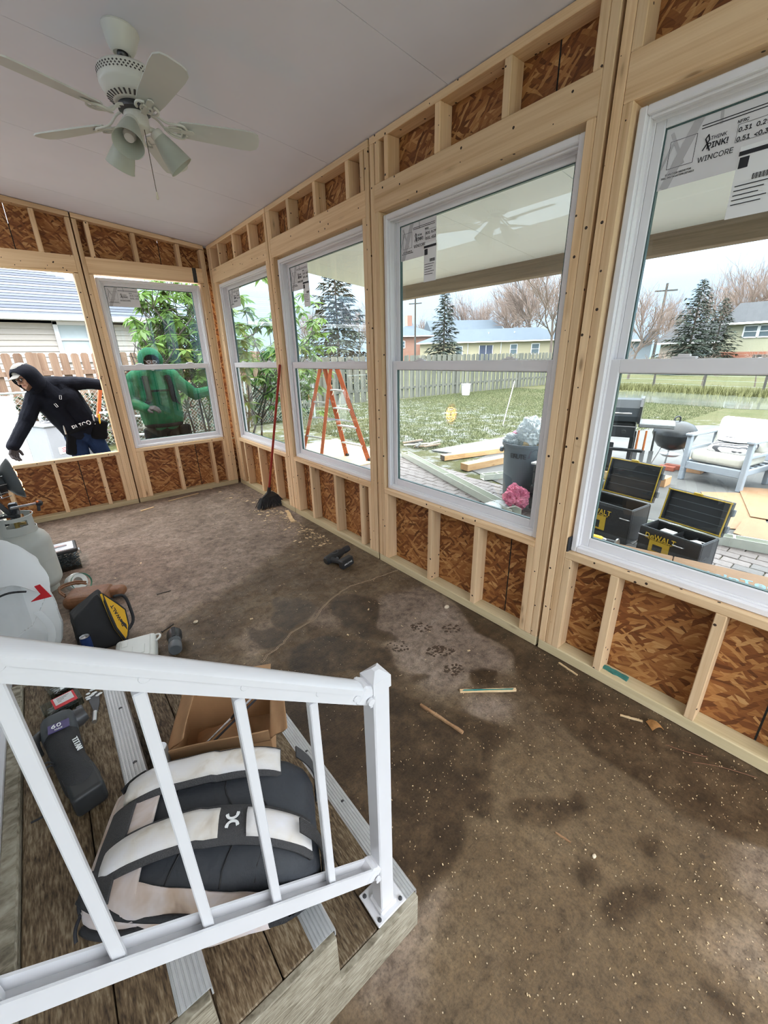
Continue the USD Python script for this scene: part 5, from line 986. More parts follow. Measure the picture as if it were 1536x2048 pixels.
# angle 0 = the side nearest the railing, pi/2 = top
patch(-.222, .115, -1.2, 1.35, .009, blush, 'front_pocket', 'soiled pale pocket side', a1b=.30); bpk.part('end_cap', loft(shell(-.233, -.195, 0, 2 * np.pi, .007)), blush, True, 'soiled pale end of the pack'); patch(-.2235, -.118, -.6, 3.6, .009, blush, 'top_pocket', 'soiled pale top pocket', 3)
patch(-.219, -.168, .70, 1.75, .018, navy2, 'yoke', None, 5, .002); patch(.065, .22, -.7, .25, .008, plain('black_mesh', (0.012, 0.013, 0.016), 0.7, bump=0.8, bscale=160), 'side_mesh_pocket', None, 7)
for a, s0, s1, r in ((.42, -.222, .03, .0075), (-.12, -.224, -.06, .0085), (2.4, -.224, -.17, .007)):
    bpk.part('zipper', tube(shell(s0, s1, a, a + .02, .018, 20, 2, False)[:, 0] if a != .42 else A([P_(s, (prof(s)[0] + .014) * math.cos(.62 - (s + .24) * 1.9) ** (2 / 3.2), np.interp(s, [-.24, .03], [.60, .50])) for s in np.linspace(-.221, .02, 20)]), r, 8), black_rubber, True)
for s, u, z in ((-.215, .10, .590), (-.222, .06, .560), (-.226, .12, .540)):
    p = P_(s - .006, u, z); bpk.part('zip_pull', cat(tube(spline([p, p + V3(-.012, -.018, -.006), p + V3(-.014, -.034, -.016)], 8), .0035, 6), sphere(p, .005, 1)), ink, True)
def strap(u0, u1, u2, s0, s1, name, hang):
    ss = np.linspace(s0, s1, 30); uu = np.interp(ss, [s0, 0, s1], [u0, u1, u2]); uu = gaussian_filter(uu, 3); t = (ss - s0) / (s1 - s0)
    lift = .010 + .020 * np.sin(np.pi * np.clip(t, 0, 1)) ** .7
    def band(w, dz, th, m, mat, nm, lab=None, par=None, sa=0, sb=30):
        rows = []
        for i in range(sa, sb):
            row = []
            for q in np.linspace(-1, 1, 7):
                u = uu[i] + q * w / 2; row.append(P_(ss[i], u, top_z(ss[i], min(abs(uu[i]), .13)) + lift[i] + dz - .010 * abs(q) ** 3))
            rows.append(row)
        g = A(rows)
        if nm == 'strap_pad': g += (np.stack([0 * g[..., 0], 0 * g[..., 0], meshkit.fbm(g * 20, 2, 4)], -1) - A([0, 0, .5])) * .006
        return bpk.part(nm, sheet(g, th), mat, True, lab, parent=par)
    p = band(.082, 0, .012, 0, navy2, name); return p, band, ss, uu, lift
sp1, b1_, *_ = strap(-.095, -.098, -.105, -.200, .16, 'shoulder_strap', 0); b1_(.060, .010, .010, 0, padw, 'strap_pad', 'soiled white strap padding', sp1, 0, 30)
sp2, b2_, ss2, uu2, lf2 = strap(.062, .052, .085, -.200, .222, 'shoulder_strap', 0); b2_(.060, .010, .010, 0, padw, 'strap_pad', 'soiled white strap padding', sp2, 0, 17); b2_(.058, .010, .010, 0, padw, 'strap_pad', 'soiled white strap padding', sp2, 20, 30)
lp = P_(ss2[18], uu2[18], top_z(ss2[18], uu2[18]) + lf2[18] + .0085); lx = Bb; ly = -Ba
arc = lambda cy, sg: LineString([(sg * .0 + .013 * math.cos(q), cy + sg * .010 - sg * .012 * math.sin(q)) for q in np.linspace(.25, math.pi - .25, 14)]).buffer(.0026)
emb = unary_union([arc(.005, 1), arc(-.005, -1), Polygon([(-.0135, .013), (-.009, .016), (-.007, .009), (-.011, .007)]), Polygon([(.0135, .013), (.009, .016), (.007, .009), (.011, .007)]), Polygon([(-.0135, -.013), (-.009, -.016), (-.007, -.009), (-.011, -.007)]), Polygon([(.0135, -.013), (.009, -.016), (.007, -.009), (.011, -.007)])])
bpk.part('emblem', cat(*[prism(g, .0014, lp, Ba, Bb * -1 if np.cross(Ba, -Bb)[2] > 0 else Bb) for g in getattr(emb, 'geoms', [emb])]), white_print, False, parent=sp2)
for u in (.09, -.10): bpk.part('lower_web', sheet(np.stack([spline([P_(.205, u + o, .585), P_(.238, u + o, .53), P_(.246, u + o, .45), P_(.243, u + o + .01, .41)], 14) for o in (-.016, .016)], 1), .004), navy2, True)
for s in (-.06, .05, .12): bpk.part('quilt_seam', tube(A([P_(s + .02 * math.sin(u * 30), u, top_z(s, u) + .002) for u in np.linspace(-.14, .145, 16)]), .002, 5), black_rubber, True)

# ------------------------------------------------------------------ on the steps: cardboard box and other things
cb = Thing('cardboard_box', (-1.63, -4.29, T2), 'open brown cardboard box with torn flaps behind the backpack', 'cardboard box')
a0, b0_ = V3(-1.835, -4.335, 0), V3(-1.552, -4.465, 0); ex = (b0_ - a0) / np.linalg.norm(b0_ - a0); ey = V3(-ex[1], ex[0], 0); bw, bdp, zb, zt = .300, .25, T2 + .006, .475
def wallp(p, q, z0, z1, name, m=cardboard):
    d = (q - p); L = np.linalg.norm(d); cb.part(name, bar((p + q) / 2 * 1 + V3(0, 0, (z0 + z1) / 2) - d / 2, (p + q) / 2 + V3(0, 0, (z0 + z1) / 2) + d / 2, .004, z1 - z0), m, False)
p00, p10, p11, p01 = a0, a0 + ex * bw, a0 + ex * bw + ey * bdp, a0 + ey * bdp
for p, q, nm in ((p00, p10, 'side_panel'), (p10, p11, 'side_panel'), (p11, p01, 'side_panel'), (p01, p00, 'side_panel')): wallp(p, q, zb, zt, nm)
cb.part('bottom_panel', prism([tuple(p[:2]) for p in (p00, p10, p11, p01)], .004, (0, 0, zb)), cardboard_in, False)
def flapq(a, b, off, name, seed, lab=None, n=8):
    g = []; r = random.Random(seed)
    for t in np.linspace(0, 1, n):
        row = [];
        for s in np.linspace(0, 1, n):
            row.append(a + (b - a) * s + off * t * (1 + .06 * math.sin(5 * s + seed)) + V3(0, 0, .004 * math.sin(6 * t + 4 * s)))
        g.append(row)
    cb.part(name, sheet(g, .0045), cardboard, True, lab)
Z_ = V3(0, 0, zt)
flapq(p00 + Z_, p10 + Z_, -ey * .020 + V3(0, 0, .060), 'flap', 1); flapq(p10 + Z_, p11 + Z_, ex * .05 + V3(0, 0, .03), 'flap', 2)
flapq(p01 + Z_, p11 + Z_, ey * .10 - V3(0, 0, .01), 'flap', 3); flapq(p00 + Z_ + ey * .03, p01 + Z_, ex * .055 + V3(0, 0, .050) , 'flap', 4)
cb.part('edge_print', cat(bar(p10 + V3(0, 0, zb + .05) - ey * .0025 - ex * .10, p10 + V3(0, 0, zb + .062) - ey * .0025 - ex * .002, .002, .018)), ink, False)
lean = []
for i, t in enumerate(np.linspace(0, 1, 10)):
    jag = .012 * math.sin(17 * t) + .008 * math.sin(41 * t); lean.append([V3(-1.853 + .012 * t, -3.93 - .47 * t, T2 + .012), V3(-1.856 + .010 * t, -3.93 - .47 * t, .45), V3(-1.850, -3.93 - .47 * t, .535 + jag)])
cb2 = solo('cardboard_piece', sheet(lean, .0045), cardboard, 'torn upright strip of cardboard standing along the landing nosing', 'cardboard')
cb.part('torn_card', sheet(drape([[p00 + ex * .04 + ey * .02 + V3(0, 0, .36), p00 + ex * .12 + ey * .03 + V3(0, 0, .385), p00 + ex * .22 + ey * .03 + V3(0, 0, .36)], [p00 + ex * .05 + ey * .1 + V3(0, 0, .375), p00 + ex * .12 + ey * .11 + V3(0, 0, .40), p00 + ex * .22 + ey * .11 + V3(0, 0, .37)], [p00 + ex * .04 + ey * .2 + V3(0, 0, .36), p00 + ex * .12 + ey * .2 + V3(0, 0, .375), p00 + ex * .22 + ey * .2 + V3(0, 0, .36)]], 10, 9, .02), .004), cardboard_in, True)
cl = Thing('bar_clamp', tuple(p00 + ex * .12 + ey * .1 + V3(0, 0, .40)), 'black wire clamps resting in the open cardboard box', 'clamp')
for k, o in enumerate((0, .022)):
    q = p00 + ex * (.10 + o) + ey * .06 + V3(0, 0, .450); e = q + ex * .14 + ey * .09 + V3(0, 0, .055)
    cl.part('rod', cyl(q, e, .0035, 8), ink if k else steel); cl.part('jaw', bar(q + (e - q) * .55, q + (e - q) * .55 + V3(.01, -.02, .03), .008, .008, .002), black_plastic); cl.part('jaw', bar(q, q + V3(-.02, .0, -.03), .01, .01, .002), black_plastic)
sp_ = Thing('caulk_tube', (-1.825, -4.38, .5), 'purple and silver sealant tube standing between the cardboard flaps', 'tube')
q0, q1 = V3(-1.845, -4.385, .36), V3(-1.838, -4.352, .565); qa = q1 - q0
sp_.part('tube_body', lathe([(0, 0), (.021, 0), (.022, .004), (.022, .196), (.020, .2), (0, .2)], 24, q0, axis=qa), plain('foil_silver', (0.55, 0.57, 0.58), 0.25, 0.9), 40)
sp_.part('purple_label', tri(m3.Manifold.cylinder(.15, .0226, .0226, 32) - m3.Manifold.cylinder(.2, .0222, .0222, 32).translate((0, 0, -.01)) - m3.Manifold.cube((.1, .1, .4), True).translate((.052, .0, 0))).apply_transform(trimesh.geometry.align_vectors([0, 0, 1], qa / np.linalg.norm(qa))).apply_translation(q0 + qa * .2), plain('purple_print', (0.10, 0.03, 0.22), 0.4), 40)

tl = Thing('cordless_saw', (-2.03, -4.20, T3), 'black cordless multi tool with purple label on the top step', 'power tool')
h0 = T3
tl.part('gear_head', rbox((-2.05, -4.10, h0 + .055), (.085, .10, .075), .025), plain('tool_charcoal', (0.045, 0.05, 0.055), 0.5), 40)
tl.part('tool_body', bones([((-2.05, -4.12, h0 + .052), .042), ][0:0] + [(((-2.05, -4.12, h0 + .052), .042), ((-2.035, -4.24, h0 + .050), .036)), (((-2.035, -4.24, h0 + .050), .036), ((-2.015, -4.33, h0 + .047), .040))], .014, 4), black_rubber, True)
m = rbox((0, 0, 0), (.072, .105, .066), .012); rot(m, (0, 0, 1), 10); m.apply_translation((-2.012, -4.345, h0 + .040)); bt = tl.part('battery', m, black_plastic, 40)
tl.part('battery_print', text('60V', .016, (-2.012, -4.325, h0 + .0735), (.98, .17, 0), (-.17, .98, 0), .001, True), white_print, False, parent=bt)
tl.part('purple_label', cat(cbox((-2.045, -4.135, h0 + .0945), (.050, .035, .003), .001)), plain('purple_sticker', (0.07, 0.05, 0.16), 0.4), False)
tl.part('label_print', cat(text('60', .014, (-2.05, -4.130, h0 + .0963), (1, 0, 0), (0, 1, 0), .001, True), text('MAX', .006, (-2.045, -4.146, h0 + .0963), (1, 0, 0), (0, 1, 0), .001)), white_print, False)
tl.part('body_print', text('TITAN', .013, (-2.010, -4.225, h0 + .083), (.17, -.98, 0), (.98, .17, 0), .003), white_print, False)
tl.part('blade_clamp', cat(lathe([(0, -.02), (.026, -.02), (.028, .0), (.022, .02), (0, .02)], 20, (-2.005, -4.075, h0 + .05), axis=(1, .3, .1)), bar((-1.995, -4.07, h0 + .05), (-2.0, -4.02, h0 + .045), .018, .012, .003)), dark_steel, 40)
tl.part('side_lever', tube(spline([(-2.09, -4.09, h0 + .06), (-2.105, -4.13, h0 + .07), (-2.10, -4.17, h0 + .05)], 10), .012, 8), black_plastic, True)
tl.part('cord_loop', cat(*[tube(spline([(-2.06, -4.24, h0 + .05), (-2.08, -4.25 - k * .02, h0 + .09), (-2.10, -4.29 - k * .02, h0 + .07), (-2.085, -4.33, h0 + .012), (-2.13, -4.33, h0 + .006)], 18), .0025, 6) for k in range(2)]), black_rubber, True)
for k, (x, y, ang, red) in enumerate([(-2.045, -3.93, 10, True), (-2.03, -3.83, 14, False)]):
    t = Thing('screw_box', (x, y, T3), ('clear plastic box of screws with a red and white label on the top step' if red else 'clear plastic box of pale fixings with a plain paper behind the red labelled one'), 'screw box')
    def rr(m): m = m.copy(); rot(m, (0, 0, 1), ang); m.apply_translation((x, y, T3)); return m
    t.part('tray', rr(cat(cbox((0, -.03, .013), (.10, .003, .026), .001), cbox((0, .03, .013), (.10, .003, .026), .001), cbox((-.05, 0, .013), (.003, .06, .026), .001), cbox((.05, 0, .013), (.003, .06, .026), .001), cbox((0, 0, .0015), (.10, .06, .003), .001))), clear, False)
    t.part('lid', rr(cbox((0, .0, .0275), (.104, .064, .003), .001)), clear, False)
    t.part('fixings', rr(cat(*[bar((nrng.uniform(-.042, .03), nrng.uniform(-.024, .02), .006 + .012 * nrng.uniform()), (nrng.uniform(-.042, .042), nrng.uniform(-.024, .024), .006 + .012 * nrng.uniform()), .0022, .0022) for _ in range(60)])), steel, False, kind='stuff')
    if red:
        lb = t.part('label', rr(cbox((.008, 0, .0298), (.062, .060, .0012), .0005)), red_print, False, 'red label'); t.part('label_paper', rr(cbox((.008, .006, .0306), (.050, .040, .0008), .0003)), paper, False, parent=lb)
        t.part('label_print', rr(cat(*[cbox((.008 - .004 * q, .018 - q * .007, .0312), (.034 - .008 * q, .0016, .0004), .0001) for q in range(4)])), ink, False, parent=lb)
    else: t.part('label', rr(cbox((.02, 0, .0298), (.055, .058, .0012), .0005)), paper, False)
kn = Thing('putty_knife', (-1.955, -3.96, T3), 'flat steel putty knife with white crumbs at its tip', 'putty knife')
kn.part('blade', prism([(-.019, 0), (.017, 0), (.012, -.06), (.002, -.105), (-.006, -.108)], .0015, (-1.962, -3.925, T3 + .002), (1, 0, 0), (0, 1, 0)), dark_steel, False)
kn.part('handle', cyl((-1.966, -4.03, T3 + .009), (-1.972, -4.075, T3 + .009), .007, 10), steel)
kn.part('plaster_crumbs', cat(*[lump((-1.962 + nrng.uniform(-.02, .02), -3.915 + nrng.uniform(-.03, .02), T3 + .002), (.014, .009, .006), 40 + k, .2, 2, 1) for k in range(12)]), white_print, False, kind='stuff')
# toe of a boot standing on the threshold, half outside the picture
bo = Thing('boot', (-2.23, -4.30, .572), 'black boot toe at the left edge on the door threshold', 'boot')
bm = bones([(((-2.26, -4.30, .61), .035), ((-2.215, -4.27, .605), .030)), (((-2.26, -4.30, .62), .04), ((-2.33, -4.33, .64), .045)), (((-2.215, -4.27, .605), .030), ((-2.205, -4.265, .60), .026))], .012, 5); bm.vertices[:, 2] = np.maximum(bm.vertices[:, 2], .572); bo.part('upper', bm, black_rubber, True)
bo.part('sole', prism(Point(-2.215, -4.27).buffer(.033).union(Point(-2.30, -4.315).buffer(.04)).convex_hull, .014, (0, 0, .562)), ink, False)

wet_card = plain('wet_cardboard', (0.24, 0.135, 0.068), 0.7, var=.15, scale=4)

# ------------------------------------------------------------------ outside the long wall: builders' things on the patio
pale_board = wood('pale_plywood', 1, [(0.25, (0.50, 0.38, 0.21)), (0.5, (0.62, 0.48, 0.29)), (0.75, (0.70, 0.56, 0.36))], knots=0.5)
pl3 = Thing('plywood_board', (1.55, -2.35, GZ), 'pale plywood board lying on the pavers below the trash can window', 'board')
q = [(1.86, -1.62), (1.60, -3.10), (1.28, -3.05), (1.54, -1.57)]
pl3.part('board', prism(q, .018, (0, 0, GZ + .004)), pale_board, False)
sbx = Thing('siding_carton', (1.6, -4.6, GZ), 'long flat tan cardboard siding carton with pale blue lettering outside the tool case window', 'carton')
cq0, cq1 = V3(1.49, -4.02, GZ), V3(1.80, -5.40, GZ); cdir = (cq1 - cq0) / np.linalg.norm(cq1 - cq0); csd = V3(cdir[1], -cdir[0], 0) * -1
for a, b in ((0, .62), (.625, 1.42)):
    sbx.part('carton_panel', bar(cq0 + cdir * a + V3(0, 0, .075), cq0 + cdir * b + V3(0, 0, .075), .44, .15, .006, up=(0, 0, 1)), wet_card, False)
sbx.part('lettering', text('CertainTeed', .085, cq0 + cdir * .98 + csd * .03 + V3(0, 0, .1502), cdir, csd, .001, True), plain('pale_blue_print', (0.16, 0.36, 0.50), 0.6), False)
wm = plain('cream_aluminium', (0.46, 0.475, 0.42), 0.35, var=0.04)
def gutter(name, p, q, label, w=.10, h=.075):
    p, q = A(p, float), A(q, float); d = (q - p); L = np.linalg.norm(d); d /= L; s = np.cross(V3(0, 0, 1), d)
    pr_ = Polygon([(-w / 2, 0), (w / 2, 0), (w / 2, h), (w / 2 - .012, h), (w / 2 - .012, h - .006), (w / 2 - .004, h - .006), (w / 2 - .004, .004), (-w / 2 + .004, .004), (-w / 2 + .004, h), (-w / 2, h)])
    m = trimesh.creation.extrude_polygon(pr_, L, engine='earcut'); T = np.eye(4); T[:3, 0], T[:3, 1], T[:3, 2], T[:3, 3] = s, V3(0, 0, 1), d, p; m.apply_transform(T); m.fix_normals()
    t = Thing(name, tuple(p), label, 'gutter'); t.part('channel', m, wm, False)
    for k in (.03, .5, .97): t.part('hanger', bar(p + d * L * k - s * w / 2 + V3(0, 0, h - .004), p + d * L * k + s * w / 2 + V3(0, 0, h - .004), .02, .004), wm, False)
    return t
gutter('gutter', (3.10, .10, GZ), (1.98, -3.02, GZ), 'long cream gutter lying diagonally across the pavers', .13, .09)
gutter('gutter', (2.62, -3.95, GZ), (3.05, -5.6, GZ), 'white downspout lying beside the patio slab behind the open tool cases', .11, .09)
gutter('gutter', (2.90, -1.82, GZ), (3.35, -2.02, GZ), 'short white gutter offcut between the lumber and the trash can', .12, .08)
for name, p, qv, w, h, lab in (('lumber', (3.36, -.60, GZ), (5.2, -1.08, GZ), .14, .09, 'dark ended timber lying on the patio beyond the gutter'), ('lumber', (3.10, -1.31, GZ), (4.6, -1.50, GZ), .17, .11, 'pale square beam lying on the pavers behind the trash can')):
    p, qv = A(p), A(qv); t = Thing(name, tuple(p), lab, 'lumber'); z = V3(0, 0, h / 2); d = (qv - p) / np.linalg.norm(qv - p)
    t.part('beam', bar(p + z, qv + z, w, h, .004), lumber_x, False); t.part('end_grain', bar(p + z - d * .003, p + z + d * .0005, w - .01, h - .01), plain('end_grain_%s' % ('dark' if h < .1 else 'pale'), (0.06, 0.04, 0.03) if h < .1 else (0.36, 0.20, 0.09), 0.8), False)
solo('board_sheet', prism([(3.75, .05), (5.95, -.15), (6.1, -.85), (3.9, -.62)], .02, (0, 0, GZ + .002)), plain('grey_board', (0.14, 0.15, 0.152), 0.6, var=0.1, scale=3), 'flat grey sheet of board at the edge of the lawn', 'board', smooth=False)
for k in range(7):
    a = nrng.uniform(-.6, .6); x, y = 3.45 + nrng.uniform(0, .5), .45 + nrng.uniform(-.25, .45); L = nrng.uniform(.25, .6); p = V3(x, y, GZ + .02 + .01 * k); qv = p + V3(math.cos(a) * L, math.sin(a) * L, 0)
    solo('scrap_stick', bar(p, qv, .05, .025, .003), [weathered_y, plain('scrap_pale', (0.48, 0.45, 0.40), 0.8), plain('scrap_dark', (0.07, 0.065, 0.06), 0.8)][k % 3] if k < 3 else UsdShade.Material.Get(stage, '/World/Looks/' + ['weathered_beam_wood', 'scrap_pale', 'scrap_dark'][k % 3]), ['lowest', 'second lowest', 'third', 'middle', 'third topmost', 'second topmost', 'topmost'][k] + ' of the small sticks heaped at the lawn edge beyond the gutter end', 'wood scrap', 'sticks heaped at the lawn edge', smooth=False)
# trash can
TC = V3(2.68, -2.62, GZ); can_m = plain('can_grey', (0.085, 0.105, 0.125), 0.5, var=0.08, scale=6)
tcn = Thing('trash_can', tuple(TC), 'large grey round trash can heaped with plastic and wood scraps', 'trash can')
tcn.part('can_body', lathe([(0, .02), (.215, .02), (.225, 0), (.232, .03), (.262, .62), (.268, .62), (.270, .66), (.285, .665), (.287, .70), (.276, .702), (.262, .66), (.21, .04), (0, .04)], 44, TC), can_m, 40)
for s in (-1, 1):
    a = math.radians(215 + 90 * s); d = V3(math.cos(a), math.sin(a), 0); tcn.part('grab_handle', bar(TC + d * .262 + V3(0, 0, .60), TC + d * .312 + V3(0, 0, .60), .12, .045, .012), can_m)
va = math.atan2(CAM[1] - TC[1], CAM[0] - TC[0]) - .25; letters = []
for k, chx in enumerate('BRUTE'):
    a = va - .34 + k * .145; d = V3(math.cos(a), math.sin(a), 0); letters.append(text(chx, .055, TC + d * .2625 + V3(0, 0, .565), (-d[1], d[0], 0), (0, 0, 1), .004, True))
tcn.part('lettering', cat(*letters), ink, False)
cl_film = material('thin_clear_film', {'tc': ('texture_coordinate', {}), 'n': ('noise_texture', {'scale': 14.0, 'detail': 4.0}), 'b': ('bump', {'strength': 0.7, 'distance': 0.02}), 'p': ('principled_bsdf', {'base_color': (0.62, 0.66, 0.68), 'roughness': 0.3}), 't': ('translucent_bsdf', {'color': (0.7, 0.74, 0.76)}), 'm': ('mix_closure', {'fac': 0.4})}, [('tc.object', 'n.vector'), ('n.fac', 'b.height'), ('b.normal', 'p.normal'), ('p.BSDF', 'm.closure1'), ('t.BSDF', 'm.closure2')], 'm.closure')
pinkf = plain('pink_film', (0.62, 0.16, 0.26), 0.4, var=0.35, scale=18, bump=0.6, bscale=30)
for k, (o, s, lab) in enumerate([((.05, -.05, .62), (.42, .40, .42), 'crumpled clear plastic heaped on top of the trash can'), ((.10, -.28, .50), (.26, .24, .40), 'clear plastic bag hanging over the side of the trash can'), ((-.10, .12, .66), (.26, .22, .16), 'small wad of clear plastic at the far rim of the trash can')]):
    solo('plastic_bag', lump(TC + A(o), s, 51 + k, .34, 2.4, 5, 1.4), cl_film, lab, 'plastic bag', smooth=True)
solo('plastic_scrap', lump(TC + V3(.02, .13, .72), (.20, .16, .12), 60, .25, 2.5, 3), pinkf, 'pink plastic scrap behind the heap in the trash can', 'plastic', smooth=True)
for k, (p, qv) in enumerate([((-.14, -.05, .66), (.02, -.16, .76)), ((-.05, -.17, .64), (.12, -.20, .84)), ((-.16, -.10, .70), (-.02, -.02, .72))]):
    solo('wood_offcut', bar(TC + A(p), TC + A(qv), .07, .03, .003), wood_bits, ['wide offcut lying across the trash can rim', 'offcut standing up against the plastic in the trash can', 'offcut furthest from the wall in the trash can'][k], 'wood scrap', smooth=False)
pb = solo('plastic_bag', lump((2.20, -2.86, GZ), (.28, .32, .32), 71, .34, 2.4, 5, 1.5), pinkf, 'crumpled pink plastic bag lying beside the trash can', 'plastic bag', smooth=True)
solo('plastic_scrap', lump((2.05, -2.72, GZ), (.34, .26, .10), 75, .3, 3, 3), cl_film, 'flat crumpled clear film in front of the pink bag', 'plastic', smooth=True)
case_b = plain('case_black', (0.016, 0.017, 0.02), 0.45, var=0.2); case_y = plain('case_yellow', (0.55, 0.36, 0.03), 0.5, var=0.15)
def closed_case(c, s, rz, label):
    t = Thing('tool_case', tuple(c), label, 'tool case'); c = A(c)
    def w(m): rot(m, (0, 0, 1), rz); m.apply_translation(c); return m
    t.part('case_body', w(rbox((0, 0, s[2] / 2), s, .02)), case_b, 40); t.part('lid_seam', w(cbox((0, 0, s[2] * .68), (s[0] + .006, s[1] + .006, .010), .003)), ink)
    for u in (-.28, .28): t.part('latch', w(cat(cbox((-s[0] / 2 - .008, s[1] * u, s[2] * .66), (.018, .06, .09), .006))), grey_plastic)
    lb = t.part('label', w(cbox((-s[0] / 2 - .004, 0, s[2] * .42), (.008, .11, .10), .002)), case_y, False, 'yellow label frame'); t.part('label_centre', w(cbox((-s[0] / 2 - .009, 0, s[2] * .42), (.004, .07, .065), .001)), case_b, False, parent=lb)
    return t
closed_case((2.52, -3.16, GZ), (.34, .48, .30), 12, 'shut black tool case with yellow label beside the pink bag, lower of two')
closed_case((2.52, -3.16, GZ + .305), (.33, .46, .22), 12, 'shut black tool case stacked on another behind the window frame')
solo('board', cbox((2.50, -3.12, GZ + .543), (.34, .40, .02), .003), plain('white_board', (0.62, 0.62, 0.60), 0.6), 'small pale board lying on the stacked black tool cases', 'board', smooth=False)
def open_case(c, u, v, s, label, lidh, inner):
    """Open tool case: c = front left ground corner, u along the front, v towards the hinge, s = (w, d, h)."""
    t = Thing('tool_case', tuple(c), label, 'tool case'); c = A(c, float); u = A(u, float) / np.linalg.norm(u); v = A(v, float) / np.linalg.norm(v); w, d, h = s; Z = V3(0, 0, 1)
    def bx_(p, a, b_, e, bev=.006):
        m = cbox((0, 0, 0), (a, b_, e), bev); T = np.eye(4); T[:3, 0], T[:3, 1], T[:3, 2], T[:3, 3] = u, v, np.cross(u, v), p; m.apply_transform(T); return m
    O = lambda x, y, z: c + u * x + v * y + Z * z
    t.part('case_body', cat(bx_(O(w / 2, .012, h / 2), w, .024, h), bx_(O(w / 2, d - .012, h / 2), w, .024, h), bx_(O(.012, d / 2, h / 2), .024, d - .04, h), bx_(O(w - .012, d / 2, h / 2), .024, d - .04, h), bx_(O(w / 2, d / 2, .01), w - .03, d - .03, .02)), case_b)
    t.part('rim', cat(bx_(O(w / 2, .010, h + .004), w - .01, .008, .010, .003), bx_(O(.010, d / 2, h + .004), .008, d - .02, .010, .003), bx_(O(w - .010, d / 2, h + .004), .008, d - .02, .010, .003)), grey_plastic)
    if inner:
        t.part('tray_divider', cat(bx_(O(w * .48, d / 2, h * .75), .010, d - .05, h * .35), bx_(O(w * .72, d / 2, h * .7), .008, d - .05, h * .3)), case_b)
        for k in range(6): t.part('tool_bit', bx_(O(w * (.10 + .14 * k), d * (.35 + .25 * (k % 2)), h * .72), .03, .10, .03), [grey_plastic, black_plastic][k % 2])
        t.part('packet', bx_(O(w * .36, d * .45, h * .92), .11, .075, .012, .003), white_print, False, 'white packet in the tray'); t.part('paper_scrap', prism([(0, 0), (.10, .01), (.07, .04), (.11, .07), (.03, .06)], .003, O(w * .74, d * .25, h * .92), u, v), paper, False)
    for k in (.12, .88) if not inner else (.08, .66):
        t.part('front_handle', tube(spline([O(w * k - .03, -.002, h * .72), O(w * k - .03, -.022, h * .74), O(w * k + .05, -.022, h * .74), O(w * k + .05, -.002, h * .72)], 14), .006, 8), steel, True)
    lb = t.part('label', bx_(O(w * .38, -.003, h * .42), w * .34, .006, h * .42, .002), case_y, False, 'yellow front label')
    t.part('label_recess', bx_(O(w * .36, -.007, h * .38), w * .16, .004, h * .22, .001), case_b, False, parent=lb)
    t.part('lettering', text('DeWALT', .045, O(w * .38, -.0065, h * .76), u, Z, .003, True), case_y, False); t.part('lettering_small', text('TOUGH SYSTEM 2.0', .015, O(w * .38, -.0065, h * .66), u, Z, .003, True), case_y, False)
    # lid standing open, leaning back
    lu = u; lz = Z * math.cos(.20) + v * math.sin(.20); ln = np.cross(lu, lz); L0 = O(0, d + .012, h + .01)
    def lb_(x, z, a, e, th, off, bev=.004):
        m = cbox((0, 0, 0), (a, e, th), bev); T = np.eye(4); T[:3, 0], T[:3, 1], T[:3, 2], T[:3, 3] = lu, lz, ln, L0 + lu * x + lz * z + ln * off; m.apply_transform(T); return m
    ld = t.part('lid', cat(lb_(w / 2, lidh / 2, w - .01, lidh, .022, -.03), lb_(w / 2, .012, w, .024, .05, -.01), lb_(w / 2, lidh - .012, w, .024, .05, -.01), lb_(.012, lidh / 2, .024, lidh - .04, .05, -.01), lb_(w - .012, lidh / 2, .024, lidh - .04, .05, -.01)), case_b)
    t.part('lid_seal', cat(lb_(w / 2, .010, w + .004, .010, .008, .018), lb_(w / 2, lidh - .010, w + .004, .010, .008, .018), lb_(.010, lidh / 2, .012, lidh, .008, .018), lb_(w - .010, lidh / 2, .012, lidh, .008, .018)), case_y, False, 'yellow lid seal', parent=ld)
    t.part('lid_ribs', cat(*[lb_(w / 2, lidh * k, w - .06, .006, .006, -.016, .001) for k in (.28, .5, .72)]), grey_plastic, False, parent=ld)
    for k in (.2, .8): t.part('lid_latch', lb_(w + .012, lidh * (k * .8 + .08), .022, .06, .045, -.01, .006), grey_plastic, parent=ld)
    t.part('lid_notch', lb_(w * .48, lidh + .003, .07, .016, .02, .014, .005), case_y, parent=ld)
    return t
U2, V2_ = V3(-.20, -.98, 0), V3(.98, -.20, 0)
open_case((2.06, -4.23, GZ), U2, V2_, (.50, .27, .25), 'open black tool case with full tray and yellow lettering, right of two on the patio', .30, True)
open_case((2.17, -3.63, GZ), V3(-.12, -.99, 0), V3(.99, -.12, 0), (.50, .34, .34), 'open deep empty black tool case, left of two beside the window frame', .36, False)
def grinder(name, o, ax, label):
    t = Thing(name, tuple(o), label, 'power tool'); o = A(o, float); ax = A(ax, float) / np.linalg.norm(ax)
    t.part('motor_body', lathe([(0, -.10), (.030, -.10), (.038, -.09), (.040, -.01), (.034, .01), (0, .01)], 20, o + V3(0, 0, .045), axis=ax), yellow_plastic, 40); t.part('collar', lathe([(0, .008), (.030, .008), (.034, .02), (.028, .045), (0, .045)], 20, o + V3(0, 0, .045), axis=ax), steel, 40)
    t.part('barrel', lathe([(0, .044), (.034, .044), (.036, .12), (0, .12)], 20, o + V3(0, 0, .045), axis=ax), black_plastic, 40); t.part('base_ring', lathe([(0, .118), (.05, .118), (.052, .124), (.05, .13), (0, .13)], 24, o + V3(0, 0, .052), axis=ax), steel, 40); return t
grinder('trim_router', (1.60, -4.10, GZ + .151), (.02, -1, 0), 'yellow and black trim router lying on the tan carton')
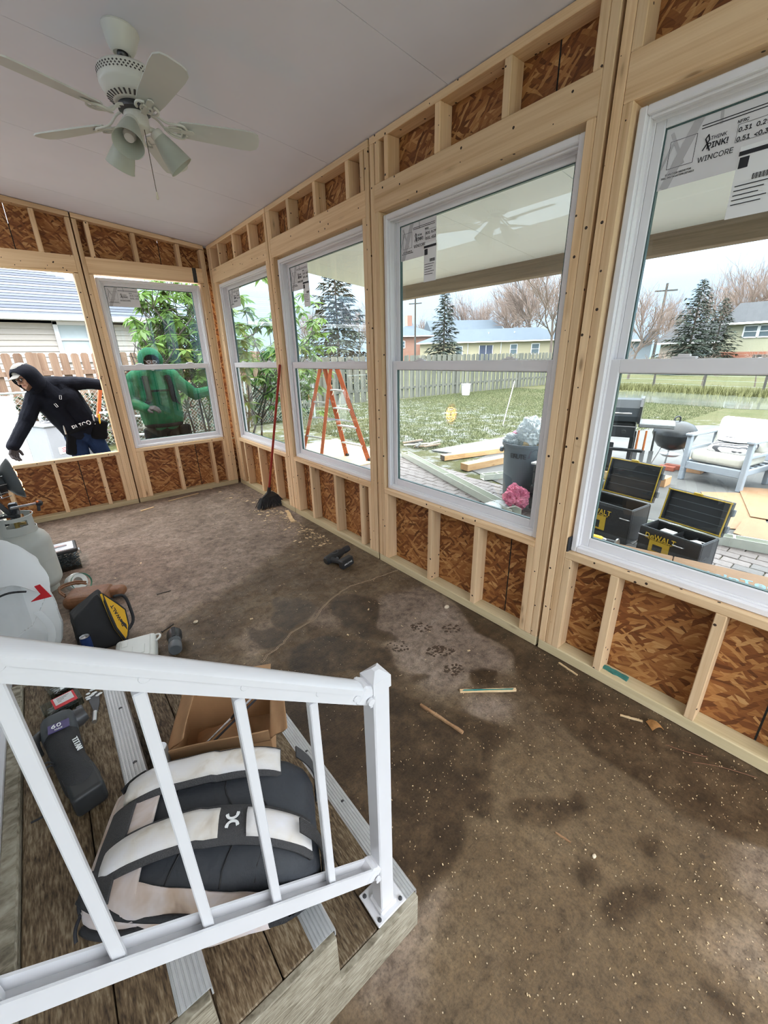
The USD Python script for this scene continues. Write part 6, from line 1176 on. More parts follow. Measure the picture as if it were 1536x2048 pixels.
grinder('trim_router', (1.50, -3.02, GZ + .022), (.3, -1, 0), 'yellow power tool lying at the end of the plywood board')

# gas barbecue, kettle barbecue
gb = Thing('gas_barbecue', (4.0, -3.1, GZ), 'black gas barbecue on a cart with side shelf and hanging utensils', 'barbecue')
gu, gv = V3(.30, -.954, 0), V3(.954, .30, 0); GO = V3(3.70, -3.12, GZ)
def gbar(x, y, z, sx, sy, sz, b=.008):
    m = cbox((0, 0, 0), (sx, sy, sz), b); T = np.eye(4); T[:3, 0], T[:3, 1], T[:3, 2], T[:3, 3] = gu, gv, V3(0, 0, 1), GO + gu * x + gv * y + V3(0, 0, z); m.apply_transform(T); return m
black_en = plain('black_enamel', (0.012, 0.013, 0.015), 0.22, var=0.1); dk = plain('dark_blue_grey', (0.020, 0.025, 0.030), 0.45, spec=.25)
gb.part('firebox', gbar(0, .25, .80, .62, .46, .20, .03), black_en)
lidp = prism([(0, 0), (.50, 0), (.50, .10), (.44, .20), (.30, .26), (.14, .25), (.04, .16), (0, .06)], .64, GO + gu * -.32 + V3(0, 0, .90), gv, (0, 0, 1)); 
gb.part('hood', lidp, dk, False)
for x in (-.335, .335): gb.part('hood_end', prism(Polygon([(-.02, -.02), (.53, -.02), (.53, .11), (.46, .22), (.30, .285), (.13, .27), (.02, .18), (-.02, .06)]), .03, GO + gu * (x - .015) + V3(0, 0, .90), gv, (0, 0, 1)), black_en, False)
gb.part('hood_handle', tube([GO + gu * x + gv * -.05 + V3(0, 0, 1.0) for x in (-.25, .25)], .012, 10), steel)
gb.part('control_panel', gbar(0, -.03, .78, .64, .06, .14), black_en)
for x in (-.2, 0, .2): gb.part('knob', cyl(GO + gu * x + gv * -.06 + V3(0, 0, .78), GO + gu * x + gv * -.09 + V3(0, 0, .78), .025, 16), black_plastic)
gb.part('side_shelf', gbar(.53, .22, .86, .38, .44, .05, .01), plain('shelf_grey', (0.16, 0.17, 0.175), 0.5, 0.0))
for x in (-.30, .30):
    for y in (.0, .46): gb.part('leg', gbar(x, y, .36, .05, .05, .72), black_en)
gb.part('cart_shelf', gbar(0, .23, .14, .62, .48, .03), black_en); gb.part('front_rail', gbar(.05, -.02, .55, .78, .04, .04), black_en); gb.part('door_panel', gbar(-.10, -.01, .38, .42, .02, .50), black_en)
handle_wood = plain('orange_handle', (0.45, 0.13, 0.03), 0.5)
for k, x in enumerate((.36, .44, .53)):
    p = GO + gu * x + gv * .0 + V3(0, 0, .80); ut = gb.part('utensil_handle', tube([p, p - V3(0, 0, .24)], [.011, .013], 10), handle_wood if k < 2 else black_plastic); gb.part('utensil_blade', bar(p - V3(0, 0, .24), p - V3(0, 0, .42), .05, .004, .001, up=gv), steel, parent=ut)
KC = V3(5.55, -3.36, GZ - .09); kb = Thing('kettle_barbecue', tuple(KC), 'round black kettle barbecue standing between the gas barbecue and the armchair', 'barbecue')
kb.part('bowl', lathe([(0, .36), (.08, .365), (.19, .42), (.26, .52), (.285, .60), (.29, .605), (.29, .612), (0, .612)], 40, KC), black_en, 40); kb.part('lid', lathe([(.29, .612), (.292, .62), (.275, .69), (.22, .76), (.12, .80), (0, .81)], 40, KC), black_en, 40)
kb.part('lid_handle', tube(spline([KC + V3(-.05, .02, .80), KC + V3(-.04, .02, .86), KC + V3(.04, -.02, .86), KC + V3(.05, -.02, .80)], 12), .012, 8), black_plastic, True)
for k in range(3):
    a = k * 2.094 + .4; d = V3(math.cos(a), math.sin(a), 0); kb.part('leg', cyl(KC + d * .16 + V3(0, 0, .42), KC + d * .30 + V3(0, 0, .09), .012, 10), steel)
kb.part('ash_pan', lathe([(0, .26), (.10, .27), (.14, .30), (.14, .305), (0, .285)], 28, KC), steel, 40)
# patio armchairs and table
chair_m = plain('blue_grey_metal', (0.22, 0.25, 0.285), 0.4, var=0.05); cush = plain('cream_cushion', (0.46, 0.45, 0.40), 0.8, var=0.05, bump=0.15, bscale=200)
def armchair(c, rz, label, pillow):
    """Faces -x in its own frame; c = centre of the front edge on the ground."""
    t = Thing('patio_armchair', tuple(c), label, 'armchair', 'patio armchairs'); c = A(c)
    def w(m): m = m.copy(); rot(m, (0, 0, 1), rz); m.apply_translation(c); return m
    W_, D_ = .70, .74
    for y in (-W_ / 2, W_ / 2):
        t.part('leg', w(cbox((.03, y, .31), (.075, .055, .62), .006)), chair_m); t.part('leg', w(cbox((D_ - .03, y, .31), (.07, .055, .62), .006)), chair_m)
        t.part('arm', w(cbox((D_ / 2, y, .635), (D_ + .06, .085, .035), .008)), chair_m); t.part('side_rail', w(cbox((D_ / 2, y, .24), (D_ - .1, .04, .07), .006)), chair_m); t.part('side_rail', w(cbox((D_ / 2, y, .44), (D_ - .1, .03, .04), .006)), chair_m)
    t.part('front_rail', w(cbox((.03, 0, .22), (.05, W_ - .05, .10), .006)), chair_m); t.part('back_frame', w(cat(cbox((D_ - .02, 0, .60), (.05, W_ - .05, .08), .006), cbox((D_ - .02, 0, .25), (.05, W_ - .05, .08), .006))), chair_m)
    for k in range(4): t.part('seat_slat', w(cbox((.16 + k * .15, 0, .265), (.06, W_ - .05, .02), .004)), chair_m)
    t.part('seat_cushion', w(rbox((.34, 0, .355), (.62, W_ - .08, .15), .05)), cush, 60); m = rbox((0, 0, .22), (.15, W_ - .07, .46), .055); rot(m, (0, 1, 0), 12); m.apply_translation((.60, 0, .40)); t.part('back_cushion', w(m), cush, 60)
    return t, w
ac1, w1_ = armchair((4.86, -4.06, GZ), -12, 'blue grey patio armchair with cream cushions and a snowy patterned pillow', True)
swirl = material('swirl_fabric', {'tc': ('texture_coordinate', {}), 'w': ('wave_texture', {'scale': 5.0, 'distortion': 9.0, 'detail': 1.0, 'detail_scale': 0.8}), 'r': ('rgb_ramp', {'ramp': [(0.44, (0.03, 0.03, 0.035)), (0.52, (0.36, 0.35, 0.35))]}), 'p': ('principled_bsdf', {'roughness': 0.85})}, [('tc.object', 'w.vector'), ('w.fac', 'r.fac'), ('r.color', 'p.base_color')], 'p.BSDF')
mpl = rbox((0, 0, 0), (.40, .46, .13), .06); rot(mpl, (0, 1, 0), -16); mpl.apply_translation((.36, -.02, .49)); pw = Thing('throw_pillow', tuple(V3(4.86, -4.06, GZ) + V3(.3, 0, .43)), 'grey swirl patterned throw pillow dusted with snow on the front armchair', 'pillow')
pw.part('pillow', w1_(mpl), swirl, 60); sn = lump((0, 0, 0), (.26, .42, .05), 81, .2, 3, 3); sn.apply_translation((.42, -.02, .545)); pw.part('snow', w1_(sn), plain('snow', (0.80, 0.82, 0.85), 0.7, var=0.03), True)
copy_of(ac1, (6.15, -4.55, GZ), 'blue grey patio armchair behind the first, only its cream back showing', -6)
tt = Thing('side_table', (5.35, -4.85, GZ), 'blue grey slatted side table at the right edge beside the armchair', 'table')
for k in range(4): tt.part('table_slat', cbox((5.12 + k * .15, -4.93, GZ + .42), (.13, .60, .03), .005), chair_m)
for x in (5.10, 5.54):
    for y in (-4.68, -5.18): tt.part('leg', cbox((x, y, GZ + .20), (.055, .055, .40), .005), chair_m)
tt.part('apron', cbox((5.08, -4.93, GZ + .375), (.03, .56, .06), .004), chair_m)
for k, (poly, z, lab) in enumerate([([(3.25, -4.62), (4.45, -4.10), (4.9, -4.62), (3.75, -4.86), (3.5, -5.0)], .004, 'large flat cardboard sheet nearest the tool cases'), ([(3.8, -4.72), (5.0, -4.36), (5.3, -4.9), (5.0, -5.6), (3.9, -5.3)], .016, 'torn cardboard sheet lying on top at the right edge'), ([(3.1, -4.72), (3.6, -4.70), (3.45, -4.98), (3.0, -5.02)], .028, 'small cardboard triangle at the corner of the sheets')]):
    solo('cardboard_sheet', prism(poly, .006, (0, 0, GZ + z)), wet_card, lab, 'cardboard', smooth=False)
solo('cardboard_carton', cbox((4.45, -3.62, GZ + .06), (.22, .20, .12), .004), UsdShade.Material.Get(stage, '/World/Looks/brown_cardboard'), 'small tan carton on the patio behind the open lid', 'carton', smooth=False)
solo('cardboard_carton', cbox((5.55, -3.72, GZ + .09), (.26, .24, .18), .004), cardboard_in, 'brown carton under the front armchair', 'carton', smooth=False)
solo('wood_block', cbox((3.70, -3.20, GZ + .20), (.10, .12, .10), .004), wood_bits, 'small wood block on the barbecue cart shelf edge', 'block', smooth=False)
brick_m = plain('red_brick', (0.26, 0.075, 0.045), 0.8)
for k, (x, y, z) in enumerate([(5.35, -3.42, 0), (5.50, -3.45, 0)]): solo('brick', cbox((x, y, GZ + .033), (.10, .21, .065), .004), brick_m, ['red brick beside the kettle barbecue leg', 'second red brick further under the kettle barbecue'][k], 'brick', smooth=False)
bk = Thing('bucket', (13.3, 7.25, GZ), 'small white bucket standing before the long fence', 'bucket'); bk.part('pail', lathe([(0, .01), (.17, .0), (.20, .46), (.215, .46), (.215, .49), (.19, .49), (.16, .03), (0, .03)], 24, (13.3, 7.25, GZ)), white_paint, 40); bk.part('lid', lathe([(0, .50), (.22, .495), (.22, .48), (0, .48)], 24, (13.3, 7.25, GZ)), white_paint, 40)
solo('garden_stake', cyl((7.3, .95, GZ), (7.65, .95, .92), .012, 8), plain('stake_pale', (0.66, 0.66, 0.62), 0.5), 'thin pale garden stake leaning on the lawn', 'stake')

# orange stepladder
orange = plain('orange_fibreglass', (0.38, 0.085, 0.026), 0.5, var=0.12); 
def stepladder(o, u, v, Hh, label):
    """u along the rungs, v from the front feet towards the back feet."""
    t = Thing('stepladder', tuple(o), label, 'stepladder'); o = A(o, float); u = A(u, float) / np.linalg.norm(u); v = A(v, float) / np.linalg.norm(v)
    F = lambda s, k: o + u * s * (.30 - .14 * k) - v * (.42 - .40 * k) + V3(0, 0, Hh * k); B = lambda s, k: o + u * s * (.28 - .14 * k) + v * (.42 - .38 * k) + V3(0, 0, Hh * k)
    for s in (-1, 1):
        t.part('front_rail', bar(F(s, 0), F(s, .985), .030, .075, .004, up=v), orange, False); t.part('back_rail', bar(B(s, 0), B(s, .97), .028, .055, .004, up=v), orange, False)
        t.part('foot', cbox(F(s, 0) + V3(0, 0, .03), (.05, .09, .06), .006), black_rubber); t.part('spreader', cat(bar(F(s, .42), (F(s, .42) + B(s, .45)) / 2 + V3(0, 0, .02), .006, .025), bar((F(s, .42) + B(s, .45)) / 2 + V3(0, 0, .02), B(s, .45), .006, .025)), steel, False)
    for k in (.17, .36, .55, .74): t.part('step', bar(F(-1, k), F(1, k), .085, .025, .004), alu, False); t.part('step_brace', cat(*[bar(F(s, k - .07), F(s * .55, k - .005), .012, .006) for s in (-1, 1)]), steel, False)
    for k in (.25, .62): t.part('back_brace', bar(B(-1, k), B(1, k), .02, .03, .003), alu, False)
    t.part('top_cap', bar(F(-1.25, 1) + v * .02, F(1.25, 1) + v * .02, .16, .06, .01), grey_plastic)
    dsl = (F(1, .6) - F(1, .1)); dsl /= np.linalg.norm(dsl)
    for k, s_, hh in ((.56, 'LOUISVILLE', .042), (.10, 'LADDER', .05)): t.part('lettering', cat(bar(F(1, k - .09) + u * .0165, F(1, k + .09) + u * .0165, .003, .06, up=v), ), ink, False)
    return t
ld1 = stepladder((2.02, .80, GZ), (.10, -.99, 0), (-.99, -.10, 0) if False else (-.75, .66, 0), 1.62, 'orange stepladder standing outside on a plywood sheet')
solo('plywood_sheet', prism([(1.75, .05), (2.95, .10), (3.1, 2.4), (1.6, 2.3)], .016, (0, 0, GZ + .0)), UsdShade.Material.Get(stage, '/World/Looks/pale_plywood'), 'pale plywood sheet lying on the ground under the stepladder', 'board', smooth=False)
copy_of(ld1, (-.86, 2.35, GZ), 'second orange stepladder standing behind the worker in green', 70)
og = [tube(A([(1.75 + .13 * math.cos(a) * (1 + .1 * k), .42 + .09 * math.sin(a) * (1 + .1 * k), GZ + .03 + .012 * k) for a in np.linspace(0, 6.28, 24, endpoint=False)]), .007, 6, closed=True) for k in range(4)]
solo('extension_cord', cat(*og), plain('orange_cord', (0.75, 0.14, 0.02), 0.5), 'coiled orange extension cord on the ground at the ladder foot', 'cord', smooth=True)

# heat pump and boards beyond the end wall
ac_m = plain('unit_grey', (0.24, 0.255, 0.275), 0.45, var=0.04)
au = Thing('air_conditioner', (-1.72, 4.05, GZ), 'pale grey outdoor air conditioning unit with louvred side behind the worker in navy', 'air conditioner')
auT = trimesh.transformations.rotation_matrix(math.radians(24), (0, 0, 1)); auT[:3, 3] = (-1.72, 4.05, GZ)
def aw(m): m = m.copy(); m.apply_transform(auT); return m
au.part('cabinet', aw(cbox((0, 0, .37), (.76, .72, .70), .02)), ac_m); au.part('top_cover', aw(cbox((0, 0, .735), (.80, .76, .05), .02)), ac_m); au.part('base_pan', aw(cbox((0, 0, .02), (.80, .76, .05), .01)), ac_m)
for k in range(18): au.part('louvre', aw(cbox((.06 + k * .018, -.364, .42), (.007, .012, .54), .002)), plain('louvre_dark', (0.10, 0.11, 0.13), 0.5) if k == 0 else UsdShade.Material.Get(stage, '/World/Looks/louvre_dark'), False)
au.part('rating_label', aw(cbox((-.18, -.362, .30), (.16, .004, .12), .001)), paper, False); au.part('label_print', aw(cat(*[cbox((-.16, -.365, .34 - k * .022), (.10, .002, .008), .0005) for k in range(4)])), red_print, False)
au.part('fan_grille', aw(cat(*[tube(A([(r * math.cos(a), r * math.sin(a), .765) for a in np.linspace(0, 6.28, 30, endpoint=False)]), .004, 5, closed=True) for r in (.1, .17, .24, .31)])), dark_steel, True)
nl = Thing('nail_gun', (-1.72, 4.0, .615), 'small dark tool lying on the air conditioning unit', 'power tool'); nl.part('tool_body', rbox((-1.66, 3.95, .70), (.18, .09, .11), .03), grey_plastic, 40); nl.part('handle', tube([(-1.72, 3.95, .70), (-1.86, 3.93, .66)], .025, 8), black_rubber)
solo('panel_board', prism([(-2.42, 1.15), (-2.10, 1.15), (-2.10, 1.19), (-2.42, 1.19)], 1.38, (0, 0, GZ)), white_paint, 'white panel standing outside at the left edge of the open gap', 'panel', smooth=False)
solo('insulation_roll', lump((-2.05, 2.3, GZ), (.7, .5, .38), 91, .15, 3, 3), plain('pink_insulation', (0.70, 0.26, 0.36), 0.9, var=0.2, bump=0.4), 'bundle of pink insulation on the ground left of the air conditioner', 'insulation', smooth=True)

# ------------------------------------------------------------------ people
def hand(wr, d, pn, side, size=1.0, curl=.5):
    """Bones of a hand: wrist point, finger direction d, palm normal pn, side = +1 / -1 for the thumb's side."""
    d = A(d, float) / np.linalg.norm(d); pn = A(pn, float); pn -= d * (pn @ d); pn /= np.linalg.norm(pn); s = np.cross(pn, d) * side; L = []
    w = A(wr, float); k = size
    pal = [w + d * .085 * k + s * o * k for o in (.034, .012, -.011, -.032)]
    for p in pal: L.append(((w + s * .0, .024 * k), (p, .0125 * k)))
    L.append(((pal[0], .0125 * k), (pal[3], .0125 * k)))
    for p, ln in zip(pal, (.070, .080, .075, .058)):
        a = p; dirn = d.copy(); r = .0098 * k
        for seg in (.45, .32, .23):
            dirn = dirn * math.cos(curl * .8) + pn * math.sin(curl * .8); dirn /= np.linalg.norm(dirn); b = a + dirn * ln * seg * k; L.append(((a, r), (b, r * .9))); a = b; r *= .9
    t0 = w + d * .025 * k + s * .022 * k; t1 = t0 + (d * .55 + s * .75 + pn * .25) * .045 * k; t2 = t1 + (d * .85 + s * .25 + pn * .35) * .034 * k
    L += [((t0, .016 * k), (t1, .0115 * k)), ((t1, .0115 * k), (t2, .009 * k))]
    return L
def head_parts(c, f, up):
    """Skull with brow, nose, lips, chin and ears; f = facing direction."""
    f = A(f, float) / np.linalg.norm(f); up = A(up, float); up -= f * (up @ f); up /= np.linalg.norm(up); s = np.cross(f, up); c = A(c, float)
    P = lambda a, b, e: c + f * a + s * b + up * e
    L = [((P(-.015, 0, .035), .082), (P(.012, 0, .03), .078)), ((P(.01, 0, .03), .076), (P(.035, 0, -.06), .050)), ((P(.03, 0, -.055), .050), (P(.058, 0, -.092), .026)),
         ((P(.075, .022, .022), .014), (P(.075, -.022, .022), .014)), ((P(.086, 0, .008), .011), (P(.108, 0, -.026), .013)), ((P(.085, .016, -.030), .010), (P(.085, -.016, -.030), .010)),
         ((P(.078, .018, -.058), .0085), (P(.084, 0, -.056), .010)), ((P(.078, -.018, -.058), .0085), (P(.084, 0, -.056), .010)), ((P(.076, .013, -.070), .009), (P(.076, -.013, -.070), .009)),
         ((P(.05, .05, -.012), .022), (P(.06, .03, -.03), .022)), ((P(.05, -.05, -.012), .022), (P(.06, -.03, -.03), .022))]
    for q in (-1, 1): L.append(((P(-.005, q * .080, .012), .014), (P(-.008, q * .083, -.022), .010)))
    return L, P, (f, s, up)
def hood_shell(c, f, up, r, open_off, open_r):
    """Fabric hood: thick shell with a face opening."""
    c = A(c, float); f = A(f, float) / np.linalg.norm(f)
    o = m3.Manifold.batch_hull([ball(c, r, 32), ball(c - A(up) * r * .55 - f * .02, r * .92, 32)]); i = m3.Manifold.batch_hull([ball(c, r - .012, 32), ball(c - A(up) * r * .6 - f * .02, r * .92 - .012, 32)])
    cut = m3.Manifold.batch_hull([ball(c + f * open_off - A(up) * .01, open_r, 24), ball(c + f * open_off * 1.0 - A(up) * .10, open_r * .82, 24), ball(c + f * (open_off + .2), open_r * 1.2, 24)])
    m = tri((o - i - cut).refine_to_length(.02)); trimesh.smoothing.filter_taubin(m, iterations=4); return m
def grow(L, d): return [((a, r + d), (b, q + d)) for (a, r), (b, q) in L]
def wrinkle(m, amp, seed, scale=(14, 14, 7)):
    n = np.abs(meshkit.fbm(m.vertices * A(scale), 3, seed) - .5); m.vertices = m.vertices + m.vertex_normals * ((.25 - n) * amp)[:, None]; return m
def skin(name, col): return plain(name, col, 0.5, var=0.08, scale=30, subsurface_weight=0.1, subsurface_radius=(.02, .008, .004))
jeans = plain('blue_denim', (0.010, 0.020, 0.052), 0.8, spec=.12, var=0.3, scale=14, bump=0.3, bscale=150); navy_c = plain('navy_fleece', (0.007, 0.008, 0.013), 0.85, spec=.10, var=0.3, scale=9, bump=0.3, bscale=90); green_c = plain('green_fleece', (0.004, 0.080, 0.033), 0.85, spec=.15, var=0.2, scale=7, bump=0.3, bscale=90)
black_c = plain('black_cloth', (0.005, 0.005, 0.006), 0.85, spec=.10, var=0.3, scale=9, bump=0.3, bscale=90); skin1, skin2 = skin('fair_skin', (0.50, 0.27, 0.19)), skin('brown_skin', (0.13, 0.065, 0.042)); glove_m = plain('dark_glove', (0.035, 0.025, 0.025), 0.7, bump=0.3)
boots = plain('brown_boot', (0.07, 0.04, 0.02), 0.6)
lens_m = pane('spectacle_lens', (0.80, 0.84, 0.86)); cap_m = plain('grey_cap', (0.20, 0.19, 0.17), 0.8)
def person(name, label, J, H, mats, top_r=1.0):
    """J: joints; H: head (centre, facing, up). Returns the Thing after building one continuous body, clothes and head-wear."""
    t = Thing(name, (J['pel'][0], J['pel'][1], GZ), label, 'person'); V = {k: A(v, float) for k, v in J.items() if not k.startswith('hand')}
    hl, P, (f, s, up) = head_parts(*H)
    arms = lambda a: [((V['sh' + a], .058), (V['el' + a], .043)), ((V['el' + a], .042), (V['wr' + a], .028))]
    legs = lambda a: [((V['hip' + a], .088), (V['kn' + a], .060)), ((V['kn' + a], .058), (V['an' + a], .040))]
    torso = [((V['pel'] + V['sx'] * .075, .105), (V['pel'] - V['sx'] * .075, .105)), ((V['pel'] + V['sx'] * .07, .105), (V['chest'] + V['sx'] * .085, .118)), ((V['pel'] - V['sx'] * .07, .105), (V['chest'] - V['sx'] * .085, .118)), ((V['chest'] + V['sx'] * .085, .118), (V['chest'] - V['sx'] * .085, .118)),
             ((V['chest'], .12), (V['nk'], .075)), ((V['shl'], .062), (V['nk'], .062)), ((V['shr'], .062), (V['nk'], .062)), ((V['shl'], .06), (V['chest'] + V['sx'] * V['lr'][0] * .08, .10)), ((V['shr'], .06), (V['chest'] - V['sx'] * V['lr'][0] * .08, .10))]
    body = torso + arms('l') + arms('r') + legs('l') + legs('r') + [((V['nk'], .055), (P(-.01, 0, -.06), .052))] + hl + J['handl'] + J['handr']
    for a in 'lr': body += [((V['an' + a], .04), (V['an' + a] + V['toe'] * .14 - V3(0, 0, .045), .032))]
    t.part('body', bones(body, .011, 3), mats['skin'], True)
    return t, V, P, (f, s, up), torso, arms, legs
# worker in navy, leaning out to the left through the open gap
w1J = dict(pel=(-1.565, .50, .86), chest=(-1.695, .47, 1.19), nk=(-1.80, .45, 1.36), sx=(.86, .0, .30), lr=(1, 0, 0), shl=(-1.655, .47, 1.36), shr=(-1.895, .42, 1.235), ell=(-1.43, .46, 1.36), wrl=(-1.215, .40, 1.325), elr=(-2.03, .36, 1.00), wrr=(-2.185, .20, .79),
           hipl=(-1.49, .51, .80), hipr=(-1.645, .51, .79), knl=(-1.375, .50, .37), knr=(-1.635, .46, .36), anl=(-1.25, .56, -.06), anr=(-1.64, .54, -.06), toe=(-.25, -.95, 0))
w1J['handr'] = hand((-2.185, .20, .79), (-.15, -.35, -.92), (.5, -.6, .1), 1, 1, .45); w1J['handl'] = hand((-1.215, .40, 1.325), (.9, -.30, .1), (0, -.6, -.8), -1, 1, .4)
H1 = ((-1.915, .37, 1.445), (-.72, -.62, -.32), (-.22, .06, 1))
t1, V, P, (f, s, up), torso, arms, legs = person('person', 'worker in navy hooded jacket and jeans leaning out to the left through the open gap', w1J, H1, dict(skin=skin1))
jk = bones(grow(torso[1:], .020) + [(a, (b[0], b[1] + .004)) for a, b in grow(arms('l') + arms('r'), .020)] + [((V['pel'] + V['sx'] * .08 + V3(0, 0, .02), .122), (V['pel'] - V['sx'] * .08 + V3(0, 0, .02), .122))], .016, 3)
jm = m3.Manifold(m3.Mesh(np.asarray(jk.vertices, np.float32), np.asarray(jk.faces, np.uint32)))
for a, wdir in (('l', V['wrl'] - V['ell']), ('r', V['wrr'] - V['elr'])):
    pass
wrinkle(jk, .022, 5); t1.part('jacket', jk, navy_c, True)
jn = bones(grow(legs('l') + legs('r'), .014) + [((V['hipl'], .10), (V['hipr'], .10)), ((V['pel'], .115), (V['hipl'] * .5 + V['hipr'] * .5, .105))], .016, 3); wrinkle(jn, .014, 8); t1.part('jeans', jn, jeans, True)
hd1 = hood_shell(P(-.005, 0, .01), f, up, .125, .085, .083); wrinkle(hd1, .008, 3); t1.part('hood', hd1, navy_c, True)
t1.part('hood_collar', bones([((V['nk'], .085), (P(-.03, 0, -.08), .092)), ((V['nk'] + f * .03, .07), (P(.02, 0, -.125), .055))], .016, 3), navy_c, True)
capm = tri(m3.Manifold.batch_hull([ball(P(-.01, 0, .05), .094, 28), ball(P(.0, 0, .055), .09, 28)]) - m3.Manifold.batch_hull([ball(P(-.03, 0, -.115), .16, 24), ball(P(.06, 0, -.12), .16, 24)])); cap_p = t1.part('cap', capm, cap_m, 50)
t1.part('cap_brim', sheet(A([[P(.07 + .085 * q - .02 * (k / 3) ** 2, k * .023, .062 - .028 * q - .006 * (k / 3) ** 2) for k in range(-3, 4)] for q in np.linspace(0, 1, 5)]), .006), cap_m, True, parent=cap_p)
gl_ = []
for q in (-1, 1): gl_.append(tube(A([P(.100 - .004 * abs(math.cos(a)), q * .031 + .022 * math.cos(a), .004 + .016 * math.sin(a)) for a in np.linspace(0, 6.28, 20, endpoint=False)]), .0028, 6, closed=True)); gl_.append(tube([P(.096, q * .053, .008), P(.02, q * .084, .012)], .0025, 6))
gl_.append(tube([P(.104, -.010, .008), P(.104, .010, .008)], .0026, 6)); gls = t1.part('glasses', cat(*gl_), ink, True)
t1.part('eye', sphere(P(.082, .030, .004), .011, 2), white_print, True); t1.part('eye', sphere(P(.082, -.030, .004), .011, 2), white_print, True); t1.part('lips', bones([((P(.086, .018, -.060), .005), (P(.090, 0, -.058), .006)), ((P(.086, -.018, -.060), .005), (P(.090, 0, -.058), .006))], .006, 1), plain('lip', (0.40, 0.13, 0.11), 0.5), True)
t1.part('beard', bones([((P(.05, .045, -.075), .020), (P(.065, 0, -.100), .021)), ((P(.05, -.045, -.075), .020), (P(.065, 0, -.100), .021)), ((P(.02, .062, -.03), .016), (P(.05, .045, -.075), .018)), ((P(.02, -.062, -.03), .016), (P(.05, -.045, -.075), .018))], .01, 3), plain('brown_beard', (0.12, 0.055, 0.03), 0.9, bump=0.5), True)
fwd1 = V3(-.12, -.99, 0)
for q, z, ang in ((-.05, 1.16, 25), (.06, 1.22, -10)):
    c = V['chest'] * 1 + V['sx'] * q * .6 + fwd1 * .142 + V3(0, 0, z - 1.19); t1.part('zip_pull', rot(tube(A([c + V3(-.008, 0, -.02), c + V3(.008, 0, -.02), c + V3(.008, 0, .02), c + V3(-.008, 0, .02)]), .003, 5, closed=True), fwd1, ang, c), white_print, True)
t1.part('belt_lettering', text('PLICO', .045, V['pel'] + fwd1 * .148 + V3(.02, 0, .06), (1, -.12, .28), (-.27, 0, 1), .006, True), white_print, False)
for q, (dx, dz, sz) in enumerate(((-.13, -.13, (.10, .10, .28)), (.16, -.02, (.16, .12, .22)))):
    c = V['pel'] + V3(dx, -.06, dz); m = rbox((0, 0, 0), sz, .03); rot(m, (0, 1, 0), 14); m = fine(m, .03); roughen(m, .012, 14, q); m.apply_translation(c); pch = t1.part('tool_pouch', m, black_c, True)
    for k in range(2): t1.part('pouch_tool', tube([c + V3(-.03 + .05 * k, -.05, sz[2] / 2 - .04), c + V3(-.03 + .06 * k, -.06, sz[2] / 2 + .07)], .009, 8), [steel, yellow_plastic][k], parent=pch)
t1.part('tool_belt', tube(spline([V['pel'] + V3(.17 * math.cos(a), .15 * math.sin(a), .03 + .06 * math.cos(a)) for a in np.linspace(0, 6.28, 14, endpoint=False)], 40, True), .024, 8, closed=True), black_c, True)
for a in 'lr': t1.part('boot', bones([((V['an' + a], .058), (V['an' + a] + V3(-.02, -.12, -.05), .040)), ((V['an' + a] + V3(0, .02, .08), .058), (V['an' + a], .058)), ((V['an' + a] + V3(0, .04, -.045), .043), (V['an' + a] + V3(-.03, -.13, -.052), .037))], .014, 3), boots, True)
t1.part('glove', bones(grow(w1J['handr'], .003), .006, 2), glove_m, True); t1.part('glove', bones(grow(w1J['handl'], .003), .006, 2), glove_m, True)

# worker in green behind the end wall window
w2J = dict(pel=(-.66, .66, .82), chest=(-.67, .64, 1.20), nk=(-.675, .64, 1.43), sx=(1, 0, 0), lr=(1, 0, 0), shl=(-.465, .63, 1.375), shr=(-.885, .63, 1.375), ell=(-.24, .56, 1.15), wrl=(-.075, .40, 1.20), elr=(-.985, .62, 1.10), wrr=(-.865, .43, 1.03),
           hipl=(-.565, .66, .77), hipr=(-.755, .66, .77), knl=(-.555, .62, .36), knr=(-.775, .62, .36), anl=(-.545, .68, -.06), anr=(-.785, .68, -.06), toe=(0, -1, 0))
w2J['handl'] = hand((-.075, .40, 1.20), (.25, -.25, .93), (.6, -.7, .0), -1, 1, .35); w2J['handr'] = hand((-.865, .43, 1.03), (.75, -.55, .05), (.2, .3, -.9), 1, 1, .6)
H2 = ((-.680, .60, 1.585), (-.10, -.96, -.24), (0, -.2, 1))
t2, V, P, (f, s, up), torso, arms, legs = person('person', 'worker in bright green hooded sweatshirt standing behind the end wall window', w2J, H2, dict(skin=skin2))
jk = bones(grow(torso[1:], .036) + grow(arms('l') + arms('r'), .024) + [((V['pel'] + V3(.10, 0, .06), .148), (V['pel'] + V3(-.10, 0, .06), .148)), ((V['pel'] + V3(.10, 0, .06), .148), (V['chest'] + V3(.10, 0, -.05), .15)), ((V['pel'] + V3(-.10, 0, .06), .148), (V['chest'] + V3(-.10, 0, -.05), .15))], .016, 3); wrinkle(jk, .03, 9, (12, 12, 6)); t2.part('sweatshirt', jk, green_c, True)
jn = bones(grow(legs('l') + legs('r'), .022) + [((V['hipl'], .115), (V['hipr'], .115)), ((V['pel'], .125), (V['hipl'] * .5 + V['hipr'] * .5, .115))], .016, 3); wrinkle(jn, .014, 11); t2.part('trousers', jn, black_c, True)
hd2 = hood_shell(P(-.005, 0, .012), f, up, .138, .088, .088); wrinkle(hd2, .008, 3); t2.part('hood', hd2, green_c, True)
t2.part('hood_collar', bones([((V['nk'], .105), (P(-.03, 0, -.09), .095)), ((V['nk'] + V3(.06, -.03, .0), .07), (V['nk'] + V3(-.06, -.03, .0), .07))], .016, 3), green_c, True)
gl2 = []
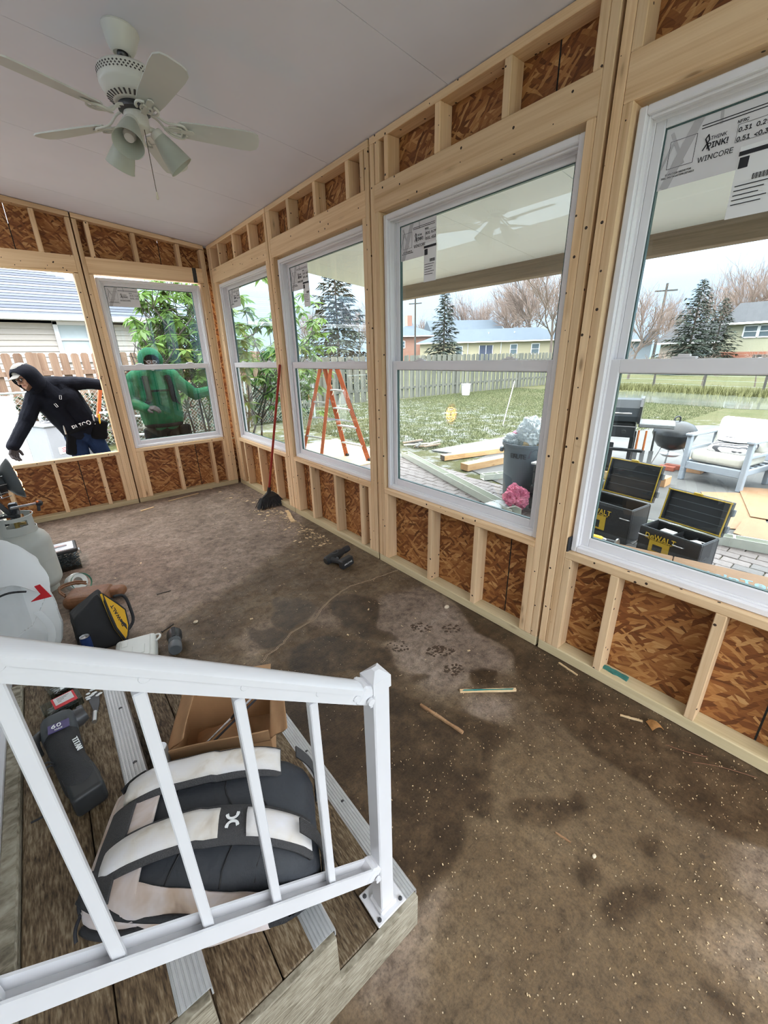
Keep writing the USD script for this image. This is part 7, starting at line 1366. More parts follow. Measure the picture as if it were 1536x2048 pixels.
for q in (-1, 1): gl2.append(tube(A([P(.102 - .004 * abs(math.cos(a)), q * .031 + .022 * math.cos(a), .006 + .015 * math.sin(a)) for a in np.linspace(0, 6.28, 20, endpoint=False)]), .003, 6, closed=True)); gl2.append(tube([P(.098, q * .053, .010), P(.02, q * .086, .014)], .0025, 6))
t2.part('glasses', cat(*gl2), white_paint, True); t2.part('dust_mask', bones([((P(.09, .02, -.045), .022), (P(.098, 0, -.05), .026)), ((P(.09, -.02, -.045), .022), (P(.098, 0, -.05), .026)), ((P(.07, 0, -.085), .025), (P(.098, 0, -.05), .026))], .008, 2), plain('mask_pale', (0.55, 0.55, 0.54), 0.8), True)
t2.part('beanie', tri(m3.Manifold.batch_hull([ball(P(-.01, 0, .045), .096, 28), ball(P(.0, 0, .05), .092, 28)]) - m3.Manifold.batch_hull([ball(P(-.03, 0, -.13), .155, 24), ball(P(.06, 0, -.13), .16, 24)])), black_c, 50)
for q in (-1, 1):
    pts = spline([V['chest'] + V3(q * .15, .12, .22), V['nk'] + V3(q * .12, -.02, .035), V['chest'] + V3(q * .135, -.155, .09), V['chest'] + V3(q * .14, -.172, -.06), V['chest'] + V3(q * .20, -.08, -.16)], 24)
    t2.part('harness_strap', sheet(np.stack([pts + V3(-.032, 0, 0), pts + V3(0, -.004, 0), pts + V3(.032, 0, 0)], 1), .016), black_c, True)
t2.part('chest_strap', sheet(np.stack([spline([V['chest'] + V3(-.14, -.168, .03 + o), V['chest'] + V3(0, -.182, .03 + o), V['chest'] + V3(.14, -.168, .03 + o)], 12) for o in (-.012, .012)], 1), .012), black_c, True)
t2.part('tool_belt', tube(spline([V['pel'] + V3(.21 * math.cos(a), .19 * math.sin(a), -.02) for a in np.linspace(0, 6.28, 14, endpoint=False)], 40, True), .024, 8, closed=True), black_c, True)
for dx in (-.2, .22): m = rbox((0, 0, 0), (.14, .11, .26), .03); m.apply_translation(V['pel'] + V3(dx, -.10, -.17)); t2.part('tool_pouch', m, black_c, 50)
for a in 'lr': t2.part('boot', bones([((V['an' + a], .058), (V['an' + a] + V3(0, -.12, -.05), .040)), ((V['an' + a] + V3(0, .02, .08), .058), (V['an' + a], .058)), ((V['an' + a] + V3(0, .04, -.045), .043), (V['an' + a] + V3(0, -.13, -.052), .037))], .014, 3), boots, True)
t2.part('glove', bones(grow(w2J['handr'], .004), .006, 2), glove_m, True); t2.part('glove', bones(grow(w2J['handl'], .004), .006, 2), glove_m, True)

# ------------------------------------------------------------------ fences
def fence_run(t, p, q, zb, zt, w, gap, mat, thick=.02, seed=1, dog=True, both=False, nmax=300):
    r = random.Random(seed); p, q = A(p, float), A(q, float); L = np.linalg.norm(q - p); d = (q - p) / L; s = np.cross(V3(0, 0, 1), d); n = int(L / (w + gap)); rest = []
    T = np.eye(4); T[:3, 0], T[:3, 1], T[:3, 2] = d, s, (0, 0, 1)
    for i in range(n):
        c = p + d * ((i + .5) * (w + gap)); h = zt - zb + r.uniform(-.015, .015)
        poly = [(-w / 2, 0), (w / 2, 0), (w / 2, h - .03), (w / 2 - .03, h), (-w / 2 + .03, h), (-w / 2, h - .03)] if dog else [(-w / 2, 0), (w / 2, 0), (w / 2, h), (-w / 2, h)]
        m = trimesh.creation.extrude_polygon(Polygon(poly), thick, engine='earcut'); off = (.03 if i % 2 == 0 or not both else -.03)
        m.vertices = m.vertices[:, [0, 2, 1]]; m.faces = m.faces[:, ::-1]; m.vertices[:, 1] += off - thick / 2; m.apply_transform(T)
        t.piece('fence_board', (c[0], c[1], zb), None, mat, mesh=m)
    for z in (.25, .80): t.part('fence_rail', bar(p + V3(0, 0, zb + (zt - zb) * z), q + V3(0, 0, zb + (zt - zb) * z), .04, .09), mat, False)
    for i in range(int(L / 2.4) + 1): c = p + d * min(i * 2.4, L); t.part('fence_post', box((c[0], c[1], (zb + zt) / 2), (.09, .09, zt - zb)), mat, False)
fa = Thing('wooden_fence', (-2, 5.6, GZ), 'brown weathered shadowbox fence behind the workers at the end wall', 'fence')
fence_run(fa, (-6.5, 5.3, 0), (3.6, 6.35, 0), GZ, 1.78, .14, .045, weathered_z, both=True, seed=2)
fence_grey = wood('grey_green_fence_wood', 2, [(0.25, (0.060, 0.065, 0.058)), (0.5, (0.125, 0.125, 0.105)), (0.75, (0.20, 0.19, 0.155))], rough=.85, across=6)
fb = Thing('wooden_fence', (12, 8, GZ), 'long grey green board fence at the back of the lawn', 'fence')
fence_run(fb, (4.2, 8.65, 0), (22.5, 7.9, 0), GZ, 1.60, .14, .022, fence_grey, both=True, seed=3)
def leaf_like(c, f, s):
    f = f / np.linalg.norm(f); a = np.cross(f, V3(0, 0, 1) if abs(f[2]) < .9 else V3(1, 0, 0)); a /= np.linalg.norm(a)
    return trimesh.Trimesh([c - f * s * .5, c + a * s * .35, c + f * s * .5, c - a * s * .35], [(0, 1, 2), (0, 2, 3)], process=False)
mesh_m = plain('galvanised_wire', (0.42, 0.46, 0.45), 0.45, 0.6)
cf = Thing('chain_link_fence', (-1, 4.9, GZ), 'galvanised chain link fence in front of the brown wooden fence', 'fence')
p, q = V3(-6.3, 4.75, 0), V3(4.6, 5.9, 0); L = np.linalg.norm(q - p); d = (q - p) / L; wires = []
for i in range(int(L / .085)):
    for sgn in (-1, 1):
        x0 = i * .085; x1 = x0 + sgn * 1.15
        if 0 <= x1 <= L: wires.append(tube([p + d * x0 + V3(0, 0, GZ + .05), p + d * x1 + V3(0, 0, GZ + 1.20)], .0028, 3, caps=False))
hg = np.random.default_rng(8); hv = []
for _ in range(5200):
    k = hg.uniform(); c = p + d * (L * k) + V3(0, .30 + .10 * hg.normal(), GZ + 1.12 * hg.uniform() ** .8); f = hg.normal(0, 1, 3); f[2] -= .5; hv.append(leaf_like(c, f, hg.uniform(.07, .13)))
solo('ivy_hedge', cat(*hv), plain('ivy_leaf', (0.018, 0.040, 0.016), 0.6, var=.5, scale=5), 'dark green ivy growing along the chain link fence', 'hedge', kind='stuff', smooth=False)
cf.part('wire_mesh', cat(*wires), mesh_m, False, kind='stuff'); cf.part('top_rail', cyl(p + V3(0, 0, GZ + 1.22), q + V3(0, 0, GZ + 1.22), .02, 8), mesh_m)
for k in np.linspace(0, L, 6): c = p + d * k; cf.part('fence_post', cyl(c + V3(0, 0, GZ), c + V3(0, 0, GZ + 1.28), .028, 8), mesh_m)
wfz = Thing('wire_fence', (20, 1, GZ), 'low wire field fence with dark posts at the far side of the lawn', 'fence')
p, q = V3(21.8, 6.5, 0), V3(20.2, -6, 0); dark_post = plain('dark_post', (0.05, 0.045, 0.04), 0.8)
for k in np.linspace(0, 1, 7): c = p + (q - p) * k; wfz.part('fence_post', cyl(c + V3(0, 0, GZ), c + V3(0, 0, GZ + 1.0), .045, 6), dark_post)
wfz.part('wires', cat(*[tube([p + V3(0, 0, GZ + z), q + V3(0, 0, GZ + z)], .006, 3) for z in (.25, .45, .65, .85)]), mesh_m, False, kind='stuff')
# puddle and weedy bank at the far edge of the lawn
solo('puddle', prism(Polygon([(16.2, 3.6), (19.2, 2.0), (19.0, -3.5), (16.4, -5.0), (15.3, -2.2), (15.6, 1.0)]).buffer(.6), .006, (0, 0, GZ - .010)), material('puddle_water', {'p': ('principled_bsdf', {'base_color': (0.06, 0.065, 0.05), 'roughness': 0.06})}, [], 'p.BSDF'), 'shallow grey puddle at the far edge of the lawn', 'puddle', smooth=False)
grass_m = material('bank_grass', {'g': ('geometry', {}), 'r': ('rgb_ramp', {'ramp': [(0.0, (0.10, 0.10, 0.03)), (0.5, (0.20, 0.17, 0.06)), (1.0, (0.26, 0.19, 0.09))]}), 'p': ('principled_bsdf', {'roughness': 0.8})}, [('g.random_per_island', 'r.fac'), ('r.color', 'p.base_color')], 'p.BSDF')
def tufts(n, area, h, seed, wd=.02):
    r = np.random.default_rng(seed); V, F = [], []
    for i in range(n):
        x, y = area(r); a = r.uniform(0, 6.28); hh = h * r.uniform(.4, 1); lean = hh * r.uniform(.1, .6); w = wd
        b = len(V); V += [(x - w * math.sin(a), y + w * math.cos(a), GZ - .01), (x + w * math.sin(a), y - w * math.cos(a), GZ - .01), (x + lean * math.cos(a), y + lean * math.sin(a), GZ + hh)]; F.append((b, b + 1, b + 2))
    return trimesh.Trimesh(A(V), A(F), process=False)
solo('bank_grass', tufts(5000, lambda r: ((lambda k: (20.9 - 1.5 * k + r.normal(0, .45), 6 - 12 * k))(r.uniform())), .35, 5), grass_m, 'rough brown grass along the wire fence beyond the puddle', 'grass', kind='stuff', smooth=False)
lawn_blade = material('lawn_blades', {'g': ('geometry', {}), 'r': ('rgb_ramp', {'ramp': [(0.0, (0.058, 0.070, 0.022)), (0.4, (0.108, 0.110, 0.045)), (0.72, (0.155, 0.133, 0.07)), (0.80, (0.30, 0.31, 0.305)), (1.0, (0.34, 0.35, 0.345))]}), 'p': ('principled_bsdf', {'roughness': 0.8})}, [('g.random_per_island', 'r.fac'), ('r.color', 'p.base_color')], 'p.BSDF')
def lawn_area(r):
    while True:
        x, y = 3.3 + 15 * r.uniform() ** 1.3, r.uniform(-2.0, 8)
        if not (x < 6.2 and y < .1) and y > -1.6 - max(0, .3 * (x - 8)) and not (15 < x < 20 and y < 4.2) and not (x < 3.7 and y < 1.2): return x, y
solo('lawn_grass', tufts(70000, lawn_area, .04, 6, .007), lawn_blade, 'short frosted grass blades of the near lawn', 'grass', kind='stuff', smooth=False)

# ------------------------------------------------------------------ houses
shingle = material('grey_shingles', {'tc': ('texture_coordinate', {}), 'b': ('brick_texture', {'scale': 1.0, 'brick_width': 0.32, 'row_height': 0.14, 'mortar_size': 0.006, 'color1': (0.07, 0.078, 0.095), 'color2': (0.098, 0.108, 0.13), 'mortar': (0.06, 0.065, 0.08)}), 'n': ('noise_texture', {'scale': 1.2}), 'r': ('rgb_ramp', {'ramp': [(0.3, (0.8, 0.8, 0.8)), (0.7, (1.15, 1.15, 1.15))]}), 'm': ('mix', {'mix_type': 'multiply', 'fac': 1.0}), 'p': ('principled_bsdf', {'roughness': 0.8})},
                   [('tc.object', 'b.vector'), ('tc.object', 'n.vector'), ('n.fac', 'r.fac'), ('b.color', 'm.color1'), ('r.color', 'm.color2'), ('m.color', 'p.base_color')], 'p.BSDF')
sh_parts = [plain(f'shingle_tone_{k}', c, 0.85, var=.1, scale=30, spec=.1) for k, c in enumerate([(0.075, 0.084, 0.105), (0.095, 0.106, 0.13), (0.062, 0.07, 0.088)])]
beige = plain('beige_siding', (0.46, 0.42, 0.375), 0.6, var=.03); cream_w = plain('cream_house_wall', (0.36, 0.32, 0.22), 0.7); dark_glass = plain('house_window_glass', (0.10, 0.13, 0.15), 0.1); pane_blue = plain('blind_window', (0.42, 0.48, 0.50), 0.25, var=.1, scale=2)
brick_wall = material('far_brick_wall', {'tc': ('texture_coordinate', {}), 'mp': ('mapping', {'rotation': (1.5708, 0, 1.5708)}), 'b': ('brick_texture', {'scale': 1.0, 'brick_width': 0.21, 'row_height': 0.075, 'mortar_size': 0.008, 'color1': (0.22, 0.075, 0.045), 'color2': (0.31, 0.115, 0.07), 'mortar': (0.30, 0.26, 0.22)}), 'p': ('principled_bsdf', {'roughness': 0.85})}, [('tc.object', 'mp.vector'), ('mp.vector', 'b.vector'), ('b.color', 'p.base_color')], 'p.BSDF')
nh = Thing('house', (-3, 9, GZ), 'neighbouring beige sided house with blue grey shingle roof beyond the brown fence', 'house')
HX1 = 1.9
for k in range(20):
    z = GZ + k * .135
    if z + .135 < 2.60: nh.part('siding_board', prism([(8.985, z), (9.03, z), (9.03, z + .137), (9.008, z + .137)], HX1 + 9, (-9, 0, 0), (0, 1, 0), (0, 0, 1)), beige, False)
nh.part('house_core', box(((HX1 - 9) / 2, 12.5, 1.2), (HX1 + 9 - .02, 6.9, 2.7)), beige, False)
nh.part('fascia_gutter', cbox(((HX1 - 9) / 2, 8.62, 2.66), (HX1 + 9.6, .10, .13), .02), white_paint); nh.part('soffit', box(((HX1 - 9) / 2, 8.82, 2.62), (HX1 + 9.4, .42, .02)), white_paint, False)
dz = .44
for k in range(17):
    y = 8.60 + k * .20; xr = HX1 + .35 - k * .20 * .95
    c = A([(-9.3 + xr) / 2, y + .11, 2.745 + k * .20 * dz]); m = box((0, 0, 0), (xr + 9.3, .235, .018)); rot(m, (1, 0, 0), math.degrees(math.atan(dz)) - 3); 
    nh.piece('shingle_course', c, None, sh_parts[(k * 7) % 3], mesh=m)
hipm = hull([(HX1 + .35, 8.6, 2.70), (HX1 + .35, 16, 2.70), (-9.3, 8.6, 2.70), (-9.3, 16, 2.70), (-1.7, 12.3, 4.30), (-9.3, 12.3, 4.30)]); nh.part('roof', hipm, shingle, False)
wn = nh.part('window', cat(*[cbox(c, s, .006) for c, s in (((-.74, 8.96, 2.56), (.80, .07, .09)), ((-.74, 8.96, 1.64), (.80, .07, .09)), ((-1.09, 8.96, 2.10), (.10, .07, 1.0)), ((-.39, 8.96, 2.10), (.10, .07, 1.0)), ((-.74, 8.965, 2.16), (.64, .06, .045)))]), white_paint); nh.part('pane', box((-.74, 8.985, 2.10), (.64, .02, .9)), pane_blue, False, parent=wn)
def far_house(name, label, A0, B0, zb, ze, depth, ridge_h, wall, roof, wins, hip=True, doors=()):
    """Front wall runs from A0 to B0 (seen left to right); depth goes away from the camera."""
    t = Thing(name, (A0[0], A0[1], GZ), label, 'house'); a, b = A([*A0, 0.0]), A([*B0, 0.0]); L = np.linalg.norm(b - a); u = (b - a) / L; n = np.cross(V3(0, 0, 1), u); 
    if n @ (CAM - a) > 0: n = -n
    O = lambda x, y, z: a + u * x + n * y + V3(0, 0, z)
    t.part('wall', hull([O(x, y, z) for x in (0, L) for y in (0, depth) for z in (zb, ze)]), wall, False)
    o = .45; i = depth / 2 if hip else -o
    t.part('roof', hull([O(-o, -o, ze), O(L + o, -o, ze), O(-o, depth + o, ze), O(L + o, depth + o, ze), O(-o, -o, ze - .16), O(L + o, -o, ze - .16), O(i, depth / 2, ze + ridge_h), O(L - i, depth / 2, ze + ridge_h)]), roof, False)
    t.part('fascia', bar(O(-o, -o - .02, ze - .10), O(L + o, -o - .02, ze - .10), .08, .16), white_paint, False)
    for x, z0, z1, w in wins:
        wv = t.part('window', cat(bar(O(x - w / 2, -.03, z1), O(x + w / 2, -.03, z1), .08, .10), bar(O(x - w / 2, -.03, z0), O(x + w / 2, -.03, z0), .08, .10), bar(O(x - w / 2, -.03, z0), O(x - w / 2, -.03, z1), .10, .08), bar(O(x + w / 2, -.03, z0), O(x + w / 2, -.03, z1), .10, .08), bar(O(x - w / 2, -.03, (z0 + z1) / 2), O(x + w / 2, -.03, (z0 + z1) / 2), .06, .06)), white_paint, False)
        t.part('pane', bar(O(x - w / 2, -.01, (z0 + z1) / 2), O(x + w / 2, -.01, (z0 + z1) / 2), .03, z1 - z0), dark_glass, False, parent=wv)
    for x, w, zt in doors: t.part('door', bar(O(x - w / 2, -.02, (zb + zt) / 2), O(x + w / 2, -.02, (zb + zt) / 2), .05, zt - zb), plain('navy_door', (0.04, 0.05, 0.09), 0.5), False); t.part('door_frame', cat(bar(O(x, -.05, zb), O(x, -.05, zt), .09, .05), bar(O(x - w / 2 - .05, -.05, zb), O(x - w / 2 - .05, -.05, zt), .1, .05), bar(O(x + w / 2 + .05, -.05, zb), O(x + w / 2 + .05, -.05, zt), .1, .05)), white_paint, False)
    return t, O, L
blue_roof = plain('frosted_blue_roof', (0.085, 0.105, 0.13), 0.85, spec=.1, var=.08, scale=1.5); grey_roof = plain('dark_grey_roof', (0.05, 0.052, 0.057), 0.85, spec=.1, var=.12, scale=2)
h1, O1, L1 = far_house('house', 'long cream ranch house with frosted blue grey hip roof behind the far fence', (42.5, 40.5), (54.5, 24.2), -.2, 3.3, 8.0, 1.75, cream_w, blue_roof, [(5.6, 1.6, 2.7, .9), (13.0, 1.5, 2.8, .9), (15.8, 1.5, 2.8, 1.0)], doors=[(9.3, 1.7, 2.75)])
for x in (6.8, 11.3): h1.part('downpipe', bar(O1(x, -.06, -.2), O1(x, -.06, 3.2), .08, .08), white_paint, False)
for k, x in enumerate((4, 9.5, 13)): h1.part('roof_vent', cyl(O1(x, 2.2, 3.9), O1(x, 2.2, 4.55), .09, 8), mesh_m)
far_house('house', 'second cream house with a gable above the ranch house roof', (57, 52), (68, 45), -.2, 5.4, 8, 2.4, cream_w, blue_roof, [(2.5, 4.2, 5.2, 1.2), (5, 4.2, 5.2, 1.2)], hip=False)
h3, O3, L3 = far_house('house', 'brick house with pale blue roof at the left end of the far fence', (43, 48), (50, 44), -.2, 4.6, 7, 1.6, brick_wall, blue_roof, [(2.0, 2.8, 3.8, 1.0)])
h3.part('chimney', box(O3(4, 4, 6.6), (1.0, .7, 2.4)), brick_wall, False)
h4, O4, L4 = far_house('house', 'two storey pale yellow house with dark roof at the right edge', (45, 5.6), (45, -6), 1.35, 3.65, 9, 1.8, plain('yellow_siding', (0.33, 0.315, 0.225), 0.7, var=.04), grey_roof, [(1.7, 2.45, 3.35, .9), (2.7, 2.45, 3.35, .9), (7, 2.45, 3.35, 1)], hip=False)
h4.part('brick_base', hull([O4(x, y, z) for x in (-.02, L4) for y in (-.04, 8.9) for z in (-.2, 1.35)]), brick_wall, False); h4.part('basement_door', bar(O4(2.3, -.1, .45), O4(3.5, -.1, .45), .08, 1.3), dark_post, False)
h4.part('satellite_dish', lathe([(0, 0), (.25, .06), (.3, .1)], 16, O4(2.9, -.6, .6), axis=(-1, 0, .5)), white_paint, 40)
far_house('house', 'low red brick house with grey roof between the shed and the yellow house', (47, 11.0), (47, 5.3), -.2, 2.3, 8, 1.75, brick_wall, grey_roof, [(3.6, .9, 1.9, 1.3)], hip=False)
sd, Os, Ls = far_house('shed', 'small blue grey shed left of the brick house', (40, 13.2), (40, 10.4), -.2, 2.55, 3, .95, plain('slate_siding', (0.16, 0.19, 0.22), 0.7, var=.08), blue_roof, [(1.6, .8, 1.7, .7)], hip=False)
for x, y, h_, lab in ((40.0, 38.9, 8.7, 'wooden utility pole seen at the left of the far house'), (45.0, 10.8, 7.3, 'tall utility pole among the bare trees above the shed')):
    u_ = Thing('utility_pole', (x, y, GZ), lab, 'utility pole'); u_.part('pole', cyl((x, y, GZ), (x, y, h_), .14, 8, .10), dark_post); u_.part('crossarm', bar((x - .4, y + .8, h_ - .6), (x + .4, y - .8, h_ - .6), .10, .12), dark_post, False)

# ------------------------------------------------------------------ trees
bark_m = plain('tree_bark', (0.13, 0.10, 0.085), 0.9, var=.2); twig_m = plain('bare_twigs', (0.20, 0.145, 0.12), 0.9, var=.15); needle_m = material('conifer_needles', {'g': ('geometry', {}), 'r': ('rgb_ramp', {'ramp': [(0, (0.014, 0.024, 0.013)), (1, (0.042, 0.055, 0.030))]}), 'p': ('principled_bsdf', {'roughness': 0.8})}, [('g.random_per_island', 'r.fac'), ('r.color', 'p.base_color')], 'p.BSDF')
def ribbons(segs, n=4):
    """Fast merged tapered tubes from (p, q, r0, r1)."""
    S = A([np.r_[p, q, a, b] for p, q, a, b in segs]); p, q, a, b = S[:, :3], S[:, 3:6], S[:, 6], S[:, 7]; d = q - p; d /= np.maximum(np.linalg.norm(d, axis=1, keepdims=True), 1e-9)
    ref = np.where(np.abs(d[:, 2:3]) < .9, A([[0, 0, 1.0]]), A([[1.0, 0, 0]])); u = np.cross(ref, d); u /= np.linalg.norm(u, axis=1, keepdims=True); v = np.cross(d, u); ang = np.linspace(0, 2 * np.pi, n, endpoint=False)
    ring = lambda c, r: c[:, None] + r[:, None, None] * (np.cos(ang)[None, :, None] * u[:, None] + np.sin(ang)[None, :, None] * v[:, None])
    V = np.concatenate([ring(p, a), ring(q, b)], 1); N = len(S); base = (np.arange(N) * 2 * n)[:, None]; k = np.arange(n); k2 = (k + 1) % n
    F = np.concatenate([np.stack([base + k, base + k2, base + n + k2], -1), np.stack([base + k, base + n + k2, base + n + k], -1)], 1).reshape(-1, 3)
    return trimesh.Trimesh(V.reshape(-1, 3), F, process=False)
def bare_tree(c, h, spread, seed, label, group='bare trees beyond the garden', kids=5, levels=4):
    r = np.random.default_rng(seed); c = A(c, float); trunk, twigs = [], []
    def grow_(p, d, L, rad, lev):
        n = 3; a = p
        for i in range(n):
            d2 = d + r.normal(0, .10, 3) + V3(0, 0, .05); d2 /= np.linalg.norm(d2); b = a + d2 * L / n; ra, rb = rad * (1 - .25 * i / n), rad * (1 - .25 * (i + 1) / n); (trunk if lev < 2 else twigs).append((a, b, ra, rb)); d = d2
            if lev < levels and (i > 0 or lev > 0):
                for _ in range(kids if i == n - 1 else kids - 2):
                    ax = r.normal(0, 1, 3); ax -= d * (ax @ d); ax /= np.linalg.norm(ax); tilt = r.uniform(.35, .9) * spread; nd = d * math.cos(tilt) + ax * math.sin(tilt); grow_(b, nd, L * r.uniform(.55, .80), rb * .55, lev + 1)
            a = b
    grow_(c, V3(0, 0, 1), h * .36, h * .013, 0)
    t = Thing('bare_tree', tuple(c), label, 'tree', group); t.part('trunk', ribbons(trunk, 6), bark_m, False); tw = ribbons([(a, b, max(x, .004 + h * .0005), max(y, .003 + h * .0005)) for a, b, x, y in twigs], 3); t.part('twigs', tw, twig_m, False, kind='stuff'); return t
def conifer(c, h, w, seed, label, dens=1.0, start=.12):
    r = np.random.default_rng(seed); c = A(c, float); t = Thing('conifer', tuple(c), label, 'tree'); t.part('trunk', cyl(c, c + V3(0, 0, h), h * .016, 8, .02), bark_m); V, F = [], []; br_ = []
    n = int(110 * dens)
    for i in range(n):
        k = start + (1 - start) * (i / n); z = h * k; L = w * (1 - k) ** .8 * r.uniform(.6, 1.05) + .08; a = i * 2.4 + r.uniform(-.3, .3); d = V3(math.cos(a), math.sin(a), -.12 + .5 * k); p = c + V3(0, 0, z); e = p + d * L + V3(0, 0, -.10 * L); br_.append((p, e, .010, .004)); m = int(10 + 34 * L / w)
        for j in range(m):
            q = p + (e - p) * r.uniform(.15, 1.02); s = .24 * (L * .25 + .30) * r.uniform(.7, 1.5) * h / 8; a2 = a + r.choice([-1, 1]) * r.uniform(.3, 1.1); f = V3(math.cos(a2), math.sin(a2), -.35 + r.uniform(-.3, .3)); sd_ = V3(-math.sin(a2), math.cos(a2), r.uniform(-.5, .5)) * s * .42; b = len(V); V += [q - sd_, q + sd_, q + f * s * 2.6]; F.append((b, b + 1, b + 2))
    t.part('branches', ribbons(br_, 4), bark_m, False); t.part('needles', trimesh.Trimesh(A(V), A(F), process=False), needle_m, False, kind='stuff'); return t
def along(az, D): return V3(CAM[0] + D * math.sin(az), CAM[1] + D * math.cos(az), GZ)
def az_of(x, y): return math.atan2(x - CAM[0], y - CAM[1])
conifer(along(az_of(31.4, 45), 26), 7.0, 2.7, 1, 'bushy conifer behind the fence seen past the stepladder', 1.6, .05); conifer(along(az_of(52.3, 45), 48), 8.6, 2.3, 2, 'slender spruce behind the ranch house roof', 1.2)
conifer(along(az_of(30, 3.7), 40), 6.4, 2.6, 3, 'dark rounded conifer above the brick house', 1.5, .08); conifer(along(az_of(30, 2.4), 46), 5.6, 2.3, 4, 'smaller dark conifer against the yellow house roof', 1.4, .08)
bt = [(az_of(58, 45), 62, 11), (az_of(63, 45), 66, 10.5), (az_of(68, 45), 64, 12), (az_of(74, 45), 58, 12.5), (az_of(79, 45), 50, 12.0), (az_of(47, 45), 70, 9), (az_of(35, 45), 60, 10), (az_of(86, 45), 40, 10.5), (az_of(27, 45), 55, 9), (az_of(40, 45), 68, 10)]
ORD = ['leftmost', 'second from the left', 'third from the left', 'fourth from the left', 'fifth from the left', 'fifth from the right', 'fourth from the right', 'third from the right', 'second from the right', 'rightmost']
for k, (az, D, h) in enumerate(sorted(bt)): bare_tree(along(az, D * 1.5), h * 1.45, .85, 20 + k, ORD[k] + ' of the ten bare trees behind the houses across the back fence', 'bare trees behind the houses', 5, 3)
bare_tree(along(az_of(30, 6.9), 33), 6.6, 1.0, 40, 'spreading bare tree beside the blue grey shed', None, 5, 3)
for k, (az, D, h) in enumerate(sorted([(az_of(30, 1.6), 60, 11.5), (az_of(30, 2.6), 66, 11), (az_of(30, .4), 62, 12), (az_of(30, 5.2), 64, 9), (az_of(30, 10.5), 64, 10.5)])): bare_tree(along(az, D * 1.25), h * 1.22, .85, 50 + k, ['leftmost', 'second from the left', 'middle one', 'second from the right', 'rightmost'][k] + ' of five bare trees on the skyline above the brick house', 'bare trees behind the brick house', 5, 3)
for k, (az, D, h) in enumerate([(az_of(-2.2, 20), 30, 7.0), (az_of(.6, 20), 32, 6.6)]): bare_tree(along(az, D), h, .8, 60 + k, ['bare tree showing over the shingle roof at the left', 'bare tree showing over the right end of the shingle roof'][k], None, 5, 3)
for k, (x, y, h) in enumerate([(24.4, 5.2, 3.0), (24, 3.2, 2.6), (24.5, 1.2, 2.2), (25, -.8, 2.4), (25.5, -2.6, 2.2)]): bare_tree((x, y, GZ), h, 1.35, 70 + k, ['leftmost', 'second from the left', 'middle one', 'second from the right', 'rightmost'][k] + ' of the low bare shrubs along the far wire fence', 'bare shrubs along the wire fence', 6, 2)

# ------------------------------------------------------------------ rhododendron by the corner
leaf_m = material('glossy_leaf', {'oi': ('object_info', {}), 'g': ('geometry', {}), 'a': ('math', {'math_type': 'add'}), 'fr': ('math', {'math_type': 'fraction'}), 'r': ('rgb_ramp', {'ramp': [(0.0, (0.035, 0.085, 0.018)), (0.4, (0.085, 0.155, 0.030)), (0.75, (0.16, 0.22, 0.045)), (1.0, (0.27, 0.27, 0.08))]}), 'p': ('principled_bsdf', {'roughness': 0.38}), 't': ('translucent_bsdf', {}), 'm': ('mix_closure', {'fac': 0.35})},
                  [('oi.random', 'a.value1'), ('g.random_per_island', 'a.value2'), ('a.value', 'fr.value1'), ('fr.value', 'r.fac'), ('r.color', 'p.base_color'), ('r.color', 't.color'), ('p.BSDF', 'm.closure1'), ('t.BSDF', 'm.closure2')], 'm.closure')
LV = A([(0, 0, 0), (.3, .16, .02), (.3, -.16, .02), (.65, .15, -.03), (.65, -.15, -.03), (1, 0, -.16), (.3, 0, -.03), (.65, 0, -.09)]); LF = A([(0, 6, 1), (0, 2, 6), (6, 7, 3), (6, 3, 1), (6, 4, 7), (6, 2, 4), (7, 5, 3), (7, 4, 5)])
def leaf_mesh(p, d, up, L):
    d = A(d) / np.linalg.norm(d); s = np.cross(up, d); s /= np.linalg.norm(s); n = np.cross(d, s); return LV @ np.stack([d, s, n]) * L + p
rh = np.random.default_rng(11); stems, leaves = [], []
sb = Thing('evergreen_shrub', (.15, 1.75, GZ), 'tall leggy evergreen shrub with drooping glossy leaves outside the corner', 'shrub')
def stem(p, d, L, rad, lev):
    n = 4; a = A(p, float)
    for i in range(n):
        d = d + rh.normal(0, .16, 3) + V3(0, 0, .06); d /= np.linalg.norm(d); b = a + d * L / n; stems.append((a, b, rad * (1 - .15 * i), rad * (1 - .15 * (i + 1)))); a = b
        if lev < 2 and i >= 1:
            for _ in range(2):
                ax = rh.normal(0, 1, 3); ax -= d * (ax @ d); ax /= np.linalg.norm(ax); stem(a, d * .65 + ax * .75, L * rh.uniform(.42, .62), rad * .55, lev + 1)
    whorl(a, d)
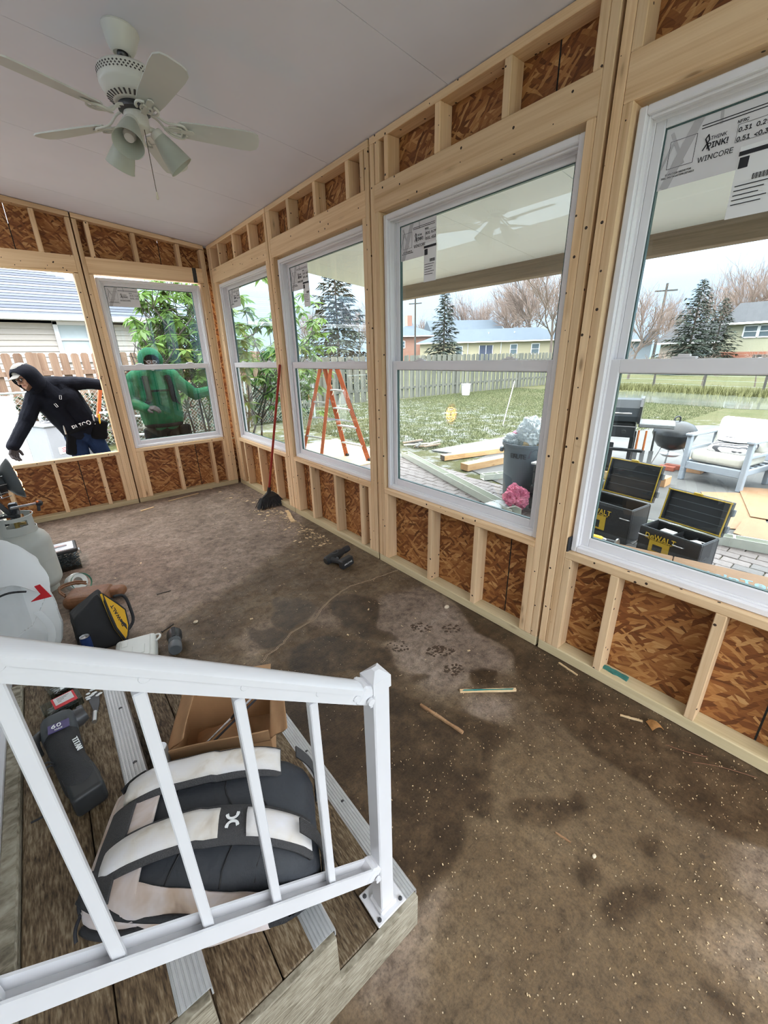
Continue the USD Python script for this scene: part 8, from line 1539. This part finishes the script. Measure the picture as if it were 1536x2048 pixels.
def whorl(p, d):
    if p[1] < 1.0 - .18 * max(0, p[2] - 1.9) and p[0] < .05: return
    if p[0] > .0 and p[0] < .35 and p[1] < .5: return
    q = CAM + (p - CAM) * ((.1 - CAM[1]) / (p[1] - CAM[1]))
    if q[0] < -.93 + .25 * max(0, q[2] - 1.9): return
    k = rh.integers(9, 14); off = rh.uniform(0, 6.28)
    for i in range(k):
        a = off + i * 6.283 / k; f = V3(math.cos(a), math.sin(a), rh.uniform(-1.0, .2)); leaves.append((p, f, rh.uniform(.12, .22)))
for x, y, dx, dy, L in ((-.25, 1.95, -.25, -.10, 1.9), (.05, 1.75, -.05, .05, 2.1), (.25, 1.55, .12, -.12, 2.0), (.45, 1.85, .30, .0, 1.9), (.70, 1.5, .25, -.10, 1.7), (-.05, 2.15, -.35, .1, 1.9), (.95, 1.6, .20, .15, 1.5), (-.45, 2.1, -.15, .05, 1.8), (-.15, 1.6, -.12, -.05, 2.2), (.3, 2.0, .05, .1, 2.3), (.6, 1.9, .1, -.1, 2.0), (.1, 1.5, .18, -.1, 1.6), (-.3, 1.8, .1, .0, 1.5), (.85, 1.9, .05, 0, 2.1)):
    stem((x, y, GZ), V3(dx, dy, 1.0), L, .022, 0)
def gapx(p): q = CAM + (p - CAM) * ((.1 - CAM[1]) / (p[1] - CAM[1])); return q[0]
stems = [s_ for s_ in stems if min(gapx(s_[0]), gapx(s_[1])) > -1.0 + .25 * max(0, s_[1][2] - 1.6) and min(s_[0][1], s_[1][1]) > .35 + (.6 if s_[1][0] < .05 else 0)]
sb.part('stems', ribbons(stems, 6), plain('dark_shrub_stem', (0.055, 0.042, 0.034), 0.85), True)
leaves.sort(key=lambda l: np.linalg.norm(l[0] - CAM)); restv, restf = [], []
for k, (p, f, L) in enumerate(leaves):
    v = leaf_mesh(A(p), f, V3(0, 0, 1), L)
    if k < 300:
        c = v.mean(0); usd = fresh(sb.path, 'leaf'); usdkit.mesh(stage, usd, (v - c, LF), leaf_m, True); UsdGeom.Xformable(stage.GetPrimAtPath(usd)).AddTranslateOp().Set(Gf.Vec3d(*map(float, c - sb.loc)))
    else: restf.append(LF + len(restv) * 8); restv.append(v)
if restv: sb.part('leaves', trimesh.Trimesh(np.vstack(restv), np.vstack(restf), process=False), leaf_m, True, kind='stuff')
